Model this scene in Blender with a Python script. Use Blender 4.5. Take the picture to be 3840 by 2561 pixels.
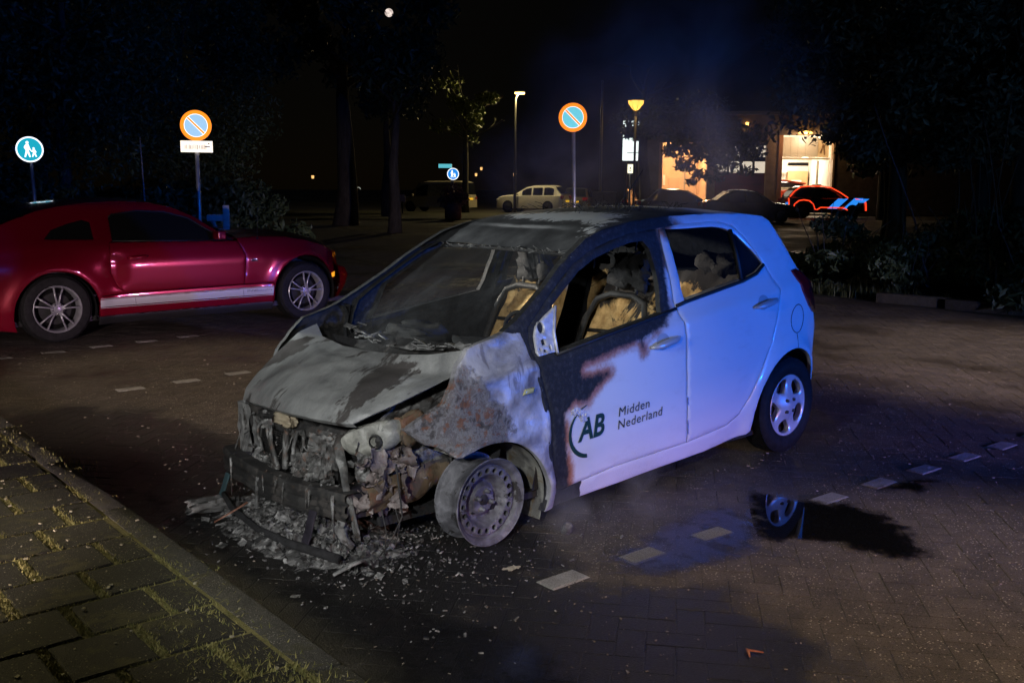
import bpy, bmesh, math, random
import numpy as np
from mathutils import Vector, Matrix, noise as mnoise
from mathutils.geometry import delaunay_2d_cdt

for o in list(bpy.data.objects):
    bpy.data.objects.remove(o)
SC = bpy.context.scene
COL = SC.collection
random.seed(7)
RNG = np.random.default_rng(11)

# ------------------------------------------------------------------ camera, sky, lights, exposure
CAM_POS = (2.794, 3.936, 1.591)
YAW, PITCH, ROLL = math.radians(-132.69), math.radians(-8.96), math.radians(-0.44)
cam = bpy.data.cameras.new('camera')
cam.sensor_width = 36.0
cam.lens = 34.68
cam.clip_start = 0.05
cam.clip_end = 2000
camo = bpy.data.objects.new('camera', cam)
COL.objects.link(camo)
f = Vector((math.cos(PITCH)*math.cos(YAW), math.cos(PITCH)*math.sin(YAW), math.sin(PITCH)))
r0 = Vector((math.sin(YAW), -math.cos(YAW), 0))
d0 = f.cross(r0)
rr = math.cos(ROLL)*r0+math.sin(ROLL)*d0
dd = -math.sin(ROLL)*r0+math.cos(ROLL)*d0
mw = Matrix(((rr.x, -dd.x, -f.x), (rr.y, -dd.y, -f.y), (rr.z, -dd.z, -f.z))).to_4x4()
mw.translation = CAM_POS
camo.matrix_world = mw
SC.camera = camo

world = bpy.data.worlds.new('World')
SC.world = world
world.use_nodes = True
wn = world.node_tree
bg = wn.nodes['Background']
sky = wn.nodes.new('ShaderNodeTexSky')
sky.sky_type = 'NISHITA'
sky.sun_disc = False
sky.sun_elevation = math.radians(24)
sky.sun_rotation = math.radians(215)
wn.links.new(sky.outputs[0], bg.inputs[0])
bg.inputs[1].default_value = 0.00005          # a night sky: the same blue dome, thousands of times darker

SC.view_settings.view_transform = 'Standard'
SC.view_settings.look = 'None'
SC.view_settings.exposure = 0.42
SC.view_settings.gamma = 1.0
SC.view_settings.use_curve_mapping = False
SC.cycles.max_bounces = 7
SC.cycles.diffuse_bounces = 3
SC.cycles.glossy_bounces = 4
SC.cycles.transmission_bounces = 5
SC.cycles.volume_bounces = 0
SC.cycles.transparent_max_bounces = 8
SC.cycles.sample_clamp_indirect = 3.0
SC.cycles.volume_step_rate = 2.0
SC.cycles.use_light_tree = True


def lamp(name, kind, loc, target, power, color, size=0.1, angle=60, blend=0.5):
    l = bpy.data.lights.new(name, kind)
    l.energy = power
    l.color = color
    if kind == 'SPOT':
        l.spot_size = math.radians(angle)
        l.spot_blend = blend
        l.shadow_soft_size = size
    elif kind == 'POINT':
        l.shadow_soft_size = size
    elif kind == 'SUN':
        l.angle = math.radians(angle)
    elif kind == 'AREA':
        l.size = size
    o = bpy.data.objects.new(name, l)
    COL.objects.link(o)
    o.location = loc
    d = Vector(target)-Vector(loc)
    o.rotation_euler = d.to_track_quat('-Z', 'Y').to_euler()
    return o


# moonlight
lamp('moonlight', 'SUN', (-30, -60, 40), (0, 0, 0), 0.0022, (0.75, 0.85, 1.0), angle=0.5)
# beacons, first beam and footway lamp stand out of frame; other spots are added
lamp('blue_beacon_light', 'SPOT', (-4.2, 9.6, 1.6), (-4.5, -1.0, 1.2), 2300, (.002, .145, 1.0), size=.12, angle=64, blend=.6)
lamp('blue_beacon_light', 'SPOT', (-6.5, 10.5, 2.6), (-14, -3, 3.0), 420, (.12, .36, .80), size=.12, angle=75, blend=.6)
def cutoff_beam(loc, to, half, top, power, color, blend):
    """wide cone shaped like a dipped headlamp; its upper edge is the cut-off, `top` degrees above the level"""
    d = Vector((to[0]-loc[0], to[1]-loc[1], 0)).normalized(); e = math.radians(top-half)
    lamp('headlamp_fill_light', 'SPOT', loc, Vector(loc)+d*10*math.cos(e)+Vector((0, 0, 10*math.sin(e))), power, color, size=.2, angle=half*2, blend=blend)
cutoff_beam((-1.3, 11.0, .7), (-1.3, .8), 28, -.25, 1750, (1.0, .46, .36), .32)
cutoff_beam((-7.2, 8.6, .85), (-1.9, -6.3), 13, .5, 1050, (.85, .46, .95), .07)  # unseen tinted beam added for the coupe's purple sheen
cutoff_beam((6.0, 3.2, .8), (-1.9, -6.4), 17, .7, 1500, (1.0, .80, .80), .09)  # unseen beam added to light the coupe's lower side
cutoff_beam((6.0, 3.2, .8), (-1.9, -6.4), 17, 9, 900, (1.0, .80, .74), .5)  # unseen weak fill added for the coupe's upper side
lamp('headlamp_fill_light', 'SPOT', (-3.4, 12.5, 1.7), (-6.8, .0, .0), 6000, (1.0, .74, .56), size=.2, angle=26, blend=.8)  # unseen spot added to warm and brighten the paving at right
lamp('unseen_spot_light', 'SPOT', (4.5, 2.2, 2.25), (-.1, .15, .62), 260, (.97, 1.0, 1.0), size=.12, angle=36, blend=.8)  # unseen white spot for the nose, lowered to reach the seats
lamp('unseen_spot_light', 'SPOT', (3.4, 3.5, 2.1), (.12, .42, .40), 340, (1.0, 1.0, 1.0), size=.06, angle=36, blend=.8)  # unseen flash-like spot added beside the camera to fill the nose
lamp('unseen_spot_light', 'SPOT', (3.0, -4.0, 2.0), (-1.5, .0, .95), 850, (.95, 1.0, 1.0), size=.15, angle=26, blend=.5)  # unseen spot added to reach the seats through the far window
lamp('unseen_spot_light', 'SPOT', (.8, -5.6, 2.4), (-2.0, .3, .88), 2400, (1.0, .9, .75), size=.12, angle=11, blend=.5)  # unseen narrow spot added to light the rear bench
lamp('overhead_fill_light', 'SPOT', (-.9, 5.0, 7.0), (-.8, 3.3, 0), 1250, (1.0, .82, .60), size=.2, angle=36, blend=.6)  # unseen overhead spot added to brighten the foreground paving
lamp('overhead_fill_light', 'SPOT', (-6.8, 4.6, 7.0), (-7.2, 1.2, 0), 1700, (1.0, .80, .62), size=.2, angle=42, blend=.7)  # unseen overhead spot added for the paving behind the car
lamp('footway_lamp_light', 'SPOT', (2.4, -7.0, 3.3), (2.15, 0, 0), 640, (1.0, .85, .42), size=.1, angle=19, blend=.6)
lamp('overhead_fill_light', 'SPOT', (-.8, -3.7, 7.0), (-.8, -3.6, 0), 620, (1.0, .80, .56), size=.2, angle=40, blend=.7)  # unseen overhead spot added for the paving before the coupe



# ------------------------------------------------------------------ scene helpers
def tag(o, label=None, cat=None, group=None, kind=None):
    if label: o['label'] = label
    if cat: o['category'] = cat
    if group: o['group'] = group
    if kind: o['kind'] = kind
    return o


def thing(name, label, cat, loc=(0, 0, 0), group=None):
    o = bpy.data.objects.new(name, None)
    o.empty_display_size = 0.2
    o.location = loc
    COL.objects.link(o)
    return tag(o, label, cat, group)


def wloc(p):
    v = Vector((0, 0, 0))
    while p is not None:
        v += Vector(p.location)
        p = p.parent
    return v


def link_mesh(name, me, parent=None):
    o = bpy.data.objects.new(name, me)
    COL.objects.link(o)
    if parent is not None:
        o.parent = parent
    return o


def mesh(name, verts, faces, mat, parent=None, smooth=True, attrs=None, angle=None, loc=None):
    """one mesh object from world-space vertices; a child's vertices are stored relative to its parent"""
    off = wloc(parent)
    v = np.asarray(verts, dtype=float).reshape(-1, 3)
    base = Vector(loc) if loc is not None else Vector((0, 0, 0))
    v = v-np.array(off)-np.array(base if parent is None else Vector((0, 0, 0)))
    me = bpy.data.meshes.new(name)
    me.from_pydata(v.tolist(), [], [tuple(int(i) for i in fa) for fa in faces])
    if attrs:
        for k, a in attrs.items():
            at = me.attributes.new(k, 'FLOAT', 'POINT')
            at.data.foreach_set('value', np.asarray(a, dtype=np.float32))
    if smooth:
        me.polygons.foreach_set('use_smooth', np.ones(len(me.polygons), dtype=bool))
    me.update()
    if mat is not None:
        me.materials.append(mat)
    o = link_mesh(name, me, parent)
    if parent is None and loc is not None:
        o.location = loc
    if smooth and angle:
        me.set_sharp_from_angle(angle=math.radians(angle))
    return o


class MB:
    """collects simple shapes and links them as ONE mesh object"""
    def __init__(self): self.v = []; self.f = []

    def add(self, v, f):
        n = len(self.v)
        self.v += [tuple(p) for p in v]
        self.f += [tuple(i+n for i in q) for q in f]
        return self

    def box(self, c, s, rot=None, bev=0.0):
        x, y, z = s[0]/2, s[1]/2, s[2]/2
        if bev <= 0:
            v = [(-x, -y, -z), (x, -y, -z), (x, y, -z), (-x, y, -z), (-x, -y, z), (x, -y, z), (x, y, z), (-x, y, z)]
            fs = [(0, 3, 2, 1), (4, 5, 6, 7), (0, 1, 5, 4), (1, 2, 6, 5), (2, 3, 7, 6), (3, 0, 4, 7)]
        else:
            bm = bmesh.new()
            bmesh.ops.create_cube(bm, size=1)
            bmesh.ops.scale(bm, vec=s, verts=bm.verts)
            bmesh.ops.bevel(bm, geom=bm.edges[:], offset=bev, segments=2, affect='EDGES', profile=0.5)
            bm.verts.index_update()
            v = [p.co.copy() for p in bm.verts]
            fs = [[q.index for q in fa.verts] for fa in bm.faces]
            bm.free()
        M = (rot.to_matrix() if hasattr(rot, 'to_matrix') else rot) if rot is not None else Matrix.Identity(3)
        return self.add([M @ Vector(p)+Vector(c) for p in v], fs)

    def tube(self, pts, r, n=8, caps=True, flat=1.0):
        pts = [Vector(p) for p in pts]
        rs = [float(k) for k in r] if hasattr(r, '__len__') else [float(r)]*len(pts)
        v, fs = [], []
        up = Vector((0, 0, 1))
        for i, p in enumerate(pts):
            t = (pts[min(i+1, len(pts)-1)]-pts[max(i-1, 0)])
            if t.length < 1e-9: t = Vector((0, 0, 1))
            t.normalize()
            a = t.cross(up if abs(t.z) < 0.95 else Vector((1, 0, 0))).normalized()
            b = a.cross(t)
            for k in range(n):
                q = 2*math.pi*k/n
                v.append(p+rs[i]*(math.cos(q)*a+flat*math.sin(q)*b))
        for i in range(len(pts)-1):
            for k in range(n):
                a0 = i*n+k; a1 = i*n+(k+1) % n
                fs.append((a0, a1, a1+n, a0+n))
        if caps:
            fs.append(tuple(range(n))[::-1])
            fs.append(tuple(range((len(pts)-1)*n, len(pts)*n)))
        return self.add(v, fs)

    def lathe(self, prof, c, axis, n=40, close=False):
        """prof: list of (radius, offset along axis)"""
        ax = Vector(axis).normalized()
        u = ax.cross(Vector((0, 0, 1)) if abs(ax.z) < 0.9 else Vector((1, 0, 0))).normalized()
        w = u.cross(ax)
        c = Vector(c)
        v, fs = [], []
        for r, h in prof:
            for k in range(n):
                q = 2*math.pi*k/n
                v.append(c+ax*float(h)+float(r)*(math.cos(q)*u+math.sin(q)*w))
        m = len(prof)
        for i in range(m-1 if not close else m):
            j = (i+1) % m
            for k in range(n):
                k1 = (k+1) % n
                fs.append((i*n+k, i*n+k1, j*n+k1, j*n+k))
        return self.add(v, fs)

    def grid(self, fn, nu, nv):
        v, fs = [], []
        for i in range(nu+1):
            for j in range(nv+1):
                v.append(fn(i/nu, j/nv))
        for i in range(nu):
            for j in range(nv):
                a = i*(nv+1)+j
                fs.append((a, a+1, a+nv+2, a+nv+1))
        return self.add(v, fs)

    def prism(self, poly, fn0, fn1):
        """polygon extruded between two mappings"""
        n = len(poly)
        v = [fn0(*p) for p in poly]+[fn1(*p) for p in poly]
        fs = [tuple(range(n)), tuple(range(n, 2*n))[::-1]]
        for i in range(n):
            j = (i+1) % n
            fs.append((i, n+i, n+j, j))
        return self.add(v, fs)

    def build(self, name, mat, parent=None, smooth=False, angle=None, loc=None):
        return mesh(name, self.v, self.f, mat, parent, smooth, None, angle, loc)


def inpoly(P, poly):
    P = np.asarray(P); x, y = P[:, 0], P[:, 1]
    poly = np.asarray(poly); res = np.zeros(len(P), bool)
    j = len(poly)-1
    for i in range(len(poly)):
        xi, yi = poly[i]; xj, yj = poly[j]
        c = (yi > y) != (yj > y)
        with np.errstate(divide='ignore', invalid='ignore'):
            res ^= c & (x < (xj-xi)*(y-yi)/(yj-yi+1e-15)+xi)
        j = i
    return res


def polydist(P, poly):
    P = np.asarray(P, float); poly = np.asarray(poly, float)
    d = np.full(len(P), 1e9)
    for i in range(len(poly)):
        a = poly[i]; b = poly[(i+1) % len(poly)]
        ab = b-a; L = (ab**2).sum()+1e-15
        t = np.clip(((P-a)@ab)/L, 0, 1)
        d = np.minimum(d, np.hypot(*(P-(a+t[:, None]*ab)).T))
    return d


def sdist(P, poly):
    """signed distance, positive inside"""
    return np.where(inpoly(P, poly), 1, -1)*polydist(P, poly)


def resample(poly, ds):
    out = []
    n = len(poly)
    for i in range(n):
        a = np.array(poly[i], float); b = np.array(poly[(i+1) % n], float)
        k = max(1, int(round(np.linalg.norm(b-a)/ds)))
        for q in range(k):
            out.append(a+(b-a)*q/k)
    return np.array(out)


def smoothpoly(poly, it=1, keep=()):
    """corner cutting (Chaikin) for traced outlines; indices in keep stay sharp"""
    P = [np.array(p, float) for p in poly]
    K = set(keep)
    for _ in range(it):
        Q = []; K2 = set()
        n = len(P)
        for i in range(n):
            a = P[i]; b = P[(i+1) % n]
            if i in K:
                K2.add(len(Q)); Q.append(a)
            else:
                Q.append(a*.75+b*.25)
            if (i+1) % n not in K:
                Q.append(a*.25+b*.75)
        P, K = Q, K2
    return P


def offset(poly, d):
    """move a loop by d towards its inside"""
    P = np.array(poly, float)
    a = 0.5*np.sum(P[:, 0]*np.roll(P[:, 1], -1)-np.roll(P[:, 0], -1)*P[:, 1])
    s = 1 if a > 0 else -1
    e = np.roll(P, -1, 0)-P
    e /= np.linalg.norm(e, axis=1)[:, None]+1e-12
    n = np.stack([-e[:, 1], e[:, 0]], 1)*s
    m = n+np.roll(n, 1, 0)
    m /= np.linalg.norm(m, axis=1)[:, None]+1e-9
    c = np.clip((m*n).sum(1), 0.5, 1)
    return P+m*(d/c)[:, None]


def panel_data(outer, holes=(), h=0.03, ds=0.02, gap=0.0, ring=0.007):
    O = resample(offset(outer, gap) if gap else outer, ds)
    Hs = [resample(q, ds) for q in holes]
    loops = [O]+Hs
    pts = []; edges = []; lidx = []
    for L in loops:
        n0 = len(pts)
        pts += [tuple(p) for p in L]
        edges += [(n0+i, n0+(i+1) % len(L)) for i in range(len(L))]
        lidx.append(list(range(n0, n0+len(L))))
    nb = len(pts)
    if ring:
        for i, L in enumerate(loops):
            R = offset(L, ring if i == 0 else -ring)
            ok = inpoly(R, O)
            for q in Hs: ok &= ~inpoly(R, q)
            pts += [tuple(p) for p in R[ok]]
    lo, hi = O.min(0), O.max(0)
    gx = np.arange(lo[0], hi[0], h); gy = np.arange(lo[1], hi[1], h*.866)
    G = np.array([(x+(h/2 if j % 2 else 0), y) for j, y in enumerate(gy) for x in gx])
    if len(G):
        ok = inpoly(G, O)
        for q in Hs: ok &= ~inpoly(G, q)
        G = G[ok]
        if len(G):
            d = polydist(G, O)
            for q in Hs: d = np.minimum(d, polydist(G, q))
            G = G[d > max(ring*1.6, h*.4)]
            pts += [tuple(p) for p in G]
    vs, es, fs, ov, oe, of = delaunay_2d_cdt([Vector(p) for p in pts], edges, [], 0, 1e-6)
    V = np.array([tuple(p) for p in vs])
    F = np.array([tuple(q) for q in fs])
    cen = V[F].mean(1)
    ok = inpoly(cen, O)
    for q in Hs: ok &= ~inpoly(cen, q)
    F = F[ok]
    # map the original boundary indices to output indices
    inv = {}
    for i, ol in enumerate(ov):
        for q in ol: inv.setdefault(q, i)
    lo2 = [[inv[i] for i in L] for L in lidx]
    d = polydist(V, O)
    for q in Hs: d = np.minimum(d, polydist(V, q))
    return V, F, lo2, d


def panel(name, outer, fmap, mat, parent, holes=(), h=0.03, ds=0.02, gap=0.0, rim=0.02, hem=0.003, ring=0.007,
          attr=None, flip=False, smooth=True):
    """sheet panel with rolled edges: outline (a, b) -> fmap(a, b, depth) world point, depth counted inwards"""
    V, F, loops, d = panel_data(outer, holes, h, ds, gap, ring)
    dep = hem*np.clip(1-d/max(ring, 1e-4), 0, 1)**2
    P = fmap(V[:, 0], V[:, 1], dep)
    verts = [tuple(p) for p in P]
    faces = [tuple(q) for q in F]
    extra = []
    if rim:
        for L in loops:
            n0 = len(verts)
            Q = fmap(V[L, 0], V[L, 1], dep[L]+rim)
            verts += [tuple(p) for p in Q]
            extra += L
            m = len(L)
            for i in range(m):
                j = (i+1) % m
                faces.append((L[i], L[j], n0+j, n0+i))
    A = None
    if attr:
        A = {}
        idx = list(range(len(V)))+extra
        for k, fn in attr.items():
            a = fn(V[:, 0], V[:, 1])
            A[k] = a[idx]
    o = mesh(name, verts, faces, mat, parent, smooth, A, 40)
    return o


def fbm(P, scale, seed=0.0, octv=3):
    return np.array([mnoise.fractal(Vector((p[0]*scale+seed, p[1]*scale+seed*1.7, p[2]*scale-seed)), 1.0, 2.0, octv) for p in P])


# ------------------------------------------------------------------ materials
MATS = {}


def nmat(name):
    m = bpy.data.materials.new(name)
    m.use_nodes = True
    return m, m.node_tree.nodes, m.node_tree.links, m.node_tree.nodes['Principled BSDF']


def mat(name, col, rough=0.6, metal=0.0, emis=None, estr=0.0, coat=0.0, spec=0.5, var=0.0, vscale=8.0, bump=0.0, bscale=60.0,
        trans=0.0, alpha=1.0):
    if name in MATS: return MATS[name]
    m, N, L, b = nmat(name)
    b.inputs['Base Color'].default_value = (*col, 1)
    b.inputs['Roughness'].default_value = rough
    b.inputs['Metallic'].default_value = metal
    b.inputs['Specular IOR Level'].default_value = spec
    b.inputs['Coat Weight'].default_value = coat
    b.inputs['Transmission Weight'].default_value = trans
    b.inputs['Alpha'].default_value = alpha
    if emis:
        b.inputs['Emission Color'].default_value = (*emis, 1)
        b.inputs['Emission Strength'].default_value = estr
    if var or bump:
        g = N.new('ShaderNodeNewGeometry')
    if var:
        t = N.new('ShaderNodeTexNoise'); t.inputs['Scale'].default_value = vscale; t.inputs['Detail'].default_value = 6
        L.new(g.outputs['Position'], t.inputs['Vector'])
        r = N.new('ShaderNodeValToRGB')
        r.color_ramp.elements[0].position = 0.32; r.color_ramp.elements[1].position = 0.7
        r.color_ramp.elements[0].color = tuple(max(0, c*(1-var)) for c in col)+(1,)
        r.color_ramp.elements[1].color = tuple(min(1, c*(1+var)) for c in col)+(1,)
        L.new(t.outputs['Fac'], r.inputs[0]); L.new(r.outputs[0], b.inputs['Base Color'])
    if bump:
        t2 = N.new('ShaderNodeTexNoise'); t2.inputs['Scale'].default_value = bscale; t2.inputs['Detail'].default_value = 5
        L.new(g.outputs['Position'], t2.inputs['Vector'])
        bp = N.new('ShaderNodeBump'); bp.inputs['Strength'].default_value = bump; bp.inputs['Distance'].default_value = 0.01
        L.new(t2.outputs['Fac'], bp.inputs['Height']); L.new(bp.outputs[0], b.inputs['Normal'])
    MATS[name] = m
    return m


class NT:
    """terse node-tree writer"""
    def __init__(self, m): self.N = m.node_tree.nodes; self.L = m.node_tree.links

    def pos(self): return self.N.new('ShaderNodeNewGeometry').outputs['Position']

    def attr(self, n):
        a = self.N.new('ShaderNodeAttribute'); a.attribute_name = n; return a.outputs['Fac']

    def _in(self, s, v):
        if hasattr(v, 'is_output') or isinstance(v, bpy.types.NodeSocket): self.L.new(v, s)
        else: s.default_value = v

    def noise(self, scale, detail=5, rough=0.55, vec=None, dist=0.0):
        t = self.N.new('ShaderNodeTexNoise')
        t.inputs['Scale'].default_value = scale; t.inputs['Detail'].default_value = detail
        t.inputs['Roughness'].default_value = rough; t.inputs['Distortion'].default_value = dist
        self.L.new(vec if vec is not None else self.pos(), t.inputs['Vector'])
        return t.outputs['Fac']

    def voro(self, scale, vec=None, out='Distance', feature='F1'):
        t = self.N.new('ShaderNodeTexVoronoi'); t.feature = feature
        t.inputs['Scale'].default_value = scale
        self.L.new(vec if vec is not None else self.pos(), t.inputs['Vector'])
        return t.outputs[out]

    def scalev(self, s, vec=None):
        t = self.N.new('ShaderNodeVectorMath'); t.operation = 'MULTIPLY'
        self.L.new(vec if vec is not None else self.pos(), t.inputs[0]); t.inputs[1].default_value = s
        return t.outputs[0]

    def math(self, op, a, b=0.0, clamp=False):
        t = self.N.new('ShaderNodeMath'); t.operation = op; t.use_clamp = clamp
        self._in(t.inputs[0], a); self._in(t.inputs[1], b)
        return t.outputs[0]

    def ramp(self, fac, stops):
        r = self.N.new('ShaderNodeValToRGB')
        while len(r.color_ramp.elements) > 1: r.color_ramp.elements.remove(r.color_ramp.elements[-1])
        for i, (p, c) in enumerate(stops):
            e = r.color_ramp.elements[0] if i == 0 else r.color_ramp.elements.new(p)
            e.position = p
            e.color = (c, c, c, 1) if not hasattr(c, '__len__') else (*c, 1)
        self.L.new(fac, r.inputs[0])
        return r.outputs[0]

    def step(self, fac, lo, hi):
        t = self.N.new('ShaderNodeMapRange'); t.interpolation_type = 'SMOOTHSTEP'
        self._in(t.inputs[0], fac); t.inputs[1].default_value = lo; t.inputs[2].default_value = hi
        return t.outputs[0]

    def mix(self, fac, a, b):
        t = self.N.new('ShaderNodeMix'); t.data_type = 'RGBA'
        self._in(t.inputs[0], fac)
        for s, v in ((t.inputs[6], a), (t.inputs[7], b)):
            if isinstance(v, tuple): s.default_value = (*v, 1)
            else: self.L.new(v, s)
        return t.outputs[2]

    def mixf(self, fac, a, b):
        t = self.N.new('ShaderNodeMix'); t.data_type = 'FLOAT'
        self._in(t.inputs[0], fac); self._in(t.inputs[2], a); self._in(t.inputs[3], b)
        return t.outputs[0]

    def bump(self, h, strength=0.5, dist=0.01):
        b = self.N.new('ShaderNodeBump'); b.inputs['Strength'].default_value = strength; b.inputs['Distance'].default_value = dist
        self.L.new(h, b.inputs['Height'])
        return b.outputs[0]

def m_paint():
    """white car paint, scorched and sooted where the attribute 'char' is positive"""
    m, N, L, b = nmat('scorched_white_paint'); t = NT(m)
    ch = t.attr('char')
    n1 = t.math('MULTIPLY', t.math('SUBTRACT', t.noise(9, 6, .6), .5), .055)
    n2 = t.math('MULTIPLY', t.math('SUBTRACT', t.noise(70, 4, .6), .5), .03)
    v = t.math('ADD', ch, t.math('ADD', n1, n2))
    scorch = t.math('MULTIPLY', t.step(v, -.05, .0), t.step(t.noise(3.1, 3, .5), .38, .52))
    black = t.step(v, -.012, .022)
    grime = t.step(t.noise(5, 7, .65, t.scalev((1, 1, 2.2))), .52, .75)
    white = t.mix(t.math('MULTIPLY', grime, .22), (.70, .71, .73), (.40, .38, .36))
    col = t.mix(t.math('MULTIPLY', scorch, .92), white, (.36, .11, .025))
    soot = t.mix(t.step(t.noise(38, 6, .7), .45, .8), (.010, .011, .013), (.055, .055, .058))
    col = t.mix(black, col, soot)
    L.new(col, b.inputs['Base Color'])
    L.new(t.mixf(black, .34, .8), b.inputs['Roughness'])
    L.new(t.mixf(black, .5, 0.0), b.inputs['Coat Weight'])
    b.inputs['Coat Roughness'].default_value = .12
    hb = t.math('MULTIPLY', t.noise(90, 5, .7), black)
    L.new(t.bump(hb, .5, .008), b.inputs['Normal'])
    return m


def m_burnt_steel(name, lo, mid, hi, blotch=(.045, .04, .036), rust=(.13, .06, .035), patch=.55, rustp=.62, rough=.5, streak=(1, 1, 1), metal=0.0, sc=1.0):
    m, N, L, b = nmat(name); t = NT(m)
    p = t.scalev(streak)
    n = t.noise(3.2*sc, 8, .6, p, .4)
    c = t.ramp(n, [(.28, lo), (.5, mid), (.72, hi)])
    fine = t.noise(45*sc, 6, .7, p)
    c = t.mix(t.math('MULTIPLY', t.step(fine, .5, .75), .35), c, lo)
    bl = t.step(t.math('ADD', t.noise(1.9*sc, 9, .62, t.scalev((1.0, 1.5, 1.2)), .5), t.math('MULTIPLY', t.math('SUBTRACT', fine, .5), .08)), patch, patch+.035)
    c = t.mix(bl, c, blotch)
    ru = t.step(t.math('ADD', t.noise(4.1*sc, 8, .7, None, .5), t.math('MULTIPLY', fine, .12)), rustp, rustp+.1)
    c = t.mix(t.math('MULTIPLY', ru, .8), c, rust)
    L.new(c, b.inputs['Base Color'])
    b.inputs['Metallic'].default_value = metal
    L.new(t.mixf(bl, rough, rough+.25), b.inputs['Roughness'])
    h = t.math('ADD', t.math('MULTIPLY', t.noise(26*sc, 7, .65), .7), t.math('MULTIPLY', fine, .5))
    L.new(t.bump(h, .55, .012), b.inputs['Normal'])
    return m


def m_fender():
    """bare burnt steel: pale oxide, rust field given by attribute 'rust', heat tints"""
    m, N, L, b = nmat('burnt_bare_steel'); t = NT(m)
    fine = t.noise(60, 6, .7)
    n = t.noise(4.5, 7, .6, None, .7)
    c = t.ramp(n, [(.30, (.09, .09, .10)), (.43, (.27, .27, .29)), (.60, (.50, .50, .53)), (.75, (.62, .62, .66))])
    st = t.noise(9, 5, .6, t.scalev((2.2, 1, .35)))
    c = t.mix(t.math('MULTIPLY', t.step(st, .56, .66), .65), c, (.13, .12, .13))
    r = t.attr('rust')
    v = t.math('ADD', r, t.math('MULTIPLY', t.math('SUBTRACT', t.noise(16, 8, .7), .5), .22))
    rm = t.step(v, -.02, .025)
    rc = t.ramp(t.noise(13, 9, .72, None, .25), [(.30, (.022, .021, .022)), (.42, (.065, .06, .062)), (.50, (.17, .17, .18)), (.57, (.10, .09, .092)), (.68, (.24, .24, .26))])
    rc = t.mix(t.math('MULTIPLY', t.step(t.noise(19, 8, .72, None, .2), .53, .60), .8), rc, (.15, .062, .032))
    ring = t.math('MULTIPLY', t.step(v, -.03, -.004), t.math('SUBTRACT', 1.0, t.step(v, .0, .012)))
    c = t.mix(t.math('MULTIPLY', ring, .5), c, (.06, .055, .055))
    c = t.mix(rm, c, rc)
    L.new(c, b.inputs['Base Color'])
    b.inputs['Metallic'].default_value = .25
    L.new(t.mixf(rm, .42, .8), b.inputs['Roughness'])
    h = t.math('ADD', t.noise(14, 6, .6), t.math('MULTIPLY', fine, t.mixf(rm, .1, .8)))
    L.new(t.bump(h, .5, .012), b.inputs['Normal'])
    return m


def m_roof():
    """sooted roof with peeled pale patches (attribute 'peel')"""
    m, N, L, b = nmat('sooted_roof_paint'); t = NT(m)
    fine = t.noise(50, 6, .7)
    v = t.math('ADD', t.attr('peel'), t.math('MULTIPLY', t.math('SUBTRACT', t.noise(11, 8, .65, t.scalev((1, 2.2, 1)), 1.0), .5), .42))
    pm = t.step(v, .0, .02)
    c = t.ramp(t.noise(6, 8, .65), [(.35, (.018, .019, .021)), (.55, (.045, .047, .05)), (.75, (.085, .088, .09))])
    c = t.mix(pm, c, (.46, .48, .50))
    ch = t.math('ADD', t.attr('char'), t.math('MULTIPLY', t.math('SUBTRACT', t.noise(8, 7, .65), .5), .3))
    c = t.mix(t.step(ch, -.2, .08), (.70, .71, .73), c)
    L.new(c, b.inputs['Base Color'])
    L.new(t.mixf(pm, .62, .4), b.inputs['Roughness'])
    L.new(t.bump(t.math('ADD', fine, t.math('MULTIPLY', pm, .5)), .35, .006), b.inputs['Normal'])
    return m


def m_foam():
    m, N, L, b = nmat('burnt_seat_foam'); t = NT(m)
    zed = t.N.new('ShaderNodeSeparateXYZ'); L.new(t.pos(), zed.inputs[0])
    s = t.noise(4.2, 9, .70, t.scalev((1.0, 1.0, .8)), .6)
    s = t.math('ADD', s, t.math('MULTIPLY', t.step(zed.outputs[2], .86, 1.12), .22))
    s = t.math('ADD', s, t.math('MULTIPLY', t.step(zed.outputs[2], .72, .52), .15))
    c = t.ramp(t.noise(22, 6, .6), [(.35, (.42, .25, .085)), (.65, (.66, .45, .19))])
    c = t.mix(t.math('MULTIPLY', t.step(t.noise(30, 6, .7), .45, .7), .5), c, (.20, .11, .04))
    c = t.mix(t.step(s, .545, .60), c, (.02, .017, .015))
    L.new(c, b.inputs['Base Color'])
    b.inputs['Roughness'].default_value = .95
    L.new(t.bump(t.noise(40, 6, .7), .6, .01), b.inputs['Normal'])
    return m


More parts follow.
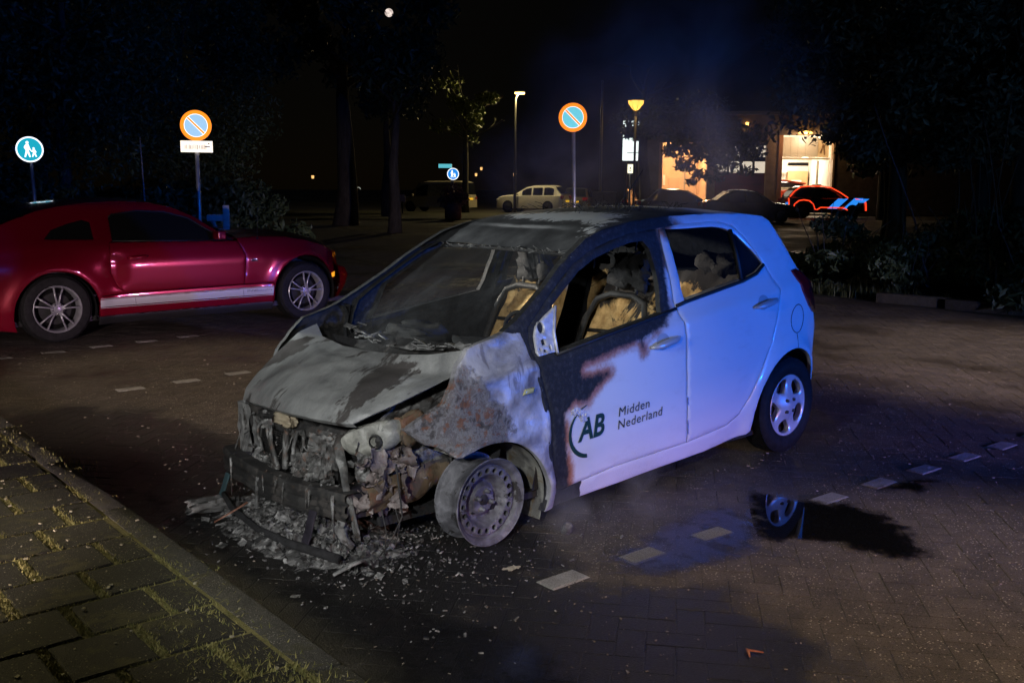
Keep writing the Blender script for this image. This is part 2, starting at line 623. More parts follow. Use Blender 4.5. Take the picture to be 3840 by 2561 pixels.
def m_ground(name, base, hi, gritcol, wetlo=.46, wethi=.62, joint=None, sc=1.0, grit=1.0, moss=None, wetr=.16, spec=.5, stain=False):
    m, N, L, b = nmat(name); t = NT(m)
    big = t.noise(.75*sc, 6, .6)
    mid = t.noise(7*sc, 7, .65)
    fine = t.noise(130*sc, 4, .65)
    rnd = t.N.new('ShaderNodeObjectInfo').outputs['Random']
    c = t.ramp(mid, [(.3, base), (.72, hi)])
    isl = t.N.new('ShaderNodeNewGeometry').outputs['Random Per Island']
    c = t.mix(t.math('MULTIPLY', t.math('FRACT', t.math('ADD', isl, rnd)), .4), c, tuple(x*.45 for x in base))
    c = t.mix(t.math('MULTIPLY', t.step(fine, .5, .72), .5), c, tuple(x*.3 for x in base))
    # grit: pale chips scattered on the surface
    vd = t.voro(95*sc); vr = t.voro(95*sc, None, 'Color')
    sep = t.N.new('ShaderNodeSeparateColor'); L.new(vr, sep.inputs[0])
    g1 = t.math('MULTIPLY', t.math('LESS_THAN', vd, .33), t.math('GREATER_THAN', sep.outputs[0], .93-.10*(grit-1)))
    g1 = t.math('MULTIPLY', g1, t.step(t.noise(2.2*sc, 5, .6), .30, .58))
    spk = t.math('MULTIPLY', t.step(t.noise(170*sc, 4, .75), .57, .66), t.step(t.noise(3.3*sc, 6, .65), .34, .60))
    c = t.mix(t.math('MULTIPLY', spk, .75), c, tuple(x*.62 for x in gritcol))
    pit = t.step(t.noise(90*sc, 5, .7), .47, .38)
    c = t.mix(t.math('MULTIPLY', pit, .7), c, tuple(x*.22 for x in base))
    c = t.mix(t.math('MULTIPLY', g1, .75), c, gritcol)
    if moss:
        mo = t.step(t.math('ADD', t.noise(5.5, 8, .7), t.math('MULTIPLY', fine, .15)), .60, .70)
        c = t.mix(t.math('MULTIPLY', mo, .7), c, moss)
    wet = t.step(big, wetlo, wethi)
    c = t.mix(t.math('MULTIPLY', wet, .45), c, (base[0]*.35, base[1]*.35, base[2]*.4))
    if stain:
        def ell(cx, cy, rx, ry):
            d = t.N.new('ShaderNodeVectorMath'); d.operation = 'SUBTRACT'; L.new(t.pos(), d.inputs[0]); d.inputs[1].default_value = (cx, cy, 0)
            e = t.N.new('ShaderNodeVectorMath'); e.operation = 'MULTIPLY'; L.new(d.outputs[0], e.inputs[0]); e.inputs[1].default_value = (1/rx, 1/ry, 0)
            l_ = t.N.new('ShaderNodeVectorMath'); l_.operation = 'LENGTH'; L.new(e.outputs[0], l_.inputs[0])
            return l_.outputs['Value']
        dm = t.math('MINIMUM', ell(.55, .1, .95, 1.5), t.math('MINIMUM', ell(.7, -2.0, .75, 1.5), ell(.55, 1.9, .9, .75)))
        dm = t.math('ADD', dm, t.math('MULTIPLY', t.math('SUBTRACT', t.noise(2.6, 7, .65), .5), 1.1))
        sm = t.step(dm, 1.12, .80)
        c = t.mix(t.math('MULTIPLY', sm, .94), c, (.0055, .0055, .006))
        wet = t.math('MAXIMUM', wet, t.math('MULTIPLY', sm, .8))
    L.new(c, b.inputs['Base Color'])
    b.inputs['Specular IOR Level'].default_value = spec
    ro = t.mixf(wet, .78, wetr)
    L.new(t.math('ADD', ro, t.math('MULTIPLY', fine, .2)), b.inputs['Roughness'])
    h = t.math('ADD', t.math('MULTIPLY', mid, .9), t.math('ADD', t.math('MULTIPLY', fine, 1.2), t.math('MULTIPLY', t.math('ADD', g1, spk), .9)))
    L.new(t.bump(h, .9, .009), b.inputs['Normal'])
    return m


def m_leaf(name, c0, c1, rough=.55, trans=.15):
    m, N, L, b = nmat(name); t = NT(m)
    isl = t.N.new('ShaderNodeNewGeometry').outputs['Random Per Island']
    c = t.ramp(isl, [(0, c0), (1, c1)])
    L.new(c, b.inputs['Base Color'])
    b.inputs['Roughness'].default_value = rough
    b.inputs['Subsurface Weight'].default_value = 0
    return m


def m_bark(name, c0, c1):
    m, N, L, b = nmat(name); t = NT(m)
    n = t.noise(12, 7, .7, t.scalev((1, 1, .2)))
    L.new(t.ramp(n, [(.35, c0), (.65, c1)]), b.inputs['Base Color'])
    b.inputs['Roughness'].default_value = .9
    L.new(t.bump(n, .8, .03), b.inputs['Normal'])
    return m


PAINT = m_paint()
HOODM = m_burnt_steel('burnt_bonnet_steel', (.12, .125, .125), (.235, .24, .235), (.36, .37, .36), blotch=(.058, .053, .050), patch=.535, rustp=.74, rough=.36, streak=(.7, 1.4, 1))
FENDM = m_fender()
ROOFM = m_roof()
FRONTM = m_burnt_steel('burnt_front_steel', (.020, .020, .020), (.095, .094, .09), (.38, .38, .37), rustp=.62, rough=.36, sc=5)
PALEM = m_burnt_steel('pale_burnt_alloy', (.05, .05, .049), (.14, .14, .137), (.32, .32, .31), patch=.60, rustp=.70, rough=.5, sc=5)
DARKM = m_burnt_steel('charred_steel', (.008, .008, .008), (.020, .0195, .019), (.055, .053, .05), rustp=.66, rust=(.06, .04, .025), rough=.6, sc=3)
RUSTM = m_burnt_steel('rusty_burnt_steel', (.035, .028, .020), (.105, .075, .045), (.20, .155, .10), patch=.62, rustp=.55, rough=.75, sc=2.5)
RIMM = m_burnt_steel('burnt_wheel_steel', (.05, .05, .056), (.13, .13, .145), (.26, .26, .29), blotch=(.035, .033, .033), patch=.60, rustp=.70, rust=(.08, .055, .042), rough=.45, metal=.25, sc=4)
SOOT = mat('black_soot', (.012, .012, .013), .9, var=.7, vscale=20, bump=.6)
ASH = m_burnt_steel('grey_ash', (.010, .010, .010), (.11, .108, .105), (.46, .455, .44), blotch=(.02, .02, .02), patch=.54, rustp=.68, rough=.5, sc=7)
FOAM = m_foam()
RUBBER = mat('tyre_rubber', (.0085, .0085, .009), .7, spec=.22, var=.5, vscale=30, bump=.25, bscale=120)
ALLOY = mat('silver_wheel_paint', (.62, .62, .64), .32, .35, coat=.3, var=.12, vscale=20)
STEELD = mat('dark_steel', (.06, .06, .065), .5, .5)
GLASS_DARK = mat('sooted_glass', (.012, .013, .014), .12, var=.6, vscale=14, spec=.6)
REDLAMP = mat('red_lamp_plastic', (.25, .006, .008), .2, coat=.6)
AMBER = mat('amber_lamp_plastic', (.75, .24, .02), .25, coat=.5, emis=(1.0, .38, .02), estr=.9)
CHROME = mat('chrome', (.75, .75, .77), .15, 1.0)
GREENP = mat('dark_green_lettering', (.008, .045, .032), .45)
NAVYP = mat('dark_lettering', (.010, .024, .034), .45)

# ------------------------------------------------------------------ the burnt hatchback
ZCX = [-2.95, -2.286, -1.35, -.745, -.3, .2, .8]; ZCZ = [1.07, 1.013, .897, .853, .80, .74, .68]
REL = [-.85, -.75, -.65, -.5, -.3, -.12, -.02, 0, .03, .10, .20, .47, .56]
YYP = [.70, .735, .765, .787, .797, .795, .788, .783, .757, .722, .692, .575, .515]
PX = [-3.0, -2.9, -2.85, -2.75, -2.6, -2.4, -2.2, -.1, .2, .4, .55, .7]; PY = [.36, .22, .14, .075, .035, .01, 0, 0, .02, .06, .12, .25]
ARCHES = [(0., .12, .36), (-2.40, .28, .365)]


def body_y(x, z):
    y = np.interp(z-np.interp(x, ZCX, ZCZ), REL, YYP)-np.interp(x, PX, PY)
    for cx, cz, R in ARCHES:
        d = np.hypot(x-cx, z-cz)
        y = y+(.02 if cx == 0. else .028)*np.exp(-((d-R)/.065)**2)
    return y


def L_(a, b, d): return np.stack([a, body_y(a, b)-d, b], -1)
def R_(a, b, d): return np.stack([a, -(body_y(a, b)-d), b], -1)


CAR = thing('burnt_car', 'burnt-out small white hatchback with charred bare front end and blue-lit rear doors', 'car', (-1.1, 0, 0))

WSEDGE = [(-.139, .946), (-.217, .984), (-.314, 1.040), (-.442, 1.118), (-.567, 1.206), (-.675, 1.269)]
ROOFE = [(-.80, 1.335), (-.95, 1.378), (-1.18, 1.413), (-1.44, 1.434), (-1.8, 1.445), (-2.1, 1.440), (-2.30, 1.425)]
REARE = [(-2.36, 1.395), (-2.42, 1.30), (-2.47, 1.21), (-2.55, 1.10), (-2.64, .97), (-2.71, .83), (-2.775, .66), (-2.80, .5), (-2.79, .38), (-2.77, .30)]


def arc(cx, cz, R, a0, a1, n):
    return [(cx+R*math.cos(math.radians(a0+(a1-a0)*i/n)), cz+R*math.sin(math.radians(a0+(a1-a0)*i/n))) for i in range(n+1)]


RARC = arc(-2.40, .28, .365, 178, 4, 22)+[(-2.055, .22)]
SILL = [(-2.065, .183), (-2.027, .165), (-1.67, .125), (-1.247, .115), (-.925, .098), (-.556, .086), (-.345, .080)]
FRE = [(-.362, .17), (-.352, .30), (-.335, .42), (-.315, .565), (-.275, .69), (-.25, .80), (-.235, .88), (-.2, .93)]
FD = [(-.276, .809), (-.303, .692), (-.346, .565), (-.366, .416), (-.376, .304), (-.43, .168), (-.464, .158), (-.835, .200), (-1.202, .212), (-1.443, .219),
      (-1.407, .359), (-1.383, .491), (-1.366, .66), (-1.361, .81), (-1.348, .895), (-1.336, .956), (-1.327, .981), (-1.341, 1.105), (-1.354, 1.268), (-1.367, 1.375),
      (-1.22, 1.362), (-1.12, 1.352), (-.97, 1.322), (-.81, 1.280), (-.67, 1.222), (-.54, 1.14), (-.43, 1.065), (-.355, 1.01), (-.285, .955), (-.268, .88)]
FWIN = [(-.405, .831), (-.755, .886), (-1.206, .949), (-1.230, 1.031), (-1.249, 1.151), (-1.249, 1.272), (-1.216, 1.310), (-1.123, 1.307), (-.980, 1.277), (-.825, 1.237), (-.693, 1.182), (-.567, 1.103), (-.465, 1.037)]
BSH = [(-1.443, .219), (-1.407, .359), (-1.383, .491), (-1.366, .66), (-1.361, .81), (-1.348, .895), (-1.336, .956), (-1.327, .981), (-1.341, 1.105), (-1.354, 1.268), (-1.367, 1.384)]
RDT = [(-1.580, 1.395), (-1.799, 1.403), (-1.908, 1.398), (-1.997, 1.376), (-2.069, 1.316), (-2.119, 1.243), (-2.191, 1.150), (-2.231, 1.076), (-2.258, 1.025)]
RDR = [(-2.244, .970), (-2.216, .852), (-2.170, .705), (-2.109, .616), (-2.029, .491), (-1.981, .396), (-1.911, .304), (-1.813, .255), (-1.668, .239), (-1.457, .221)]
RD = BSH+RDT+RDR
RWH = [(-1.418, 1.366), (-1.567, 1.367), (-1.812, 1.373), (-1.905, 1.363), (-1.967, 1.345), (-2.011, 1.318), (-2.1, 1.235), (-2.171, 1.156), (-2.08, 1.111), (-1.941, 1.078), (-1.418, .999), (-1.409, 1.061), (-1.422, 1.225)]
CHARD = [(-.529, .12), (-.475, .344), (-.466, .398), (-.452, .534), (-.503, .585), (-.598, .572), (-.673, .643), (-.771, .699), (-.716, .709), (-.555, .703),
         (-.546, .733), (-.568, .752), (-.775, .796), (-.970, .821), (-1.001, .764), (-1.020, .777), (-1.018, .839), (-1.20, .885), (-1.285, .935), (-1.30, 1.10), (-1.345, 1.25), (-1.36, 1.5), (0, 1.5), (0, .1)]


def char_front(x, z): return sdist(np.stack([x, z], 1), CHARD)


def char_rear(x, z):
    v = -.3+0*x
    # soot only along the window sill and the frame next to the front door
    v = np.maximum(v, .030-np.hypot((x+1.40)/1.4, z-1.37))
    return v


def char_frame(x, z):
    v = np.where(z > 1.0, (x+1.50)*.6, -.3)
    v = np.where((z <= 1.0) & (x > -.45), .25, v)
    v = np.where((z < .2) & (x > -.62), .05+(x+.55)*.5, v)
    return v


door_out = FD[:10]+RDR[::-1]+RDT[::-1]+FD[19:]
for sgn, fm in ((1, L_), (-1, R_)):
    lab = None
    panel('body_side', ROOFE[::-1]+WSEDGE[::-1]+FRE[::-1]+SILL[::-1]+RARC[::-1]+REARE[::-1], fm, PAINT, CAR, holes=[offset(door_out, .002)], h=.035, rim=.035,
          attr={'char': char_frame if sgn == 1 else (lambda x, z: (x+2.5)*.5)})
    q = MB(); q.grid(lambda u, v: tuple(fm(np.array([-.30-1.95*u]), np.array([.18+(.62+.10*u)*v]), np.array([.055]))[0]), 16, 6)
    q.build('door_lining', SOOT, CAR, True)
    fd = panel('front_door', FD, fm, PAINT, CAR, holes=[FWIN], gap=.0035, h=.022, rim=.03, hem=.006, ring=.010, attr={'char': char_front if sgn == 1 else (lambda x, z: .3+0*x)})
    rd = panel('rear_door', RD, fm, PAINT, CAR, holes=[RWH], gap=.0035, h=.03, rim=.03, hem=.006, ring=.010, attr={'char': char_rear if sgn == 1 else (lambda x, z: .3+0*x)})
    if sgn == 1:
        fd['label'] = 'charred front door with lettering'
        LFD, LRD = fd, rd
    # black window seals
    def seal(name, pts, w, par, dep=-.004):
        q = MB()
        P = [Vector(fm(np.array([a]), np.array([b]), np.array([dep]))[0]) for a, b in pts]
        q.tube(P, w, 6)
        return q.build(name, mat('black_seal_rubber', (.012, .012, .013), .55), par, True)
    seal('window_seal', [(-.40, .824), (-.755, .879), (-1.206, .942), (-1.32, .962)], .009, fd)
    seal('window_seal', [(-1.335, .975), (-1.418, .991), (-1.941, 1.069), (-2.08, 1.103), (-2.165, 1.15)], .010, rd)
    seal('window_divider', [(-1.958, 1.352), (-1.95, 1.22), (-1.936, 1.074)], .013, rd, .004)
    # panes of the rear door
    panel('rear_window', [(-1.40, 1.37), (-1.567, 1.372), (-1.812, 1.378), (-1.905, 1.368), (-1.955, 1.35), (-1.936, 1.07), (-1.40, .99), (-1.40, 1.061)],
          lambda a, b, d: fm(a, b, d+.016), mat('sooty_window_glass', (.02, .02, .02), .06, alpha=.22), rd, h=.1, rim=0, hem=0) if sgn == 1 else panel('rear_window', [(-1.40, 1.37), (-1.567, 1.372), (-1.812, 1.378), (-1.905, 1.368), (-1.955, 1.35), (-1.936, 1.07), (-1.40, .99), (-1.40, 1.061)],
          lambda a, b, d: fm(a, b, d+.016), mat('sooty_window_glass', (0, 0, 0)), rd, h=.1, rim=0, hem=0)
    panel('quarter_window', [(-1.955, 1.35), (-2.011, 1.325), (-2.1, 1.242), (-2.178, 1.156), (-2.08, 1.105), (-1.936, 1.07)],
          lambda a, b, d: fm(a, b, d+.014), GLASS_DARK, rd, h=.1, rim=0, hem=0)
    # handles: a rounded pull bar over a dished recess
    for (hx, hz, par) in ((-1.170, .806, fd), (-2.072, .940, rd)):
        q = MB()
        tl = .155
        prof = []
        for i in range(13):
            u = -1+2*i/12
            x = hx+u*.117; z = hz-u*.018
            y = float(body_y(np.array(x), np.array(z)))
            prof.append((x, sgn*(y+.030-.022*u*u*u*u), z))
        q.tube(prof, [.006+.0135*(1-(abs(-1+2*i/12))**2.5) for i in range(13)], 10)
        hd = q.build('door_handle', mat('handle_paint', (.55, .56, .58), .28, .3, coat=.6), par, True)
        q = MB()
        def dish(u, v):
            a = v*2*math.pi; r = u
            x = hx+.012+.052*r*math.cos(a); z = hz+.004+.043*r*math.sin(a)
            y = float(body_y(np.array(x), np.array(z)))
            return (x, sgn*(y+.0035-.002*u), z)
        q.grid(dish, 5, 22)
        q.build('handle_recess', mat('recess_paint', (.40, .41, .43), .35, coat=.5), par, True)
    # fender
    FEN = [(.065, .889), (-.052, .917), (-.171, .951), (-.235, .935), (-.245, .88), (-.25, .815), (-.268, .809), (-.295, .692), (-.338, .565), (-.358, .416), (-.368, .304), (-.405, .165), (-.40, .085), (-.352, .078)] + \
          arc(0, .12, .36, 173, 62, 18)+[(.194, .439), (.224, .468), (.254, .487), (.299, .499), (.371, .565), (.310, .614), (.224, .673), (.201, .721), (.163, .771), (.132, .822)]
    def ffm(a, b, d, fm=fm, sgn=sgn):
        P = fm(a, b, d)
        P[:, 1] += sgn*(.016*fbm(P, 4.5, 3.1)+.006*fbm(P, 16, 1.2))
        P[:, 1] -= sgn*(.10*np.clip((P[:, 0]-.05)/.35, 0, 1)**1.5)
        return P
    RUSTP = [(.40, .60), (.20, .76), (.10, .80), (.02, .66), (-.06, .60), (-.10, .54), (-.04, .46), (.30, .44), (.45, .5)]
    fe = panel('front_fender', FEN, ffm, FENDM if sgn == 1 else DARKM, CAR, h=.022, rim=.03, attr={'rust': lambda x, z: sdist(np.stack([x, z], 1), RUSTP)})
    if sgn == 1: fe['label'] = 'bare scorched fender streaked with rust'
    if sgn == 1: LFE = fe
    # inner arch liner, front and rear
    for (cx, cz, R, m2) in ((0, .12, .352, m_burnt_steel('burnt_arch_steel', (.05, .05, .05), (.20, .20, .18), (.34, .33, .29), patch=.6, rustp=.56, rust=(.16, .11, .05), rough=.75, sc=3)), (-2.40, .28, .36, mat('black_liner', (.03, .03, .032), .7, var=.4))):
        q = MB()
        a0, a1 = (62 if cx == 0 else -14, 194)
        q.grid(lambda u, v: (cx+R*math.cos(math.radians(a0+(a1-a0)*u)), sgn*(float(body_y(np.array(cx+R*math.cos(math.radians(a0+(a1-a0)*u))), np.array(max(.1, cz+R*math.sin(math.radians(a0+(a1-a0)*u))))))-.028-v*.34-(.05 if cx == 0 and u < .35 else 0)), cz+R*math.sin(math.radians(a0+(a1-a0)*u))), 30, 4)
        n = 24
        v0 = [(cx, sgn*.36, cz)]+[(cx+R*math.cos(math.radians(a0+(a1-a0)*i/n)), sgn*.36, cz+R*math.sin(math.radians(a0+(a1-a0)*i/n))) for i in range(n+1)]
        q.add(v0, [(0, i, i+1) for i in range(1, n+1)])
        q.build('wheel_arch_liner', m2, CAR, True)
# mirror mount plate with its holes, left door
hol = [[(-.352+.020*math.cos(a), .948+.027*math.sin(a)) for a in np.linspace(0, 2*math.pi, 17)[:-1]],
       [(-.335, .893), (-.360, .897), (-.360, .871), (-.335, .867)],
       [(-.312, .858), (-.322, .860), (-.322, .846), (-.312, .844)], [(-.372, .865), (-.383, .867), (-.383, .849), (-.372, .847)], [(-.335, .850), (-.352, .852), (-.352, .840), (-.335, .838)]]
panel('mirror_mount', [(-.458, 1.030), (-.385, .992), (-.325, .955), (-.305, .915), (-.290, .840), (-.297, .826), (-.400, .836), (-.425, .92)], lambda a, b, d: L_(a, b, d-.012), mat('zinc_plate', (.55, .56, .60), .45, .3, var=.3, vscale=25, bump=.2), LFD, holes=hol, h=.02, ds=.012, rim=.012, ring=.003)
q = MB(); q.tube([tuple(L_(np.array([a]), np.array([b]), np.array([-.014]))[0]) for a, b in [(-.404, .832), (-.425, .92), (-.466, 1.038)]], .007, 6)
q.build('window_channel', mat('zinc_plate', (.5, .5, .5)), LFD, True)
# side repeater
panel('side_indicator', [(-.165, .668), (-.186, .692), (-.238, .694), (-.230, .673)], lambda a, b, d: L_(a, b, d-.012), mat('yellowed_lens', (.42, .40, .16), .3, coat=.3), LFE, h=.05, rim=.012)
# filler flap
q = MB()
FLP = [(-2.447+.082*math.cos(a), .818+.085*math.sin(a)) for a in np.linspace(0, 2*math.pi, 49)]
q.tube([tuple(L_(np.array([a]), np.array([b]), np.array([-.0005]))[0]) for a, b in FLP], .0028, 4, caps=False)
q.build('fuel_flap', mat('shut_line_black', (.01, .01, .012), .6), CAR, True)
q = MB(); q.tube([tuple(L_(np.array([a]), np.array([b]), np.array([.0005]))[0]) for a, b in [(-2.44, .735), (-2.437, .69), (-2.43, .648)]], .0028, 4)
q.build('bumper_joint', mat('shut_line_black', (0, 0, 0)), CAR, True)

# roof
def ze(x): return np.interp(-x, [-a for a, b in ([WSEDGE[-1]]+ROOFE)][::1] if False else [-p[0] for p in [WSEDGE[-1]]+ROOFE+[(-2.36, 1.395)]], [p[1] for p in [WSEDGE[-1]]+ROOFE+[(-2.36, 1.395)]])


PEEL = [(-1.02, .10), (-1.06, -.25), (-1.16, -.40), (-1.25, -.1), (-1.33, .15), (-1.30, .40), (-1.12, .47), (-.98, .49), (-.84, .535), (-.88, .50), (-.99, .40), (-1.07, .28)]
vs, fs, pe, cr = [], [], [], []
nu, nv = 56, 36
for i in range(nu+1):
    for j in range(nv+1):
        v = -1+2*j/nv
        x = -.675+(-2.36+.675)*i/nu
        z0 = float(ze(x)); y0 = float(body_y(np.array(x), np.array(z0)))
        rise = np.interp(-x, [.67, .85, 1.2, 1.7, 2.36], [.008, .018, .028, .034, .022])
        sag = -.012*math.exp(-((x+.98)/.25)**2-((v*y0+.05)/.3)**2)
        z = z0+rise*(1-abs(v)**2.3)+sag+(.004*mnoise.noise(Vector((x*6, v*4, 0))) if abs(v) < .97 else 0)
        xx = x-.045*(1-v*v)*(1-i/nu) if i < 8 else x
        if v < 0: xx -= .10*max(0, 1-i/14)*(-v)**1.3
        vs.append((xx, v*(y0+.001), z)); pe.append(0); cr.append(0)
vs = np.array(vs)
pe = sdist(vs[:, :2], PEEL)
cr = (vs[:, 0]+1.75)*.7
for i in range(nu):
    for j in range(nv):
        a = i*(nv+1)+j; fs.append((a, a+1, a+nv+2, a+nv+1))
ro = mesh('roof', vs, fs, ROOFM, CAR, True, {'peel': pe, 'char': cr})
ro['label'] = 'sooted roof with pale peeled patches'
# curled flakes and wires of burnt headlining standing on the roof
q = MB()
for k in range(90):
    x = random.gauss(-1.55, .16); y = random.uniform(-.35, .42)
    z = float(ze(x))+.028
    a = random.uniform(0, 6.28); l = random.uniform(.02, .09)
    q.tube([(x, y, z), (x+l*.5*math.cos(a), y+l*.5*math.sin(a), z+random.uniform(.0, .035)), (x+l*math.cos(a), y+l*math.sin(a), z+random.uniform(0, .05))], .0016, 4)
q.build('burnt_flakes', SOOT, CAR, True)['kind'] = 'stuff'
q = MB(); q.tube([(-1.62, .05, 1.47), (-1.70, .07, 1.56), (-1.80, .09, 1.69)], .0028, 5)
q.build('aerial', SOOT, CAR, True)
# windscreen header and cowl
q = MB()
HT = [(-.675, .56, 1.266), (-.715, .30, 1.273), (-.735, 0, 1.272), (-.755, -.30, 1.268), (-.775, -.555, 1.262)]
q.tube([(a-.03, b, c-.012) for a, b, c in HT], .02, 8, flat=.6)
q.build('windscreen_header', DARKM, CAR, True)
q = MB()
for k in range(60):
    i = random.random()*3.99; a = HT[int(i)]; b = HT[int(i)+1]; u = i-int(i)
    p = [a[w]+(b[w]-a[w])*u for w in range(3)]
    q.tube([p, (p[0]+random.uniform(-.05, .03), p[1]+random.uniform(-.07, .07), p[2]+random.uniform(-.02, .02))], .0022, 4)
q.build('burnt_seal', PALEM, CAR, True)['kind'] = 'stuff'
HAZEM, N_, L_2, b_ = nmat('cabin_haze_pane'); t_ = NT(HAZEM)
b_.inputs['Base Color'].default_value = (.035, .037, .04, 1); b_.inputs['Roughness'].default_value = .55
n_ = t_.noise(5, 8, .65, t_.scalev((1, 1, .5)), .6)
L_2.new(t_.ramp(n_, [(.35, .16), (.55, .34), (.68, .62)]), b_.inputs['Alpha'])
WB_ = [(-.10, .64, .90), (-.02, .40, .835), (0, .10, .815), (-.06, -.25, .80), (-.20, -.60, .86)]
q = MB(); q.grid(lambda u, v: tuple((1-v)*np.array([np.interp(u*4, range(5), [c[w] for c in WB_]) for w in range(3)])+v*np.array([np.interp(u*4, range(5), [c[w] for c in HT]) for w in range(3)])+np.array([-.03, 0, .02])*4*v*(1-v)), 16, 16)
q.build('windscreen', HAZEM, CAR, True)  # added pane that dims and hazes the cabin; the glass itself is gone
COWL = [(.02, .66, .85), (.04, .585, .835), (.08, .52, .822), (.12, .38, .808), (.12, .13, .79), (.08, -.19, .775), (-.02, -.5, .77), (-.10, -.62, .80)]
q = MB()
q.grid(lambda u, v: tuple(np.array([np.interp(u*7, range(8), [c[w] for c in COWL]) for w in range(3)])+np.array([-.05-.19*v, 0, .012+.035*v+.012*mnoise.noise(Vector((u*14, v*6, 1)))-.06*(1-v)])), 40, 8)
q.build('cowl_panel', DARKM, CAR, True)
q = MB()
for k in range(34):
    u = random.uniform(.25, .95); v = random.uniform(.25, .7)
    p = np.array([np.interp(u*7, range(8), [c[w] for c in COWL]) for w in range(3)])+np.array([-.05-.19*v, 0, .03+.03*v])
    q.box(p, (random.uniform(.02, .05), random.uniform(.03, .09), .006), Matrix.Rotation(random.uniform(-.5, .5), 3, 'Y') @ Matrix.Rotation(random.uniform(-.6, .6), 3, 'Z') @ Matrix.Rotation(random.uniform(-.4, .4), 3, 'X'))
q.build('burnt_cowl_flakes', PALEM, CAR, False)['kind'] = 'stuff'
q = MB(); q.tube([(-.02, .42, .845), (-.0, .2, .82), (-.02, 0, .81)], .008, 6); q.build('wiper_arm', PALEM, CAR, True)

# bonnet: a warped sheet between four edges
def poly_at(pts, u):
    k = np.cumsum([0]+[np.linalg.norm(np.subtract(pts[i+1], pts[i])) for i in range(len(pts)-1)]); k = k/k[-1]
    return np.array([np.interp(u, k, [p[w] for p in pts]) for w in range(3)])


H_RIGHT = [(-0.009, -0.66, 0.848), (0.104, -0.655, 0.815), (0.244, -0.645, 0.72), (0.389, -0.62, 0.616), (0.451, -0.6, 0.566), (0.487, -0.565, 0.516)]
H_LEFT = [(0.049, 0.69, 0.885), (0.111, 0.685, 0.784), (0.281, 0.665, 0.729), (0.414, 0.635, 0.682), (0.502, 0.6, 0.648), (0.558, 0.535, 0.604)]
H_FRONT = [(0.487, -0.565, 0.516), (0.545, -0.34, 0.543), (0.6, 0.045, 0.575), (0.605, 0.328, 0.593), (0.585, 0.504, 0.603), (0.558, 0.535, 0.604)]
H_REAR = [(-0.009, -0.66, 0.848), (0.018, -0.56, 0.794), (0.123, -0.2, 0.798), (0.167, 0.12, 0.815), (0.172, 0.36, 0.832), (0.135, 0.53, 0.851), (0.083, 0.62, 0.87), (0.049, 0.69, 0.885)]


def coons(u, v):
    A = poly_at(H_REAR, u); B = poly_at(H_FRONT, u); C = poly_at(H_RIGHT, v); D = poly_at(H_LEFT, v)
    P = (1-v)*A+v*B+(1-u)*C+u*D-((1-u)*(1-v)*A0+u*(1-v)*A1+(1-u)*v*B0+u*v*B1)
    w = 16*u*(1-u)*v*(1-v)
    P[2] += .035*w+.010*min(1, w*3)*mnoise.noise(Vector((u*4, v*4, .3)))+.006*min(1, w*3)*mnoise.noise(Vector((u*11, v*9, 2.3)))
    # swage line along each side
    P[2] += .010*math.exp(-((u-.80)/.05)**2)*min(1, w*4)
    return P


A0 = np.array(H_REAR[0]); A1 = np.array(H_REAR[-1]); B0 = np.array(H_FRONT[0]); B1 = np.array(H_FRONT[-1])
q = MB(); q.grid(lambda u, v: tuple(coons(u, v)), 48, 40)
def rimstrip(fn, n, drop):
    q.grid(lambda u, v: tuple(fn(u)+v*np.array(drop)), n, 2)
rimstrip(lambda u: coons(u, 1.0), 48, (-.022, 0, -.018))
rimstrip(lambda u: coons(1.0, u), 40, (0, -.025, -.016))
rimstrip(lambda u: coons(0.0, u), 40, (0, .02, -.02))
ho = q.build('bonnet', HOODM, CAR, True, angle=50)
ho['label'] = 'warped grey bonnet burnt to bare metal'

# rear: tailgate with window, bumper, lamps, spoiler
def rear_pt(b, v):
    """b: height along the rear edge"""
    zz = [p[1] for p in REARE][::-1]; xx = [p[0] for p in REARE][::-1]
    x = float(np.interp(b, zz, xx)); y0 = float(body_y(np.array(x), np.array(b)))
    bul = .10 if b > .75 else .09
    return (x-bul*(1-abs(v)**2.6), v*y0, b)
q = MB(); q.grid(lambda u, v: rear_pt(.74+.655*u, -1+2*v), 26, 24)
tg = mesh('tailgate', q.v, q.f, PAINT, CAR, True, {'char': [-.3]*len(q.v)})
q = MB(); q.grid(lambda u, v: tuple(np.array(rear_pt(.60+.74*u, -.93+1.86*v))+np.array([.07, 0, 0])), 12, 12); q.build('boot_lining', SOOT, CAR, True)
q = MB(); q.grid(lambda u, v: tuple(np.array(rear_pt(1.02+.30*u, (-.72+1.44*v)))+np.array([-.008, 0, 0])), 8, 16)
q.build('rear_screen', GLASS_DARK, tg, True)
q = MB(); q.grid(lambda u, v: tuple(np.array(rear_pt(.30+.44*u, -1+2*v))+np.array([-.02*min(1, 5*u*(1-u))*min(1, 6*(1-abs(-1+2*v))), 0, 0])), 16, 24)
mesh('rear_bumper', q.v, q.f, PAINT, CAR, True, {'char': [-.3]*len(q.v)})
q = MB()
def spo(u, v):
    y = -.53+1.06*u
    e = 1-abs(2*u-1)**6
    ring = [(-2.26, 1.436), (-2.36, 1.428), (-2.46+.05*(1-e), 1.385), (-2.475+.06*(1-e), 1.362), (-2.44+.04*(1-e), 1.345), (-2.38, 1.36)]
    k = v*5; i = min(4, int(k)); w = k-i
    return (ring[i][0]*(1-w)+ring[i+1][0]*w, y, ring[i][1]*(1-w)+ring[i+1][1]*w+.018*(1-(2*u-1)**2))
q.grid(spo, 30, 10)
mesh('roof_spoiler', q.v, q.f, PAINT, CAR, True, {'char': [-.3]*len(q.v)})
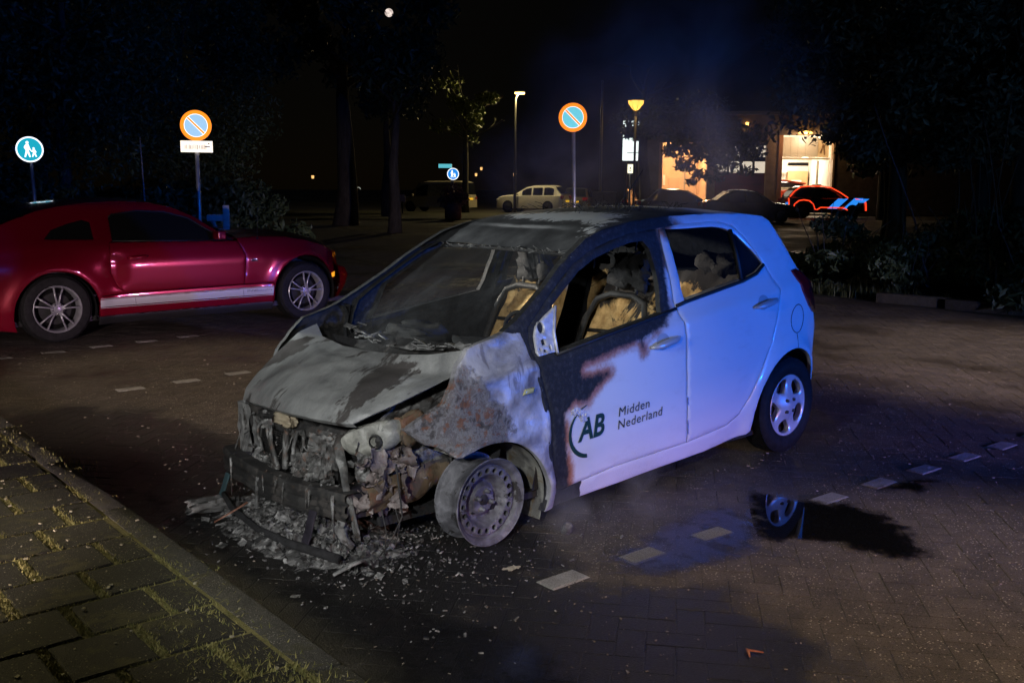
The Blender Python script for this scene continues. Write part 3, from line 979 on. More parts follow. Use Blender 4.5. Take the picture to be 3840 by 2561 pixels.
for sgn, fm in ((1, L_), (-1, R_)):
    panel('tail_lamp', [(-2.443, 1.104), (-2.496, 1.112), (-2.57, 1.085), (-2.635, .99), (-2.675, .92), (-2.715, .83), (-2.66, .84), (-2.59, .885), (-2.50, .985)], lambda a, b, d: fm(a, b, d-.014), REDLAMP, CAR, h=.03, rim=.03)
    q = MB(); q.grid(lambda u, v: tuple(np.array(rear_pt(.83+.27*u, sgn*(1-.18*v)))+np.array([-.014, 0, 0])), 8, 4)
    q.build('tail_lamp', REDLAMP, CAR, True)

# wheels
def tyre(c, axs, R, r, w, par, name='tyre'):
    q = MB()
    pr = [(r, -w*.42), (r+.012, -w*.47), ((R+r)/2, -w*.5), (R-.025, -w*.47), (R-.007, -w*.38), (R, -w*.2), (R, w*.2), (R-.007, w*.38), (R-.025, w*.47), ((R+r)/2, w*.5), (r+.012, w*.47), (r, w*.42)]
    q.lathe(pr, c, axs, 64)
    # tread blocks
    for k in range(64):
        a = 2*math.pi*k/64
        ax = Vector(axs).normalized(); u = ax.cross(Vector((0, 0, 1))).normalized(); ww = u.cross(ax)
        rad = math.cos(a)*u+math.sin(a)*ww; tan = ax.cross(rad)
        M = Matrix((tan, ax, rad)).transposed()
        for s in (-.30, -.1, .1, .30):
            p = Vector(c)+ax*(s*w)+rad*(R-.002 if abs(s) < .2 else R-.006)
            q.box(p, (R*.075, w*.15, .008), M)
    return q.build(name, RUBBER, par, True, angle=35)


def plate_fmap(c, axs, bulge):
    ax = Vector(axs).normalized(); u = ax.cross(Vector((0, 0, 1))).normalized(); w = u.cross(ax)
    c_, u_, w_, a_ = (np.array(k) for k in (c, u, w, ax))
    def fn(a, b, d):
        r = np.hypot(a, b)
        return c_+a[:, None]*u_+b[:, None]*w_+(bulge(r)-d)[:, None]*a_
    return fn


for sgn in (1, -1):
    w = thing('rear_wheel', None, None); w.location = (0, 0, 0)
    w.location = (-2.40+1.1, sgn*.70, .292); w.parent = CAR
    c = (-2.40, sgn*.70, .292); ax = (0, sgn, 0)
    tyre(c, ax, .292, .192, .175, w)
    q = MB(); q.lathe([(.03, .02), (.10, .028), (.15, .005), (.185, .035), (.192, .075), (.178, .07), (.175, .0), (.17, -.08)], c, ax, 48)
    q.build('steel_rim', STEELD, w, True, angle=40)
    holes = []
    for k in range(5):
        a = math.radians(90+36+72*k+8)
        hp = [(.170, -.30), (.150, -.43), (.118, -.36), (.092, -.12), (.086, 0), (.092, .12), (.118, .36), (.150, .43), (.170, .30), (.176, 0)]
        P = [((r)*math.cos(a+t*.98), (r)*math.sin(a+t*.98)) for r, t in hp]
        holes.append(smoothpoly(P, 2)[::-1])
    out = [(.193*math.cos(t), .193*math.sin(t)) for t in np.linspace(0, 2*math.pi, 73)[:-1]]
    panel('wheel_cover', out, plate_fmap(np.array(c)+np.array(ax)*.078, ax, lambda r: .020*np.exp(-(r/.06)**2)-.012*np.exp(-((r-.13)/.05)**2)), ALLOY, w, holes=holes, h=.014, ds=.012, rim=.03, hem=.006, ring=.008)
    for k in range(4):
        a = math.radians(45+90*k)
        q = MB(); q.lathe([(.0, .016), (.009, .015), (.011, .0), (.012, -.02)], np.array(c)+np.array([.048*math.cos(a), sgn*.085, .048*math.sin(a)]), ax, 12)
        q.build('wheel_nut', STEELD, w, True)

for sgn in (1, -1):
    c = np.array((0., sgn*.705, .203)); ax = (0, sgn, 0)
    w = thing('front_wheel', None, None); w.location = (1.1, sgn*.705, .203); w.parent = CAR
    w['label'] = 'bare burnt steel wheel without its tyre'
    q = MB()
    # flange, lips, barrel and inner flange of a tyreless steel rim
    pr = [(.150, .045), (.166, .040), (.172, .058), (.181, .066), (.188, .070), (.196, .078), (.200, .076), (.197, .066), (.186, .060), (.180, .040), (.176, .02), (.168, .01), (.166, -.02), (.176, -.035), (.181, -.06), (.186, -.068), (.198, -.072), (.200, -.080), (.195, -.084), (.184, -.078), (.172, -.06), (.160, -.02), (.158, .03)]
    q.lathe(pr, c, ax, 72, close=True)
    q.build('rim', RIMM, w, True, angle=50)
    holes = []
    for k in range(20):
        a = 2*math.pi*k/20
        holes.append([(.1385*math.cos(a)+.0125*math.cos(t), .1385*math.sin(a)+.0125*math.sin(t)) for t in np.linspace(0, 2*math.pi, 13)[:-1]][::-1])
    out = [(.163*math.cos(t), .163*math.sin(t)) for t in np.linspace(0, 2*math.pi, 73)[:-1]]
    panel('wheel_disc', out, plate_fmap(c+np.array(ax)*.034, ax, lambda r: np.interp(r, [0, .062, .075, .09, .112, .120, .155, .163], [-.012, -.012, -.040, -.048, -.004, .012, .016, .004])), RIMM, w, holes=holes, h=.012, ds=.012, rim=.012, hem=0.001, ring=.004)
    q = MB(); q.lathe([(0, .0), (.020, -.001), (.026, -.012), (.058, -.014)], c+np.array(ax)*.034, ax, 24); q.build('hub_cap', DARKM, w, True)
    for k in range(4):
        a = math.radians(20+90*k)
        q = MB(); q.lathe([(0, .016), (.008, .015), (.010, 0), (.013, -.012)], c+np.array([.042*math.cos(a), sgn*.034, .042*math.sin(a)]), ax, 8); q.build('wheel_nut', RIMM, w, True)
    q = MB(); q.lathe([(.03, -.03), (.118, -.03), (.118, -.05), (.03, -.05)], c, ax, 40, close=True); q.build('brake_disc', RUSTM, w, True, angle=40)
    q = MB(); q.lathe([(.02, -.05), (.055, -.06), (.05, -.16), (.02, -.2)], c, ax, 16); q.build('hub', DARKM, w, True)

# ------------------------------------------------------------------ the stripped front end
def crumple(q, c, s, seed, amp=.25, sub=3, rot=None, sc=3.0):
    """a crushed lump: a subdivided box pushed about by noise"""
    bm = bmesh.new()
    bmesh.ops.create_cube(bm, size=1)
    bmesh.ops.subdivide_edges(bm, edges=bm.edges[:], cuts=sub, use_grid_fill=True)
    M = rot if rot is not None else Matrix.Identity(3)
    bm.verts.index_update()
    v = []
    for p in bm.verts:
        n = mnoise.noise_vector(p.co*sc+Vector((seed*3.7, seed*1.3, seed)))
        w = p.co+n*amp
        v.append(M @ Vector((w.x*s[0], w.y*s[1], w.z*s[2]))+Vector(c))
    fs = [[a.index for a in fa.verts] for fa in bm.faces]
    bm.free()
    q.add(v, fs)


def crushed_sheet(q, c, lx, ly, M, seed, amp=.02, n=6):
    def fn(u, v):
        p = Vector(((u-.5)*lx, (v-.5)*ly, 0))
        k = mnoise.noise_vector(Vector((u*3, v*3, seed*2.1)))
        return tuple(M @ (p+k*amp)+Vector(c))
    q.grid(fn, n, n)


def RX(a): return Matrix.Rotation(a, 3, 'X')
def RY(a): return Matrix.Rotation(a, 3, 'Y')
def RZ(a): return Matrix.Rotation(a, 3, 'Z')


# bumper beam: a bowed box section with pressed grooves
q = MB()
def beam(u, v):
    y = -.66+1.185*u
    t = y/.66
    x = .625-.10*t*t
    z = .258+.032*u+.010*mnoise.noise(Vector((u*5, 0, 4)))
    sec = [(-.035, .055), (.028, .055), (.036, .045), (.036, .024), (.022, .018), (.022, .006), (.036, 0), (.036, -.024), (.022, -.03), (.022, -.042), (.036, -.05), (.030, -.066), (-.035, -.066)]
    k = v*(len(sec)-1); i = min(len(sec)-2, int(k)); w = k-i
    return (x+sec[i][0]*(1-w)+sec[i+1][0]*w+.004*mnoise.noise(Vector((u*9, v*6, 1))), y, z-.045+sec[i][1]*(1-w)+sec[i+1][1]*w)
q.grid(beam, 60, 24)
q.build('bumper_beam', DARKM, CAR, True, angle=40)
q = MB(); q.box((.51, .46, .235), (.11, .085, .125), RZ(-.1), .012); q.build('crash_box', mat('violet_burnt_steel', (.045, .04, .055), .5, .4, var=.5), CAR, True, angle=40)
q = MB(); q.box((.51, -.46, .205), (.11, .085, .12), RZ(.1), .012); q.build('crash_box', mat('violet_burnt_steel', (0, 0, 0)), CAR, True, angle=40)
# lower stiffener tube and its hangers
q = MB(); q.tube([(.66, -.46, .085), (.70, -.30, .06), (.735, 0.02, .05), (.72, .25, .046), (.655, .56, .045)], [.014, .014, .015, .019, .02], 10)
q.build('lower_stiffener', SOOT, CAR, True)
def strap(name, pts, w, m, th=.008):
    q = MB()
    for i in range(len(pts)-1):
        a, b = Vector(pts[i]), Vector(pts[i+1])
        d = (b-a); L = d.length; d.normalize()
        x = Vector((0, 1, 0)); x = (x-d*x.dot(d)).normalized(); z = x.cross(d)
        M = Matrix((x, d, z)).transposed()
        q.box((a+b)/2, (w, L+.006, th), M, .002)
        q.box((a+b)/2+z*.006, (w*.3, L, th), M, .002)
    return q.build(name, m, CAR, True, angle=40)
strap('hanger', [(.615, -.50, .17), (.65, -.51, .06)], .042, mat('teal_scorched_steel', (.04, .075, .085), .5, .3, var=.4))
strap('hanger', [(.635, .33, .19), (.665, .335, .10), (.69, .33, .025)], .055, mat('violet_burnt_steel', (0, 0, 0)))
strap('hanger', [(.652, -.13, .24), (.66, -.135, .10)], .018, PALEM)
# upright at the right end, curled strap at the left end
q = MB()
q.grid(lambda u, v: (.50+.015*mnoise.noise(Vector((u*7, v*4, 2))), -.60+.12*u+.02*v+.012*mnoise.noise(Vector((v*6, u*3, 5))), .505-.33*v+.012*mnoise.noise(Vector((u*5, v*8, 8)))), 8, 20)
q.grid(lambda u, v: (.50-.09*u, -.60+.02*v+.01*mnoise.noise(Vector((u*5, v*8, 3))), .505-.33*v), 5, 14)
q.grid(lambda u, v: (.485+.02*mnoise.noise(Vector((u*6, v*5, 9))), -.47+.09*u, .45-.25*v), 6, 12)
q.build('right_upright', PALEM, CAR, True)
q = MB()
ST = [(.49, .34, .515), (.515, .355, .47), (.535, .40, .425), (.545, .44, .385), (.555, .465, .33), (.56, .49, .28), (.555, .52, .20), (.55, .535, .13), (.545, .54, .09)]
q.tube(ST, [.014, .022, .024, .020, .017, .019, .022, .026, .022], 10, flat=.3)
q.build('bent_bracket', FRONTM, CAR, True)
q = MB()
q.tube([(.56, .44, .15), (.575, .455, .125), (.57, .47, .085), (.545, .50, .05)], [.022, .03, .032, .025], 10, flat=.5)
q.lathe([(.008, -.01), (.020, -.006), (.022, .004), (.008, .012)], (.585, .475, .165), (1, .3, 0), 14)
q.build('towing_lug', PALEM, CAR, True, angle=40)
# left headlamp housing: shallow bucket with a bulb hole
HL = smoothpoly([(.452, .515), (.505, .545), (.605, .582), (.735, .607), (.775, .600), (.785, .555), (.775, .515), (.725, .478), (.645, .447), (.55, .432), (.475, .452)], 2)
bulb = [(.700+.030*math.cos(a), .513+.025*math.sin(a)) for a in np.linspace(0, 2*math.pi, 19)[:-1]]
def hlmap(a, b, d):
    cx, cz = .62, .52
    r = np.clip(np.hypot((a-cx)/.17, (b-cz)/.085), 0, 1)
    bump_ = .008*np.array([mnoise.noise(Vector((x*16, 1, z*16))) for x, z in zip(a, b)])
    y = .40+(a-.45)*.62
    x = .545-(a-.45)*.42+.030*(1-r**2)+bump_-d
    return np.stack([x, y, b], -1)
panel('headlamp', HL, hlmap, m_burnt_steel('pale_burnt_lamp', (.10, .10, .088), (.25, .25, .22), (.42, .42, .375), patch=.60, blotch=(.12, .12, .11), rustp=.80, rough=.5, sc=6), CAR, holes=[bulb], h=.014, ds=.012, rim=.05, hem=.016, ring=.012)
q = MB()
p = hlmap(np.array([.700]), np.array([.513]), np.array([.005]))[0]
q.lathe([(.032, .004), (.027, .010), (.024, -.005), (.016, -.02), (0, -.012)], p, (.85, .5, 0), 20)
q.build('bulb_holder', DARKM, CAR, True, angle=40)
# right headlamp remains behind the upright
q = MB(); crumple(q, (.42, -.56, .42), (.12, .12, .13), 2.2, .2, 4); q.build('headlamp_remains', DARKM, CAR, True)
# inner wing, chassis rail, splash apron
q = MB()
q.grid(lambda u, v: (.52-.50*u, .50+.03*u+.035*mnoise.noise(Vector((u*5, v*4, 1.2)))+.012*mnoise.noise(Vector((u*18, v*13, 3))), .33+(.17+.22*min(1, u*2))*v), 44, 30)
q.build('inner_wing', FRONTM, CAR, True)
q = MB()
def railp(u, v):
    top = .325+.055*math.sin(u*1.7); bot = .20+.045*u+.02*math.sin(u*9)*u
    return (.52-.44*u, .565+.018*mnoise.noise(Vector((u*4, v*3, 6)))+.03*math.sin(v*3.14), bot+(top-bot)*v)
q.grid(railp, 30, 10)
q.build('chassis_rail', RUSTM, CAR, True)
q = MB()
for k in range(26):
    u = random.random()
    M = RZ(random.uniform(-1, 1)) @ RX(random.uniform(.6, 2.2)) @ RY(random.uniform(-.6, .6))
    crushed_sheet(q, (.52-.26*random.random(), .56+random.uniform(-.06, .05), random.uniform(.22, .44)), random.uniform(.06, .14), random.uniform(.05, .12), M, k*1.7, .03, 8)
q.build('crushed_liner', m_burnt_steel('rosy_burnt_sheet', (.05, .045, .045), (.17, .14, .135), (.34, .30, .29), patch=.66, rustp=.6, rough=.5, sc=4), CAR, True)
q = MB(); crumple(q, (.30, .60, .56), (.12, .05, .12), 5.5, .16, 4, RY(.3)); q.build('washer_bottle_remains', RUSTM, CAR, True)
# engine bay: block, radiator, fan ring, hoses, battery tray
q = MB(); q.box((.28, -.05, .36), (.36, .62, .30), RZ(.05), .03); crumple(q, (.36, -.12, .44), (.22, .40, .16), 1.1, .2, 5); crumple(q, (.40, .14, .36), (.16, .24, .2), 3.3, .25, 5)
q.build('engine_block', DARKM, CAR, True, angle=40)
q = MB()
for k in range(26):
    z = .16+.012*k
    q.box((.47+.012*mnoise.noise(Vector((k*.4, 0, 0))), -.08, z), (.02, .62, .005), RX(.01*math.sin(k)))
q.box((.465, -.40, .32), (.04, .03, .34)); q.box((.465, .24, .32), (.04, .03, .34))
q.build('radiator', DARKM, CAR, False)
for (yy, zz, rr_) in ((.04, .385, .085), (-.30, .36, .10)):
    q = MB()
    ring = [(.515+.01*math.sin(3*a), yy+rr_*.55*math.cos(a), zz+rr_*math.sin(a)) for a in np.linspace(0, 2*math.pi, 26)]
    q.tube(ring, .009, 6, caps=False)
    q.build('fan_shroud', FRONTM, CAR, True)
q = MB()
hoses = [[(.52, .02, .47), (.55, .03, .40), (.555, .05, .30), (.55, .08, .22)], [(.50, -.06, .50), (.535, -.06, .44), (.54, -.06, .36), (.545, -.06, .28)], [(.49, .16, .46), (.53, .2, .40), (.52, .26, .36), (.54, .28, .30)],
         [(.44, .34, .52), (.50, .32, .44), (.52, .28, .42)], [(.53, -.2, .46), (.545, -.19, .38), (.55, -.14, .30), (.56, -.1, .27)]]
for h_ in hoses:
    q = MB(); q.tube(h_, random.uniform(.008, .016), 8); q.build('hose', FRONTM, CAR, True)
q = MB()
for (c_, s_, sd) in (((.52, .235, .345), (.06, .13, .09), 1.5), ((.545, .30, .275), (.05, .12, .07), 2.5), ((.50, .22, .45), (.06, .13, .08), 3.5), ((.53, .10, .33), (.05, .1, .1), 4.5), ((.54, -.27, .265), (.06, .06, .06), 6.5), ((.50, .30, .40), (.05, .08, .1), 7.5)):
    q = MB(); crumple(q, c_, s_, sd, .28, 6, RZ(sd), 4.5); q.build('engine_ancillary', FRONTM, CAR, True, angle=45)
q = MB()
q.lathe([(.0, .03), (.022, .03), (.026, 0), (.03, -.03)], (.545, .17, .385), (1, .2, .1), 16)
q.build('pulley', FRONTM, CAR, True, angle=45)
q = MB(); q.lathe([(.0, .02), (.016, .02), (.02, -.02)], (.555, .33, .30), (1, .2, 0), 14); q.build('pulley', FRONTM, CAR, True, angle=45)
q = MB(); q.tube([(.535, -.345, .285), (.54, -.30, .262), (.545, -.26, .262)], [.028, .034, .024], 14); q.build('horn', PALEM, CAR, True, angle=40)
q = MB(); crumple(q, (.52, -.08, .505), (.05, .13, .05), 8.2, .3, 5); q.build('bonnet_latch', m_burnt_steel('sandy_burnt', (.12, .10, .06), (.30, .25, .17), (.42, .36, .26), patch=.7, sc=5), CAR, True)
# slam panel strip under the bonnet edge with its burnt edge
q = MB(); q.grid(lambda u, v: (.43+.05*math.sin(u*3.14)+.03*v, -.58+1.08*u, .455+.075*u-.05*v+.01*mnoise.noise(Vector((u*9, v*2, 4)))), 30, 4)
q.build('slam_panel', DARKM, CAR, True)
# melted drips and bare harness wires hanging over the radiator and the beam
q = MB()
for k in range(15):
    y = random.uniform(-.52, .42); x = random.uniform(.50, .58); z = random.uniform(.30, .50)
    L = random.uniform(.06, .22)
    q.tube([(x, y, z), (x+random.uniform(-.02, .03), y+random.uniform(-.03, .03), z-L*.4), (x+random.uniform(0, .05), y+random.uniform(-.06, .06), z-L)], random.choice((.0018, .0025, .003, .004)), 5)
for k in range(7):
    y = random.uniform(-.55, .50); t_y = y/.66
    x = .655-.10*t_y*t_y; z = .30+.027*(y+.66); L = random.uniform(.05, .20)
    q.tube([(x-.02, y, z-.03), (x+.008, y+.004, z-.05), (x+.012, y+random.uniform(-.02, .02), z-.05-L)], [.006, random.uniform(.004, .010), .002], 6)
q.build('melted_drips', FRONTM, CAR, True)['kind'] = 'stuff'
q = MB()
for k in range(85):
    M = RZ(random.uniform(0, 6.3)) @ RX(random.uniform(-1.4, 1.4)) @ RY(random.uniform(-1, 1))
    s_ = random.uniform(.008, .034)
    crushed_sheet(q, (random.uniform(.40, .57), random.uniform(-.52, .50), random.uniform(.22, .50)), s_*random.uniform(.6, 2.2), s_, M, k*.91, s_*.35, 3)
q.build('charred_scraps', FRONTM, CAR, False)['kind'] = 'stuff'
# loose wires under the wing
q = MB()
q.tube([(.40, .62, .42), (.405, .65, .30), (.40, .66, .20), (.43, .63, .10), (.48, .60, .02)], .004, 6)
q.tube([(.45, .58, .22), (.44, .60, .12), (.46, .61, .03)], .003, 6)
q.tube([(.38, .56, .25), (.37, .60, .14), (.41, .62, .05)], .003, 6)
q.build('wire', DARKM, CAR, True)
# firewall, floor, sills
q = MB(); q.grid(lambda u, v: (-.12+.05*mnoise.noise(Vector((u*5, v*4, 0))), -.68+1.36*u, .16+.62*v), 20, 10)
q.build('firewall', SOOT, CAR, True)
q = MB(); q.box((-1.2, 0, .155), (2.5, 1.42, .03)); q.box((.15, 0, .13), (.5, 1.0, .04))
q.build('floor_pan', SOOT, CAR)
# dashboard remains
q = MB()
q.grid(lambda u, v: (-.20-.30*v, -.66+1.32*u, .775+.02*math.sin(v*3.1)+.05*mnoise.noise(Vector((u*7, v*4, 2)))-.10*v*v), 30, 12)
q.grid(lambda u, v: (-.50+.05*mnoise.noise(Vector((u*8, v*4, 5)))+.1*v, -.66+1.32*u, .68-.35*v), 30, 8)
crumple(q, (-.36, -.25, .80), (.2, .3, .10), 4.4, .3, 5); crumple(q, (-.40, .30, .78), (.16, .3, .12), 6.4, .3, 5)
q.build('dashboard_remains', m_burnt_steel('dash_char', (.010, .011, .011), (.022, .023, .023), (.06, .055, .045), patch=.7, rustp=.7, rough=.8, sc=3), CAR, True)
q = MB(); ring = [(-.62+.05*math.sin(a), .36+.175*math.cos(a), .80+.165*math.sin(a)) for a in np.linspace(0, 2*math.pi, 40)]
q.tube(ring, .011, 8, caps=False); q.tube([(-.62, .36, .80), (-.35, .36, .72)], .02, 8); q.tube([(-.62, .19, .79), (-.61, .36, .80), (-.62, .53, .79)], .009, 6)
q.build('steering_wheel', SOOT, CAR, True)
# front seats: foam back with scorched frame and headrest posts
for sy, dx in ((.36, 0), (-.34, .06)):
    st = thing('front_seat', None, None); st.location = (-1.25+dx+1.1, sy, .3); st.parent = CAR
    def sb(u, v, sy=sy, dx=dx):
        w = .235*(1-.22*v*v); y = (-1+2*u)*w
        n = mnoise.noise(Vector((u*5, v*6, sy)))
        return (-1.17-.30*v+dx+.05*(2*u-1)**2+.020*n, sy+y, .42+.64*v+.02*n*(v > .9))
    q = MB(); q.grid(sb, 24, 28)
    q.grid(lambda u, v: tuple(np.array(sb(u, v))+np.array([-.09, 0, .01])), 8, 12)
    q.grid(lambda u, v: (sb(0, u)[0]-.09*v, sb(0, u)[1]-.0, sb(0, u)[2]+.01*v), 14, 3); q.grid(lambda u, v: (sb(1, u)[0]-.09*v, sb(1, u)[1], sb(1, u)[2]+.01*v), 14, 3)
    q.build('backrest_foam', FOAM, st, True)
    q = MB()
    fr = [(-1.10+dx, sy-.22, .42), (-1.30+dx, sy-.215, .86), (-1.345+dx, sy-.17, .965), (-1.36+dx, sy-.08, 1.0), (-1.36+dx, sy+.08, 1.0), (-1.345+dx, sy+.17, .965), (-1.30+dx, sy+.215, .86), (-1.10+dx, sy+.22, .42)]
    q.tube([(a+.028, b, c) for a, b, c in fr], .019, 8)
    q.tube([(-1.275+dx, sy-.2, .79), (-1.27+dx, sy, .80), (-1.275+dx, sy+.2, .785)], .011, 6)
    for k in (-.07, .07): q.tube([(-1.36+dx, sy+k, .98), (-1.385+dx, sy+k, 1.13)], .010, 6)
    q.build('seat_frame', DARKM, st, True)
    q = MB(); crumple(q, (-1.40+dx, sy, 1.13), (.09, .21, .17), 3.1+sy, .36, 6); q.build('headrest', SOOT, st, True)
    q = MB(); crumple(q, (-.93+dx, sy, .36), (.5, .46, .16), 9.1+sy, .12, 5); q.build('seat_cushion', FOAM, st, True)
# rear bench with torn foam
st = thing('rear_seat', None, None); st.location = (-2.1+1.1, 0, .4); st.parent = CAR
q = MB()
q.grid(lambda u, v: (-2.0-.16*v+.03*mnoise.noise(Vector((u*12, v*4, 7))), -.60+1.2*u, .55+.53*v+.03*mnoise.noise(Vector((u*16, 0, 2)))*(v > .85)), 50, 20)
q.build('backrest_foam', FOAM, st, True)
q = MB(); crumple(q, (-1.75, 0, .48), (.5, 1.2, .18), 2.7, .08, 5); q.build('seat_cushion', FOAM, st, True)
for yy in (-.36, .36):
    q = MB(); crumple(q, (-2.20, yy, 1.12), (.08, .22, .13), 5.1+yy, .36, 6); q.build('headrest', SOOT, st, True)
q = MB(); q.grid(lambda u, v: (-2.18-.3*v, -.62+1.24*u, 1.06+.01*v), 8, 3); q.build('parcel_shelf', SOOT, CAR, True)
# charred headlining: sagging shreds under the roof
q = MB()
q.grid(lambda u, v: (-.85-1.4*u, -.5+1.0*v, float(ze(-.85-1.4*u))-.02-.035*abs(mnoise.noise(Vector((u*6, v*5, 3))))), 30, 16)
for k in range(26):
    x = -.9-1.2*random.random(); y = random.uniform(-.45, .45); z = float(ze(x))-.02; L = random.uniform(.05, .32)
    q.tube([(x, y, z), (x+random.uniform(-.02, .02), y+random.uniform(-.02, .02), z-L*.5), (x+random.uniform(-.03, .03), y+random.uniform(-.03, .03), z-L)], random.choice((.002, .003, .006)), 5)
q.build('charred_headlining', SOOT, CAR, True)['kind'] = 'stuff'

# ------------------------------------------------------------------ debris on the ground under the nose
def ash_z(x, y):
    d = ((x-.49)/.29)**2+((y-.04)/.52)**2
    return -.014+.015*mnoise.noise(Vector((x*14, y*14, 2)))+.102*math.exp(-d*1.3)*(1+.5*mnoise.noise(Vector((x*9, y*9, 0))))+.022*mnoise.noise(Vector((x*30, y*30, 4)))*math.exp(-d)
q = MB(); q.grid(lambda u, v: (.02+.80*u, -.75+1.55*v, ash_z(.02+.80*u, -.75+1.55*v)-.004), 60, 90)
tag(q.build('ash_heap', ASH, None, True), 'heap of grey ash and melted plastic under the stripped nose of the burnt car', 'ash', kind='stuff')
q = MB()
for k in range(3800):
    x = random.gauss(.52, .105); y = random.gauss(.06, .23)
    if x > 1.0: continue
    s = random.choice((.006, .008, .011, .015, .021, .03))
    M = RZ(random.uniform(0, 6.3)) @ RX(random.uniform(-1.0, 1.0)) @ RY(random.uniform(-1, 1))
    crushed_sheet(q, (x, y, max(.004, ash_z(x, y))+s*.25), s*random.uniform(.6, 2.0), s, M, k*.77, s*.3, 2)
tag(q.build('burnt_shards', ASH, None, False), 'loose crumpled shards and flakes strewn through the ash under the bumper beam', 'debris', kind='stuff')
q = MB()
for k in range(3000):
    r = abs(random.gauss(0, .55)); a = random.uniform(0, 6.28)
    x = .35+r*math.cos(a)*.75; y = .25+r*math.sin(a)*1.15
    if x > 1.0: continue
    s = random.choice((.002, .003, .004, .005, .007, .010))
    M = RZ(random.uniform(0, 6.3)) @ RX(random.uniform(-.6, .6)) @ RY(random.uniform(-.6, .6))
    q.box((x, y, .004+s*.3), (s*random.uniform(.6, 2.2), s, s*.5), M)
tag(q.build('burnt_crumbs', ASH, None, False), 'crumbs of ash and glass scattered on the wet ground before the burnt car', 'debris', kind='stuff')
q = MB(); crumple(q, (.73, -.50, .035), (.20, .10, .05), 4.1, .3, 6); tag(q.build('melted_lump', PALEM, None, True), 'pale melted lump lying left of the lower stiffener tube', 'debris')
q = MB(); q.tube([(.80, -.28, .02), (.74, -.24, .06), (.66, -.22, .10)], .010, 6, flat=.4)
tag(q.build('rusty_strip', m_burnt_steel('red_rust', (.14, .05, .03), (.24, .11, .07), (.34, .2, .15), patch=.8, rustp=.8, sc=4), None, True), 'short reddish metal strip leaning against the lower stiffener tube', 'debris')
q = MB(); q.tube([(.72, .62, .012), (.66, .66, .05), (.60, .655, .055), (.57, .63, .016)], .013, 8, flat=.6)
tag(q.build('melted_hook', PALEM, None, True), 'pale bent hook of melted metal at the end of the stiffener tube', 'debris')
c = np.array((-.36, .90, .03))
q = MB(); q.lathe([(0, .034), (.016, .033), (.024, .024), (.022, .018), (.026, .014), (.023, .006), (.027, .0), (.024, -.008), (.028, -.014), (.022, -.03), (0, -.03)], c, (.3, .6, .55), 24)
tag(q.build('ribbed_metal_cap', mat('dull_tin', (.13, .13, .135), .4, .7, var=.6, vscale=70), None, True, angle=30), 'small ribbed metal cap lying on the ground by the front door sill', 'metal cap')
q = MB(); q.grid(lambda u, v: (.09+.07*u+.01*math.sin(v*7), 1.03+.04*v, .012+.008*mnoise.noise(Vector((u*6, v*6, 1)))), 8, 6)
tag(q.build('crushed_leaf', mat('pale_leaf', (.42, .36, .28), .8, var=.3), None, True), 'pale dry leaf on the ground between the front wheel and the nearest white paver', 'leaf')
q = MB(); q.tube([(-.02, 2.18, .008), (.02, 2.14, .016), (.05, 2.17, .01)], [.004, .011, .003], 6, flat=.4)
tag(q.build('orange_scrap', mat('orange_scrap', (.22, .07, .035), .6), None, True), 'tiny orange scrap on the dark foreground pavers', 'scrap')

# ------------------------------------------------------------------ ground: lot paving, white bay pavers, kerb, footway, verges
def sheet(name, poly, z, m, h=None):
    v = [(a, b, z) for a, b in poly]
    o = mesh(name, v, [tuple(range(len(v)))], m, None, False)
    return tag(o, kind='structure')


BRICKM = m_ground('worn_brick_paving', (.056, .045, .036), (.122, .098, .078), (.52, .45, .36), wetlo=.44, wethi=.66, wetr=.26, grit=2.2, stain=True)
SANDM = m_ground('joint_sand', (.034, .029, .024), (.075, .064, .052), (.36, .32, .27), sc=1.0, grit=2, stain=True)
ASPH = m_ground('far_asphalt', (.030, .028, .026), (.055, .05, .047), (.2, .19, .18), sc=.5, wetr=.4)
VERGE = m_ground('dark_verge', (.014, .016, .007), (.040, .043, .016), (.16, .14, .07), sc=.6, wetlo=.8, wethi=.9)
WHITEB = m_ground('worn_white_concrete', (.24, .235, .225), (.42, .41, .39), (.55, .54, .5), sc=2.0, wetlo=.62, wethi=.8, wetr=.3)
TILEM = m_ground('old_concrete_tile', (.009, .0085, .0065), (.026, .024, .018), (.42, .38, .26), sc=1.3, wetlo=.7, wethi=.9, moss=(.075, .068, .022), grit=1.5)
MOSSB = m_ground('mossy_joint', (.12, .115, .034), (.30, .26, .09), (.36, .30, .14), sc=1.5, wetlo=.9, wethi=.99, grit=2)
KERBM = m_ground('kerb_concrete', (.040, .037, .031), (.095, .089, .075), (.40, .37, .31), sc=1.6, wetlo=.7, wethi=.9, moss=(.05, .045, .02), grit=3)

sheet('ground', [(-260, -260), (60, -260), (60, 40), (-260, 40)], -.05, ASPH)
sheet('parking_lot_bed', [(-10.6, -11), (1.16, -11), (1.16, 5.2), (-10.6, 5.2)], -.006, SANDM)
sheet('left_verge', [(4, -9.4), (-4.4, -9.4), (-12.5, -20.7), (-16.4, -23.9), (-15, -33), (14, -33)], .004, VERGE)
sheet('far_verge', [(-19, -38), (-24.8, -34.5), (-31.0, -30.9), (-38, -37), (-30, -50), (-18, -50)], .004, VERGE)
sheet('right_verge', [(-10.62, -5.6), (-10.2, -.8), (-10.0, 6), (-60, 6), (-60, -8), (-26, -12)], .004, VERGE)

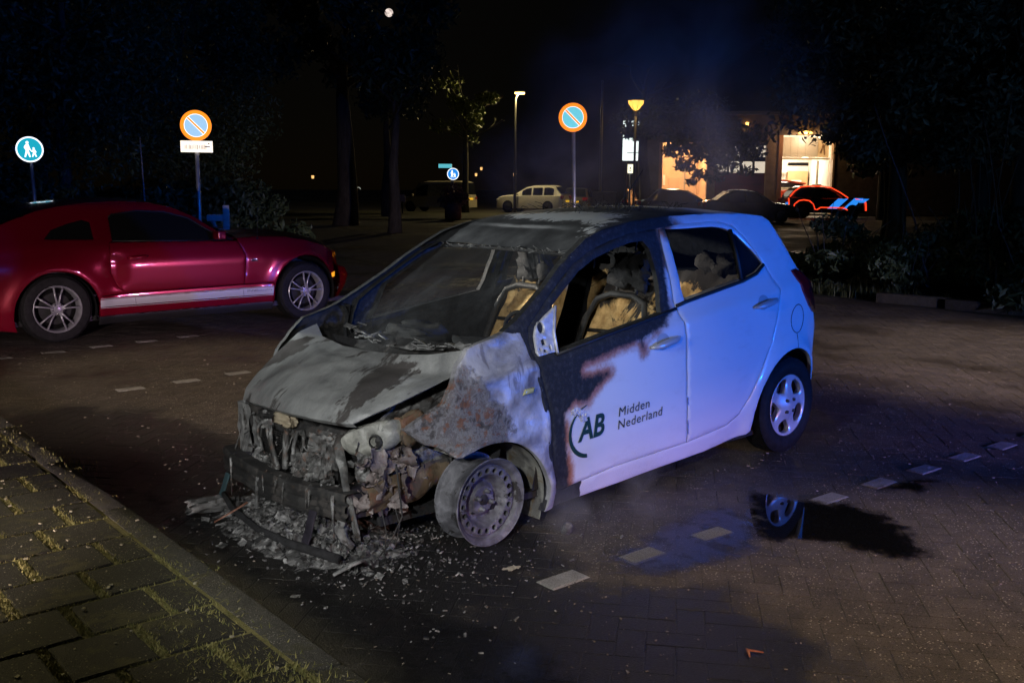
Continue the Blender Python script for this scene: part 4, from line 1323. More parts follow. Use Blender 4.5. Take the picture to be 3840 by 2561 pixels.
# herringbone bricks, laid at 41 degrees to the bays
ANG = math.radians(38)
ca, sa = math.cos(ANG), math.sin(ANG)
WB, LB, G = .105, .21, .0022
BAY = []
pv0 = np.array([.03, 1.26]); pva = math.radians(174.7); pvd = np.array([math.cos(pva), math.sin(pva)]); pvn = np.array([-pvd[1], pvd[0]])
for k in range(0, 12): BAY.append((pv0+pvd*.452*k, pva))
for p in [(-.14, -3.64), (-.61, -3.66), (-1.09, -3.71), (-1.55, -3.74), (-2.0, -3.79), (-2.46, -3.82)]: BAY.append((np.array(p), math.radians(175)))
for p in [(-.26, -5.80), (-.73, -5.86), (-1.20, -5.89), (-1.66, -5.93), (.22, -5.76), (.68, -5.72)]: BAY.append((np.array(p), math.radians(175)))


def brick_template(L, W, top=.0, cham=.0028, drop=.0018, depth=.03):
    x, y = L/2, W/2
    v = [(-x, -y, -depth), (x, -y, -depth), (x, y, -depth), (-x, y, -depth), (-x, -y, -drop), (x, -y, -drop), (x, y, -drop), (-x, y, -drop),
         (-x+cham, -y+cham, top), (x-cham, -y+cham, top), (x-cham, y-cham, top), (-x+cham, y-cham, top)]
    fs = [(8, 9, 10, 11)]
    for i in range(4):
        j = (i+1) % 4
        fs += [(4+i, 4+j, 8+j, 8+i), (i, j, 4+j, 4+i)]
    return np.array(v), fs


BT, BF = brick_template(LB-G, WB-G)
spots = []
N = 110
for r in range(-N, N):
    for c in range(-N, N):
        k = (c-r) % 4
        if k == 0: cx, cy, rot = (c+1)*WB, (r+.5)*WB, 0
        elif k == 3: cx, cy, rot = (c+.5)*WB, (r+1)*WB, 1
        else: continue
        x = ca*cx-sa*cy-4.5; y = sa*cx+ca*cy-2.5
        if not (-10.45 < x < 1.06 and -10.5 < y < 4.6): continue
        # leave out what lies wholly behind the camera's left and right borders
        dx, dy = x-CAM_POS[0], y-CAM_POS[1]
        fw = dx*f.x+dy*f.y; ri = dx*r0.x+dy*r0.y
        if fw < 1.2 or abs(ri) > fw*.62+.5: continue
        d = min(np.hypot(x-b[0][0], y-b[0][1]) for b in BAY)
        if d < .085: continue
        spots.append((x, y, ANG+rot*math.pi/2, fw))
spots.sort(key=lambda s: s[3])
def hid(s):  # under the car
    return -2.7 < s[0] < .75 and -.75 < s[1] < .75
near = [s for s in spots if not hid(s)][:300]
nearset = set(id(s) for s in near)
lot = tag(mesh('parking_lot', [(-10.5, -10.6, -.0020), (1.1, -10.6, -.0020), (1.1, 4.7, -.0020), (-10.5, 4.7, -.0020)], [(0, 1, 2, 3)], SANDM, None, False), kind='structure')
bme = bpy.data.meshes.new('brick'); bme.from_pydata(BT.tolist(), [], BF); bme.materials.append(BRICKM)
for s in near:
    o = link_mesh('brick', bme, lot)
    o.location = (s[0], s[1], random.uniform(-.0012, .0008))
    o.rotation_euler = (random.gauss(0, .003), random.gauss(0, .003), s[2]+random.gauss(0, .008))
V = []; F = []
rest = [s for s in spots if id(s) not in nearset]
for s in rest:
    n = len(V)
    a = s[2]+random.gauss(0, .008); c_, s_ = math.cos(a), math.sin(a); dz = random.uniform(-.0012, .0008); tx, ty = random.gauss(0, .003), random.gauss(0, .003)
    P = np.stack([c_*BT[:, 0]-s_*BT[:, 1]+s[0], s_*BT[:, 0]+c_*BT[:, 1]+s[1], BT[:, 2]+dz+tx*BT[:, 1]+ty*BT[:, 0]], 1)
    V += P.tolist()
    F += [tuple(i+n for i in q) for q in BF]
tag(mesh('bricks', V, F, BRICKM, lot, False), kind='stuff')
# white marker pavers, each a part of the paving
WT, WF = brick_template(.205, .105, top=.0035, cham=.006, drop=.001, depth=.02)
wme = bpy.data.meshes.new('white_paver'); wme.from_pydata(WT.tolist(), [], WF); wme.materials.append(WHITEB)
for p, a in BAY:
    o = link_mesh('white_paver', wme, lot)
    o.location = (p[0], p[1], .001); o.rotation_euler = (0, 0, a+random.gauss(0, .02)+.03)

# kerb stones and footway tiles
ka = math.radians(177.3)
TE = np.array([math.cos(ka), math.sin(ka)]); TN = np.array([math.sin(ka), -math.cos(ka)])
T0 = np.array([1.70, .37]); KZ = .08
KA = math.atan2(TN[1], TN[0])
kb0 = T0+TE*.57
foot = tag(mesh('footway', [tuple(np.r_[kb0+TN*a-TE*(.11 if b == 0 else 3.2), KZ-.0065]) for a, b in ((-5.2, 0), (2.6, 0), (2.6, 1), (-5.2, 1))], [(0, 1, 2, 3)], MOSSB, None, False), kind='structure')
kerb = tag(mesh('kerb', [tuple(np.r_[kb0+TN*a-TE*b, -.02]) for a, b in ((-8.2, .01), (2.6, .01), (2.6, .11), (-8.2, .11))], [(0, 1, 2, 3)], SANDM, None, False), kind='structure')
for k in range(-9, 3):
    q = MB()
    c = kb0+TN*(k+.5)-TE*.058
    q.box((c[0], c[1], KZ/2-.03), (.994, .116, KZ+.06), RZ(KA+random.gauss(0, .002)), .012)
    o = q.build('kerb_stone', KERBM, kerb, True, angle=30)
TT, TF = brick_template(.264, .288, top=.0, cham=.008, drop=.004, depth=.03)
TT2, _ = brick_template(.264, .288, top=.0, cham=.008, drop=.004, depth=.03)
tme = bpy.data.meshes.new('paving_tile'); tme.from_pydata(TT.tolist(), [], TF); tme.materials.append(TILEM)
joints = []
for v in range(-15, 8):
    for u in range(-4, 3):
        uu = u+(.5 if v % 2 else 0)
        c = T0+.3*((uu+.5)*TE+(v+.5)*TN)
        left = (uu+1)*.3   # metres from T0 along TE at the tile's kerb end
        joints.append((T0+.3*(uu*TE+(v+.5)*TN), 0)); joints.append((T0+.3*((uu+.5)*TE+v*TN), 1))
        over = left-(.57-.12)
        if over > .27: continue
        o = link_mesh('paving_tile', tme, foot)
        sx = 1.0
        if over > 0:
            sx = (.3-over)/.3; c = c-TE*over/2
        o.location = (c[0], c[1], KZ+random.uniform(-.004, .002))
        o.scale = (sx, 1, 1)
        o.rotation_euler = (random.gauss(0, .007), random.gauss(0, .007), ka+random.gauss(0, .006))
# moss and grass in the joints
GRASS = m_leaf('joint_moss', (.10, .11, .026), (.33, .29, .10), .8)
gv, gf = [], []
def blade(x, y, z, h, w, lean):
    a = random.uniform(0, 6.28); n = len(gv)
    gv.extend([(x-w*math.cos(a), y-w*math.sin(a), z), (x+w*math.cos(a), y+w*math.sin(a), z), (x+lean*math.sin(a), y-lean*math.cos(a), z+h)])
    gf.append((n, n+1, n+2))
for (p, kd) in joints:
    side_ = (p-kb0) @ (-TE)
    if side_ < .12: continue
    dn = mnoise.noise(Vector((p[0]*1.3, p[1]*1.3, 0)))
    cnt = int((300 if kd == 0 else 90)*(1.0+.9*dn))
    for k in range(max(0, cnt)):
        if kd == 0:
            q_ = p+TN*random.uniform(-.15, .15)+TE*random.gauss(0, .014)
        else:
            q_ = p+TE*random.uniform(-.15, .15)+TN*random.gauss(0, .006)
        blade(q_[0], q_[1], KZ-.007, random.uniform(.006, .015)*(1.0 if kd == 0 else .8), random.uniform(.0015, .004), random.uniform(0, .012))
for (cx, cy, n_, sd, hh) in ((1.17, -2.2, 260, .14, .022), (.98, -1.75, 300, .10, .028), (1.36, 1.55, 700, .10, .03), (1.45, 1.25, 250, .09, .02), (1.5, .95, 200, .10, .02), (1.33, .75, 120, .06, .02)):
    for k in range(n_):
        x = random.gauss(cx, sd*.6); y = random.gauss(cy, sd*1.6)
        z = KZ-.005 if ((np.array([x, y])-kb0) @ (-TE)) > 0 else 0
        blade(x, y, z, random.uniform(.01, hh), random.uniform(.0015, .004), random.uniform(0, .03))
for k in range(700):   # dead stalks along the kerb
    p = kb0+TN*random.uniform(-4.5, 2.2)-TE*abs(random.gauss(.12, .05))
    blade(p[0], p[1], KZ, random.uniform(.002, .012), random.uniform(.001, .003), random.uniform(.01, .05))
tag(mesh('joint_moss', gv, gf, GRASS, None, False), 'yellow-green moss and grass growing in the joints of the footway tiles', 'moss', kind='stuff')
q = MB()
for k in range(500):
    p = kb0+TN*random.uniform(-4, 2.3)-TE*random.uniform(.02, 1.4)
    s = random.choice((.004, .006, .009, .014))
    q.box((p[0], p[1], KZ+s*.25), (s, s*random.uniform(.5, 1), s*.4), RZ(random.uniform(0, 3)) @ RX(random.uniform(-.5, .5)))
tag(q.build('footway_grit', mat('pale_grit', (.30, .27, .18), .8, var=.5, vscale=40), None, False), 'pale grit and leaf crumbs scattered on the footway tiles', 'grit', kind='stuff')
q = MB()
for k in range(5200):
    fw = random.uniform(1.9, 9)
    ri = random.uniform(-.6, .6)*fw
    x = CAM_POS[0]+f.x/math.hypot(f.x, f.y)*fw+r0.x*ri; y = CAM_POS[1]+f.y/math.hypot(f.x, f.y)*fw+r0.y*ri
    if x > 1.0 or (-2.7 < x < .7 and -.7 < y < .7): continue
    s = random.choice((.0015, .002, .0025, .003, .005))*(1 if fw < 5 else 1.5)
    q.box((x, y, .002+s*.3), (s*random.uniform(.7, 2.4), s, s*.5), RZ(random.uniform(0, 3)) @ RX(random.uniform(-.5, .5)))
tag(q.build('lot_grit', mat('lot_grit', (.20, .17, .135), .6, var=.8, vscale=30), None, False), 'pale chips and bits of grit scattered over the brick paving of the lot', 'grit', kind='stuff')

# standing water
WATER, N_, L_2, b_ = nmat('puddle_water'); t_ = NT(WATER)
b_.inputs['Base Color'].default_value = (.004, .004, .005, 1); b_.inputs['Roughness'].default_value = .012; b_.inputs['IOR'].default_value = 1.5; b_.inputs['Specular IOR Level'].default_value = .8
WATER2, N_, L_2, b_ = nmat('wet_film'); t_ = NT(WATER2)
b_.inputs['Base Color'].default_value = (.010, .010, .011, 1); b_.inputs['IOR'].default_value = 1.4
L_2.new(t_.mixf(t_.step(t_.noise(7, 6, .65), .40, .62), .10, .42), b_.inputs['Roughness'])
L_2.new(t_.bump(t_.math('ADD', t_.noise(24, 5, .6), t_.math('MULTIPLY', t_.noise(140, 3, .6), .3)), .22, .004), b_.inputs['Normal'])
def soft_edge(m, amp, lo, hi, top=1.0):
    t = NT(m); b = m.node_tree.nodes['Principled BSDF']
    e = t.math('ADD', t.attr('edge'), t.math('MULTIPLY', t.math('SUBTRACT', t.noise(9, 7, .65), .5), amp))
    m.node_tree.links.new(t.math('MULTIPLY', t.step(e, lo, hi), top), b.inputs['Alpha'])
soft_edge(WATER, .34, .0, .11, .93)
soft_edge(WATER2, .28, .02, .16, .7)
def flat(z): return lambda a, b, d: np.stack([a, b, np.full_like(a, z)-d*.5], -1)
def puddle(name, poly, z, m, wob=.03):
    P = resample(smoothpoly(poly, 2), .05)
    P = [(p[0]+wob*mnoise.noise(Vector((p[0]*7, p[1]*7, 1))), p[1]+wob*mnoise.noise(Vector((p[0]*7, p[1]*7, 9)))) for p in P]
    o = panel(name, P, flat(z), m, None, h=.05, ds=.03, rim=0, hem=0, ring=.015, attr={'edge': lambda a, b: polydist(np.stack([a, b], 1), P)})
    return tag(o, kind='structure')
puddle('puddle', [(-1.50, 1.06), (-1.17, 1.32), (-.93, 1.52), (-1.0, 1.64), (-1.12, 1.73), (-1.16, 1.95), (-1.20, 2.16), (-1.34, 2.20), (-1.64, 1.98), (-1.84, 1.70), (-1.70, 1.40), (-1.64, 1.20)], .006, WATER)
puddle('puddle', [(-2.08, 1.50), (-2.35, 1.49), (-2.52, 1.59), (-2.66, 1.68), (-2.36, 1.74), (-2.18, 1.72), (-2.12, 1.62)], .006, WATER)
puddle('wet_patch', [(-1.45, 1.02), (-.96, 1.08), (-.55, 1.10), (-.20, 1.16), (-.14, 1.53), (-.50, 1.64), (-.86, 1.66), (-1.12, 1.58)], .0045, WATER2, .06)
puddle('gutter_water', [(1.09, 2.4), (1.08, 1.4), (1.02, 0), (.97, -.9), (.92, -1.35), (.80, -1.1), (.74, -.72), (.83, -.2), (.86, .35), (.80, .75), (.62, 1.0), (.45, 1.5), (.62, 2.1)], .0042, WATER2, .08)
# a low stretch of kerb at the right verge
for k in range(2):
    q = MB(); q.box((-10.5+.03*k, -2.3+.99*k, .06), (.16, .98, .16), RZ(.05), .015)
    o = q.build('verge_kerb_stone', KERBM, None, True, angle=30)
    tag(o, ('pale kerb stone half sunk in the right verge, the one nearer the car', 'pale kerb stone half sunk in the right verge, the one nearer the photo edge')[k], 'kerb stone', 'kerb stones by the right verge')

# ------------------------------------------------------------------ the dark red coupe
MC = thing('parked_coupe', 'dark red sports coupe with white side stripe parked behind the burnt car', 'car', (-1.9, -7.27, 0))
MZ = [.1, .2, .35, .55, .74, .80, .86, .93, .98, 1.02, 1.36, 1.45]; MY = [.83, .87, .912, .930, .938, .930, .915, .900, .880, .85, .63, .5]
MPX = [-4.1, -3.95, -3.85, -3.7, -3.4, -2.8, -.2, .2, .5, .65]; MPY = [.5, .30, .20, .10, .03, 0, 0, .03, .10, .2]


def mby(x, z):
    y = np.interp(z, MZ, MY)-np.interp(x, MPX, MPY)
    for cx, cz, R in ((-.51, .30, .42), (-3.35, .33, .43)):
        d = np.hypot(x-cx, z-cz)
        y = y+.035*np.exp(-((d-R)/.10)**2)
    # the hollow behind the door with its scoop
    y = y-.03*np.exp(-((x+1.10)/.09)**2)*np.clip((z-.50)/.1, 0, 1)*np.clip((.86-z)/.06, 0, 1)
    return y


def ML(a, b, d): return np.stack([a, -7.27+mby(a, b)-d, b], -1)
def MR(a, b, d): return np.stack([a, -7.27-mby(a, b)+d, b], -1)


ALLOY2 = mat('grey_alloy_paint', (.30, .30, .33), .3, .4, coat=.3, var=.15, vscale=20)
RED, N_, L_2, b_ = nmat('dark_red_metallic'); t_ = NT(RED)
b_.inputs['Base Color'].default_value = (.23, .002, .020, 1); b_.inputs['Metallic'].default_value = .45; b_.inputs['Roughness'].default_value = .24
b_.inputs['Coat Weight'].default_value = 1.0; b_.inputs['Coat Roughness'].default_value = .06
MGL = mat('tinted_car_glass', (.008, .009, .010), .04, spec=.6)
BLKP = mat('black_trim', (.012, .012, .013), .45)
MROOF = [(-.076, 1.177), (-.246, 1.239), (-.423, 1.300), (-.646, 1.345), (-.955, 1.383), (-1.316, 1.398), (-1.586, 1.385), (-1.839, 1.330), (-2.057, 1.235), (-2.249, 1.10), (-2.46, .985)]
MD = [(-1.068, .985), (-1.05, .807), (-1.055, .667), (-1.123, .520), (-1.193, .453), (-1.670, .460), (-2.549, .464), (-2.57, .80), (-2.50, .955), (-2.2, .965)]
MDW = [(-1.103, .995), (-1.125, 1.182), (-1.129, 1.235), (-1.165, 1.262), (-1.448, 1.299), (-1.743, 1.283), (-1.991, 1.216), (-2.149, 1.107), (-2.296, 1.012), (-2.44, .968)]
MQ = [(-.445, 1.030), (-.535, 1.116), (-.698, 1.171), (-.857, 1.208), (-.925, 1.185), (-.920, 1.016)]
MBODY_TOP = [(.62, .93), (.30, .985), (.10, 1.07)]+MROOF
for sgn, fm in ((1, ML), (-1, MR)):
    qarc = arc(-.51, .30, .415, -24, 196, 26)
    body = [(.70, .35), (.72, .6), (.66, .86)]+MBODY_TOP+[(-2.50, .955), (-2.57, .80), (-2.549, .464), (-1.193, .453), (-1.123, .520), (-1.055, .667), (-1.05, .807), (-1.06, .955), (-1.0, .985)]
    # quarter panel with roof rail; the door, front fender and rocker are panels of their own
    qp = [(.66, .30), (.72, .6), (.66, .86)]+MBODY_TOP+[(-2.44, .966)]+MDW[1:-1][::-1][0:0]
    quarter = [(.60, .24), (.70, .34), (.73, .6), (.66, .86), (.62, .93), (.30, .985), (.10, 1.07)]+MROOF+[(-2.44, .968)]+[MDW[i] for i in range(8, -1, -1)]+[(-1.068, .985), (-1.05, .807), (-1.055, .667), (-1.123, .520), (-1.193, .453), (-.94, .44), (-.915, .34)]+qarc[::-1][1:]
    panel('rear_quarter', quarter, fm, RED, MC, holes=[offset(MQ, -.004)], h=.04, ds=.03, rim=.03)
    panel('door', MD, fm, RED, MC, gap=.003, h=.04, ds=.03, rim=.03)
    farc = arc(-3.35, .33, .432, -10, 186, 26)
    fen = [(-2.549, .464), (-2.57, .80), (-2.50, .955), (-2.50, .985), (-2.75, 1.0), (-3.1, .985), (-3.4, .935), (-3.66, .862), (-3.82, .79), (-3.845, .62), (-3.86, .50), (-3.80, .30)]+farc[::-1]+[(-2.915, .44), (-2.90, .46)]
    panel('front_fender', fen, fm, RED, MC, gap=.003, h=.04, ds=.03, rim=.03)
    panel('rocker', [(-.925, .43), (-1.193, .450), (-2.549, .461), (-2.905, .455), (-2.915, .30), (-2.915, .24), (-.922, .225)], fm, RED, MC, gap=.002, h=.05, ds=.04, rim=.03)
    panel('sill_skirt', [(-.920, .222), (-2.915, .238), (-2.92, .15), (-.925, .135)], lambda a, b, d: fm(a, b, d+.006), BLKP, MC, h=.06, rim=.03)
    st = panel('side_stripe', [(-.922, .400), (-2.908, .412), (-2.902, .330), (-.922, .325)], lambda a, b, d: fm(a, b, d-.004), mat('white_stripe', (.40, .40, .44), .4), MC, h=.06, rim=.004)
    for zz in (.0, 1.0):
        q = MB(); q.tube([tuple(fm(np.array([a]), np.array([b]), np.array([-.0055]))[0]) for a, b in ([(-.922, .412), (-2.905, .424)] if zz else [(-.922, .316), (-2.902, .321)])], .004, 4)
        q.build('pinstripe', mat('white_stripe', (0, 0, 0)), st, False)
    if sgn == 1:
        q = MB()
        for x_ in (-1.29, -2.53): q.tube([tuple(fm(np.array([a]), np.array([b]), np.array([-.005]))[0]) for a, b in ((x_, .40), (x_-.012, .333))], .002, 4)
        q.build('stripe_break', BLKP, st)
    panel('door_window', offset(MDW, -.004), lambda a, b, d: fm(a, b, d+.012), MGL, MC, h=.2, ds=.05, rim=0, hem=0)
    panel('quarter_window', MQ, lambda a, b, d: fm(a, b, d+.008), MGL, MC, h=.2, ds=.05, rim=0, hem=0)
    q = MB(); q.tube([tuple(fm(np.array([a]), np.array([b]), np.array([-.002]))[0]) for a, b in (MDW[2:]+[MDW[-1]])], .008, 5); q.tube([tuple(fm(np.array([a]), np.array([b]), np.array([.0]))[0]) for a, b in (MDW[0], (-1.8, .978), MDW[-1])], .008, 5)
    q.build('window_trim', BLKP, MC, True)
    q = MB(); q.tube([(-1.235+0*u, 0, 0) for u in ()] or [tuple(fm(np.array([-1.225-.225*u]), np.array([.818+.014*u]), np.array([-.030+.026*(2*u-1)**4]))[0]) for u in np.linspace(0, 1, 11)], [.008+.011*(1-abs(2*u-1)**2.5) for u in np.linspace(0, 1, 11)], 8)
    q.build('door_handle', RED, MC, True)
    for cx, cz, R in ((-.51, .30, .405), (-3.35, .33, .42)):
        q = MB(); a0, a1 = -16, 196
        q.grid(lambda u, v: (cx+R*math.cos(math.radians(a0+(a1-a0)*u)), -7.27+sgn*(.87-v*.4), cz+R*math.sin(math.radians(a0+(a1-a0)*u))), 26, 2)
        n = 20; v0 = [(cx, -7.27+sgn*.48, cz)]+[(cx+R*math.cos(math.radians(a0+(a1-a0)*i/n)), -7.27+sgn*.48, cz+R*math.sin(math.radians(a0+(a1-a0)*i/n))) for i in range(n+1)]
        q.add(v0, [(0, i, i+1) for i in range(1, n+1)])
        q.build('wheel_arch_liner', BLKP, MC, True)
    # wheel: tyre, ring rim, paired spokes
    for cx in (-.51, -3.35):
        c = np.array((cx, -7.27+sgn*.80, .335)); ax = (0, sgn, 0)
        w = thing('wheel', None, None); w.location = tuple(c-np.array([-1.9, -7.27, 0])); w.parent = MC
        tyre(c, ax, .345, .232, .235, w)
        q = MB(); q.lathe([(.234, .112), (.238, .118), (.232, .122), (.222, .112), (.214, .08), (.208, -.06), (.214, -.1)], c, ax, 64); rim_ = q.build('rim', ALLOY2, w, True, angle=40)
        q = MB(); q.lathe([(.02, .0), (.16, .0), (.16, -.03), (.02, -.03)], c+np.array(ax)*.03, ax, 40, close=True); q.build('brake_disc', mat('dark_disc', (.02, .02, .02), .7, spec=.2), w, True, angle=40)
        q = MB(); q.lathe([(.21, .01), (.02, .012)], c, ax, 40); q.build('rim_back', mat('wheel_black', (.004, .004, .004), .9, spec=.1), w, True)
        for k in range(5):
            q = MB()
            for s in (-.105, .105):
                a0_ = math.pi/2+2*math.pi*k/5+.08+s*.9; a1_ = math.pi/2+2*math.pi*k/5+.08+s*1.95
                p0 = c+np.array(ax)*.108+np.array([.04*math.cos(a0_), 0, .04*math.sin(a0_)]); p1 = c+np.array(ax)*.106+np.array([.222*math.cos(a1_), 0, .222*math.sin(a1_)])
                pm = (p0+p1)/2-np.array(ax)*.012
                q.tube([p0, pm, p1], [.014, .0095, .012], 8, flat=.8)
            q.build('spoke', ALLOY2, w, True)
        q = MB(); q.lathe([(0, .128), (.022, .126), (.030, .116), (.060, .110), (.066, .09)], c, ax, 24); q.build('hub_cap', ALLOY2, w, True, angle=40)
        for k in range(5):
            a = math.pi/2+math.pi/5+2*math.pi*k/5+.08
            q = MB(); q.lathe([(0, .02), (.009, .018), (.010, 0)], c+np.array(ax)*.104+np.array([.052*math.cos(a), 0, .052*math.sin(a)]), ax, 8); q.build('wheel_nut', CHROME, w, True)
    # corner lamp, rear marker
    panel('side_marker', [(-3.775, .522), (-3.885, .525), (-3.89, .468), (-3.778, .466)], lambda a, b, d: fm(a, b, d-.01), AMBER, MC, h=.05, rim=.02)
    panel('rear_marker', [(.02, .545), (-.06, .548), (-.06, .505), (.02, .505)], lambda a, b, d: fm(a, b, d-.006), REDLAMP, MC, h=.05, rim=.01) if False else None
# roof, glass, bonnet, bumpers
def mroof(u, v):
    x = -.423-(1.839-.423)*u
    z = float(np.interp(-x, [-p[0] for p in MROOF], [p[1] for p in MROOF])); y0 = float(mby(np.array(x), np.array(z)))
    return (x, -7.27+(2*v-1)*(y0+.001), z+.035*(1-abs(2*v-1)**2.4))
q = MB(); q.grid(mroof, 30, 24); q.build('roof', RED, MC, True)
def mback(u, v):
    x = -.423+.95*u
    z = 1.30-.36*u**1.15; y0 = float(mby(np.array(x), np.array(z)))-.03
    return (x, -7.27+(2*v-1)*y0, z+.035*(1-abs(2*v-1)**2.4))
q = MB(); q.grid(mback, 12, 16); q.build('rear_screen', MGL, MC, True)
def mws(u, v):
    x = -1.839-.70*u; z = 1.332-.36*u; y0 = float(mby(np.array(min(x, -1.84)), np.array(z)))-.02
    return (x-.10*(1-(2*v-1)**2), -7.27+(2*v-1)*y0, z+.03*(1-abs(2*v-1)**2.4)*(1-u))
q = MB(); q.grid(mws, 14, 16); q.build('windscreen', MGL, MC, True)
def mhood(u, v):
    x = -2.47-1.36*u; z0 = float(np.interp(-x, [2.47, 2.75, 3.1, 3.4, 3.66, 3.83], [.985, 1.0, .985, .935, .862, .785])); y0 = float(mby(np.array(x), np.array(z0)))
    w = 1-abs(2*v-1)**3
    return (x-.12*w*u, -7.27+(2*v-1)*y0, z0+.055*w+.018*math.exp(-((abs(2*v-1)-.45)/.12)**2))
q = MB(); q.grid(mhood, 30, 28); q.build('bonnet', RED, MC, True)
def mbump(u, v):
    y = (-1+2*u)*.86; t = abs(y)/.86
    sec = [(-3.84, .79), (-3.87, .62), (-3.96, .585), (-4.0, .50), (-3.96, .38), (-3.86, .24), (-3.7, .20)]
    k = v*6; i = min(5, int(k)); w = k-i
    return (sec[i][0]*(1-w)+sec[i+1][0]*w-.07*(1-t**2.5)+.03*t**6, -7.27+y*(1.0 if sec[i][1] < .6 else .96), sec[i][1]*(1-w)+sec[i+1][1]*w)
q = MB(); q.grid(mbump, 30, 24); q.build('front_bumper', RED, MC, True)
q = MB(); q.box((-3.96, -7.27, .67), (.05, 1.1, .17), None, .02); q.build('grille', BLKP, MC, True)
def mrb(u, v):
    y = (-1+2*u)*.84; t = abs(y)/.84
    return (.70+.14*(1-t**3)-.06*(v > .75)*(v-.75)*4, -7.27+y, .25+.70*v)
q = MB(); q.grid(mrb, 24, 12); q.build('rear_bumper', RED, MC, True)
q = MB(); q.box((-1.8, -7.27, .20), (5.0, 1.6, .05)); q.box((-1.6, -7.27, .55), (3.4, 1.5, .5), None, .1); q.build('underbody', BLKP, MC)
# mirror, aerial, badge, hanging air freshener, lettering on the stripe
q = MB(); crumple(q, (-2.24, -6.30, 1.03), (.09, .15, .09), .5, .02, 4); q.tube([(-2.28, -6.42, .98), (-2.25, -6.34, 1.01)], .02, 8); q.build('wing_mirror', RED, MC, True)
q = MB(); q.tube([(-2.745, -6.39, .97), (-2.80, -6.45, 1.30), (-2.88, -6.55, 1.66)], [.004, .003, .002], 5); q.lathe([(0, .02), (.014, .018), (.02, 0)], (-2.745, -6.39, .968), (0, 0, 1), 12); q.build('aerial', BLKP, MC, True)
q = MB(); q.lathe([(0, .006), (.045, .006), (.052, 0)], (-2.11, -7.28, 1.06), (.2, 1, .1), 24); q.tube([(-2.11, -7.3, 1.21), (-2.11, -7.29, 1.1)], .002, 4)
q.build('air_freshener', mat('air_freshener', (.4, .4, .3), .6), MC, True)
q = MB()
for k, x_ in enumerate((-2.645, -2.672, -2.70)):
    c = ML(np.array([x_]), np.array([.735]), np.array([-.004]))[0]
    q.tube([(c[0]+.011*math.cos(a), c[1], c[2]+.014*math.sin(a)) for a in np.linspace(0, 6.28, 12)], .004, 5, caps=False)
q.build('badge', CHROME, MC, True)


def text_mesh(name, body, size, mt, par, fmap, x0, z0, sx=1.0, tilt=0.0, depth=.0015, bold=0.0, shear=0.0, space=1.0):
    """flat lettering laid on a panel: built from the default font, then wrapped with fmap; runs towards -x"""
    cu = bpy.data.curves.new(name, 'FONT'); cu.body = body; cu.size = size; cu.offset = bold; cu.shear = shear; cu.space_character = space
    cu.resolution_u = 4
    ob = bpy.data.objects.new(name, cu); COL.objects.link(ob)
    dg = bpy.context.evaluated_depsgraph_get()
    me = ob.evaluated_get(dg).to_mesh()
    P = np.array([tuple(v.co) for v in me.vertices]); F = [tuple(p.vertices) for p in me.polygons]
    ob.evaluated_get(dg).to_mesh_clear()
    bpy.data.objects.remove(ob)
    u = P[:, 0]*sx; w = P[:, 1]
    a = x0-(u*math.cos(tilt)-w*math.sin(tilt)*0); b = z0+w+u*math.sin(tilt)
    V = fmap(a, b, np.full_like(a, -depth))
    return mesh(name, V, F, mt, par, False)


text_mesh('stripe_lettering', 'MUSTANG', .058, BLKP, MC, ML, -2.585, .372, sx=1.05, tilt=.006, depth=.0075, bold=.0006) if False else None
# the stripe's small lettering cannot be read in the photograph: a row of worn strokes
q = MB()
x_ = -2.585
for k in range(15):
    w_ = random.uniform(.007, .017); h_ = random.uniform(.012, .026)
    for (dx, dz, ww, hh) in ((0, 0, .004, h_), (w_*.5, h_*.4*random.choice((-1, 1)), w_*.8, .005)):
        c = ML(np.array([x_-dx]), np.array([.383+dz]), np.array([-.0065]))[0]
        q.box(c, (ww, .002, hh))
    x_ -= w_+.008
q.build('stripe_lettering', BLKP, MC)

# lettering on the burnt car's front door
TL = math.radians(3.5)
text_mesh('lettering', 'AB', .155, GREENP, LFD, L_, -.545, .388, sx=.92, tilt=TL, depth=.003, bold=.0045, shear=.10, space=1.0)
text_mesh('lettering', 'Midden', .068, NAVYP, LFD, L_, -.822, .467, sx=1.10, tilt=TL, depth=.003, bold=0, space=1.10)
text_mesh('lettering', 'Nederland', .068, NAVYP, LFD, L_, -.822, .402, sx=1.10, tilt=TL, depth=.003, bold=0, space=1.10)
# crescent emblem round the initials
cr = []
for a in np.linspace(100, 268, 26): cr.append((-.633-.147*math.cos(math.radians(180-a)) if False else -.62+.148*math.cos(math.radians(180-a)), .432+.135*math.sin(math.radians(a))))
for a in np.linspace(262, 110, 24): cr.append((-.628+.138*math.cos(math.radians(180-a)), .440+.124*math.sin(math.radians(a))))
panel('emblem', [(p[0], p[1]) for p in cr], lambda a, b, d: L_(a, b, d-.003), GREENP, LFD, h=.03, ds=.015, rim=.0, hem=0, ring=0)
q = MB()
for k in range(7):
    crushed_sheet(q, L_(np.array([-.50-.012*k]), np.array([.545-.004*k*k*.3]), np.array([-.006]))[0], .035, .03, RX(1.57) @ RZ(k), k*2.2, .01, 4)
q.build('blistered_film', mat('blistered_film', (.5, .5, .55), .4, var=.4, vscale=60), LFD, False)

# ------------------------------------------------------------------ signs and street furniture
def retro_glow(name, col, s):
    """retroreflective sheeting; emission stands in for the headlamp light it would return"""
    return mat(name, col, .35, emis=col, estr=s)


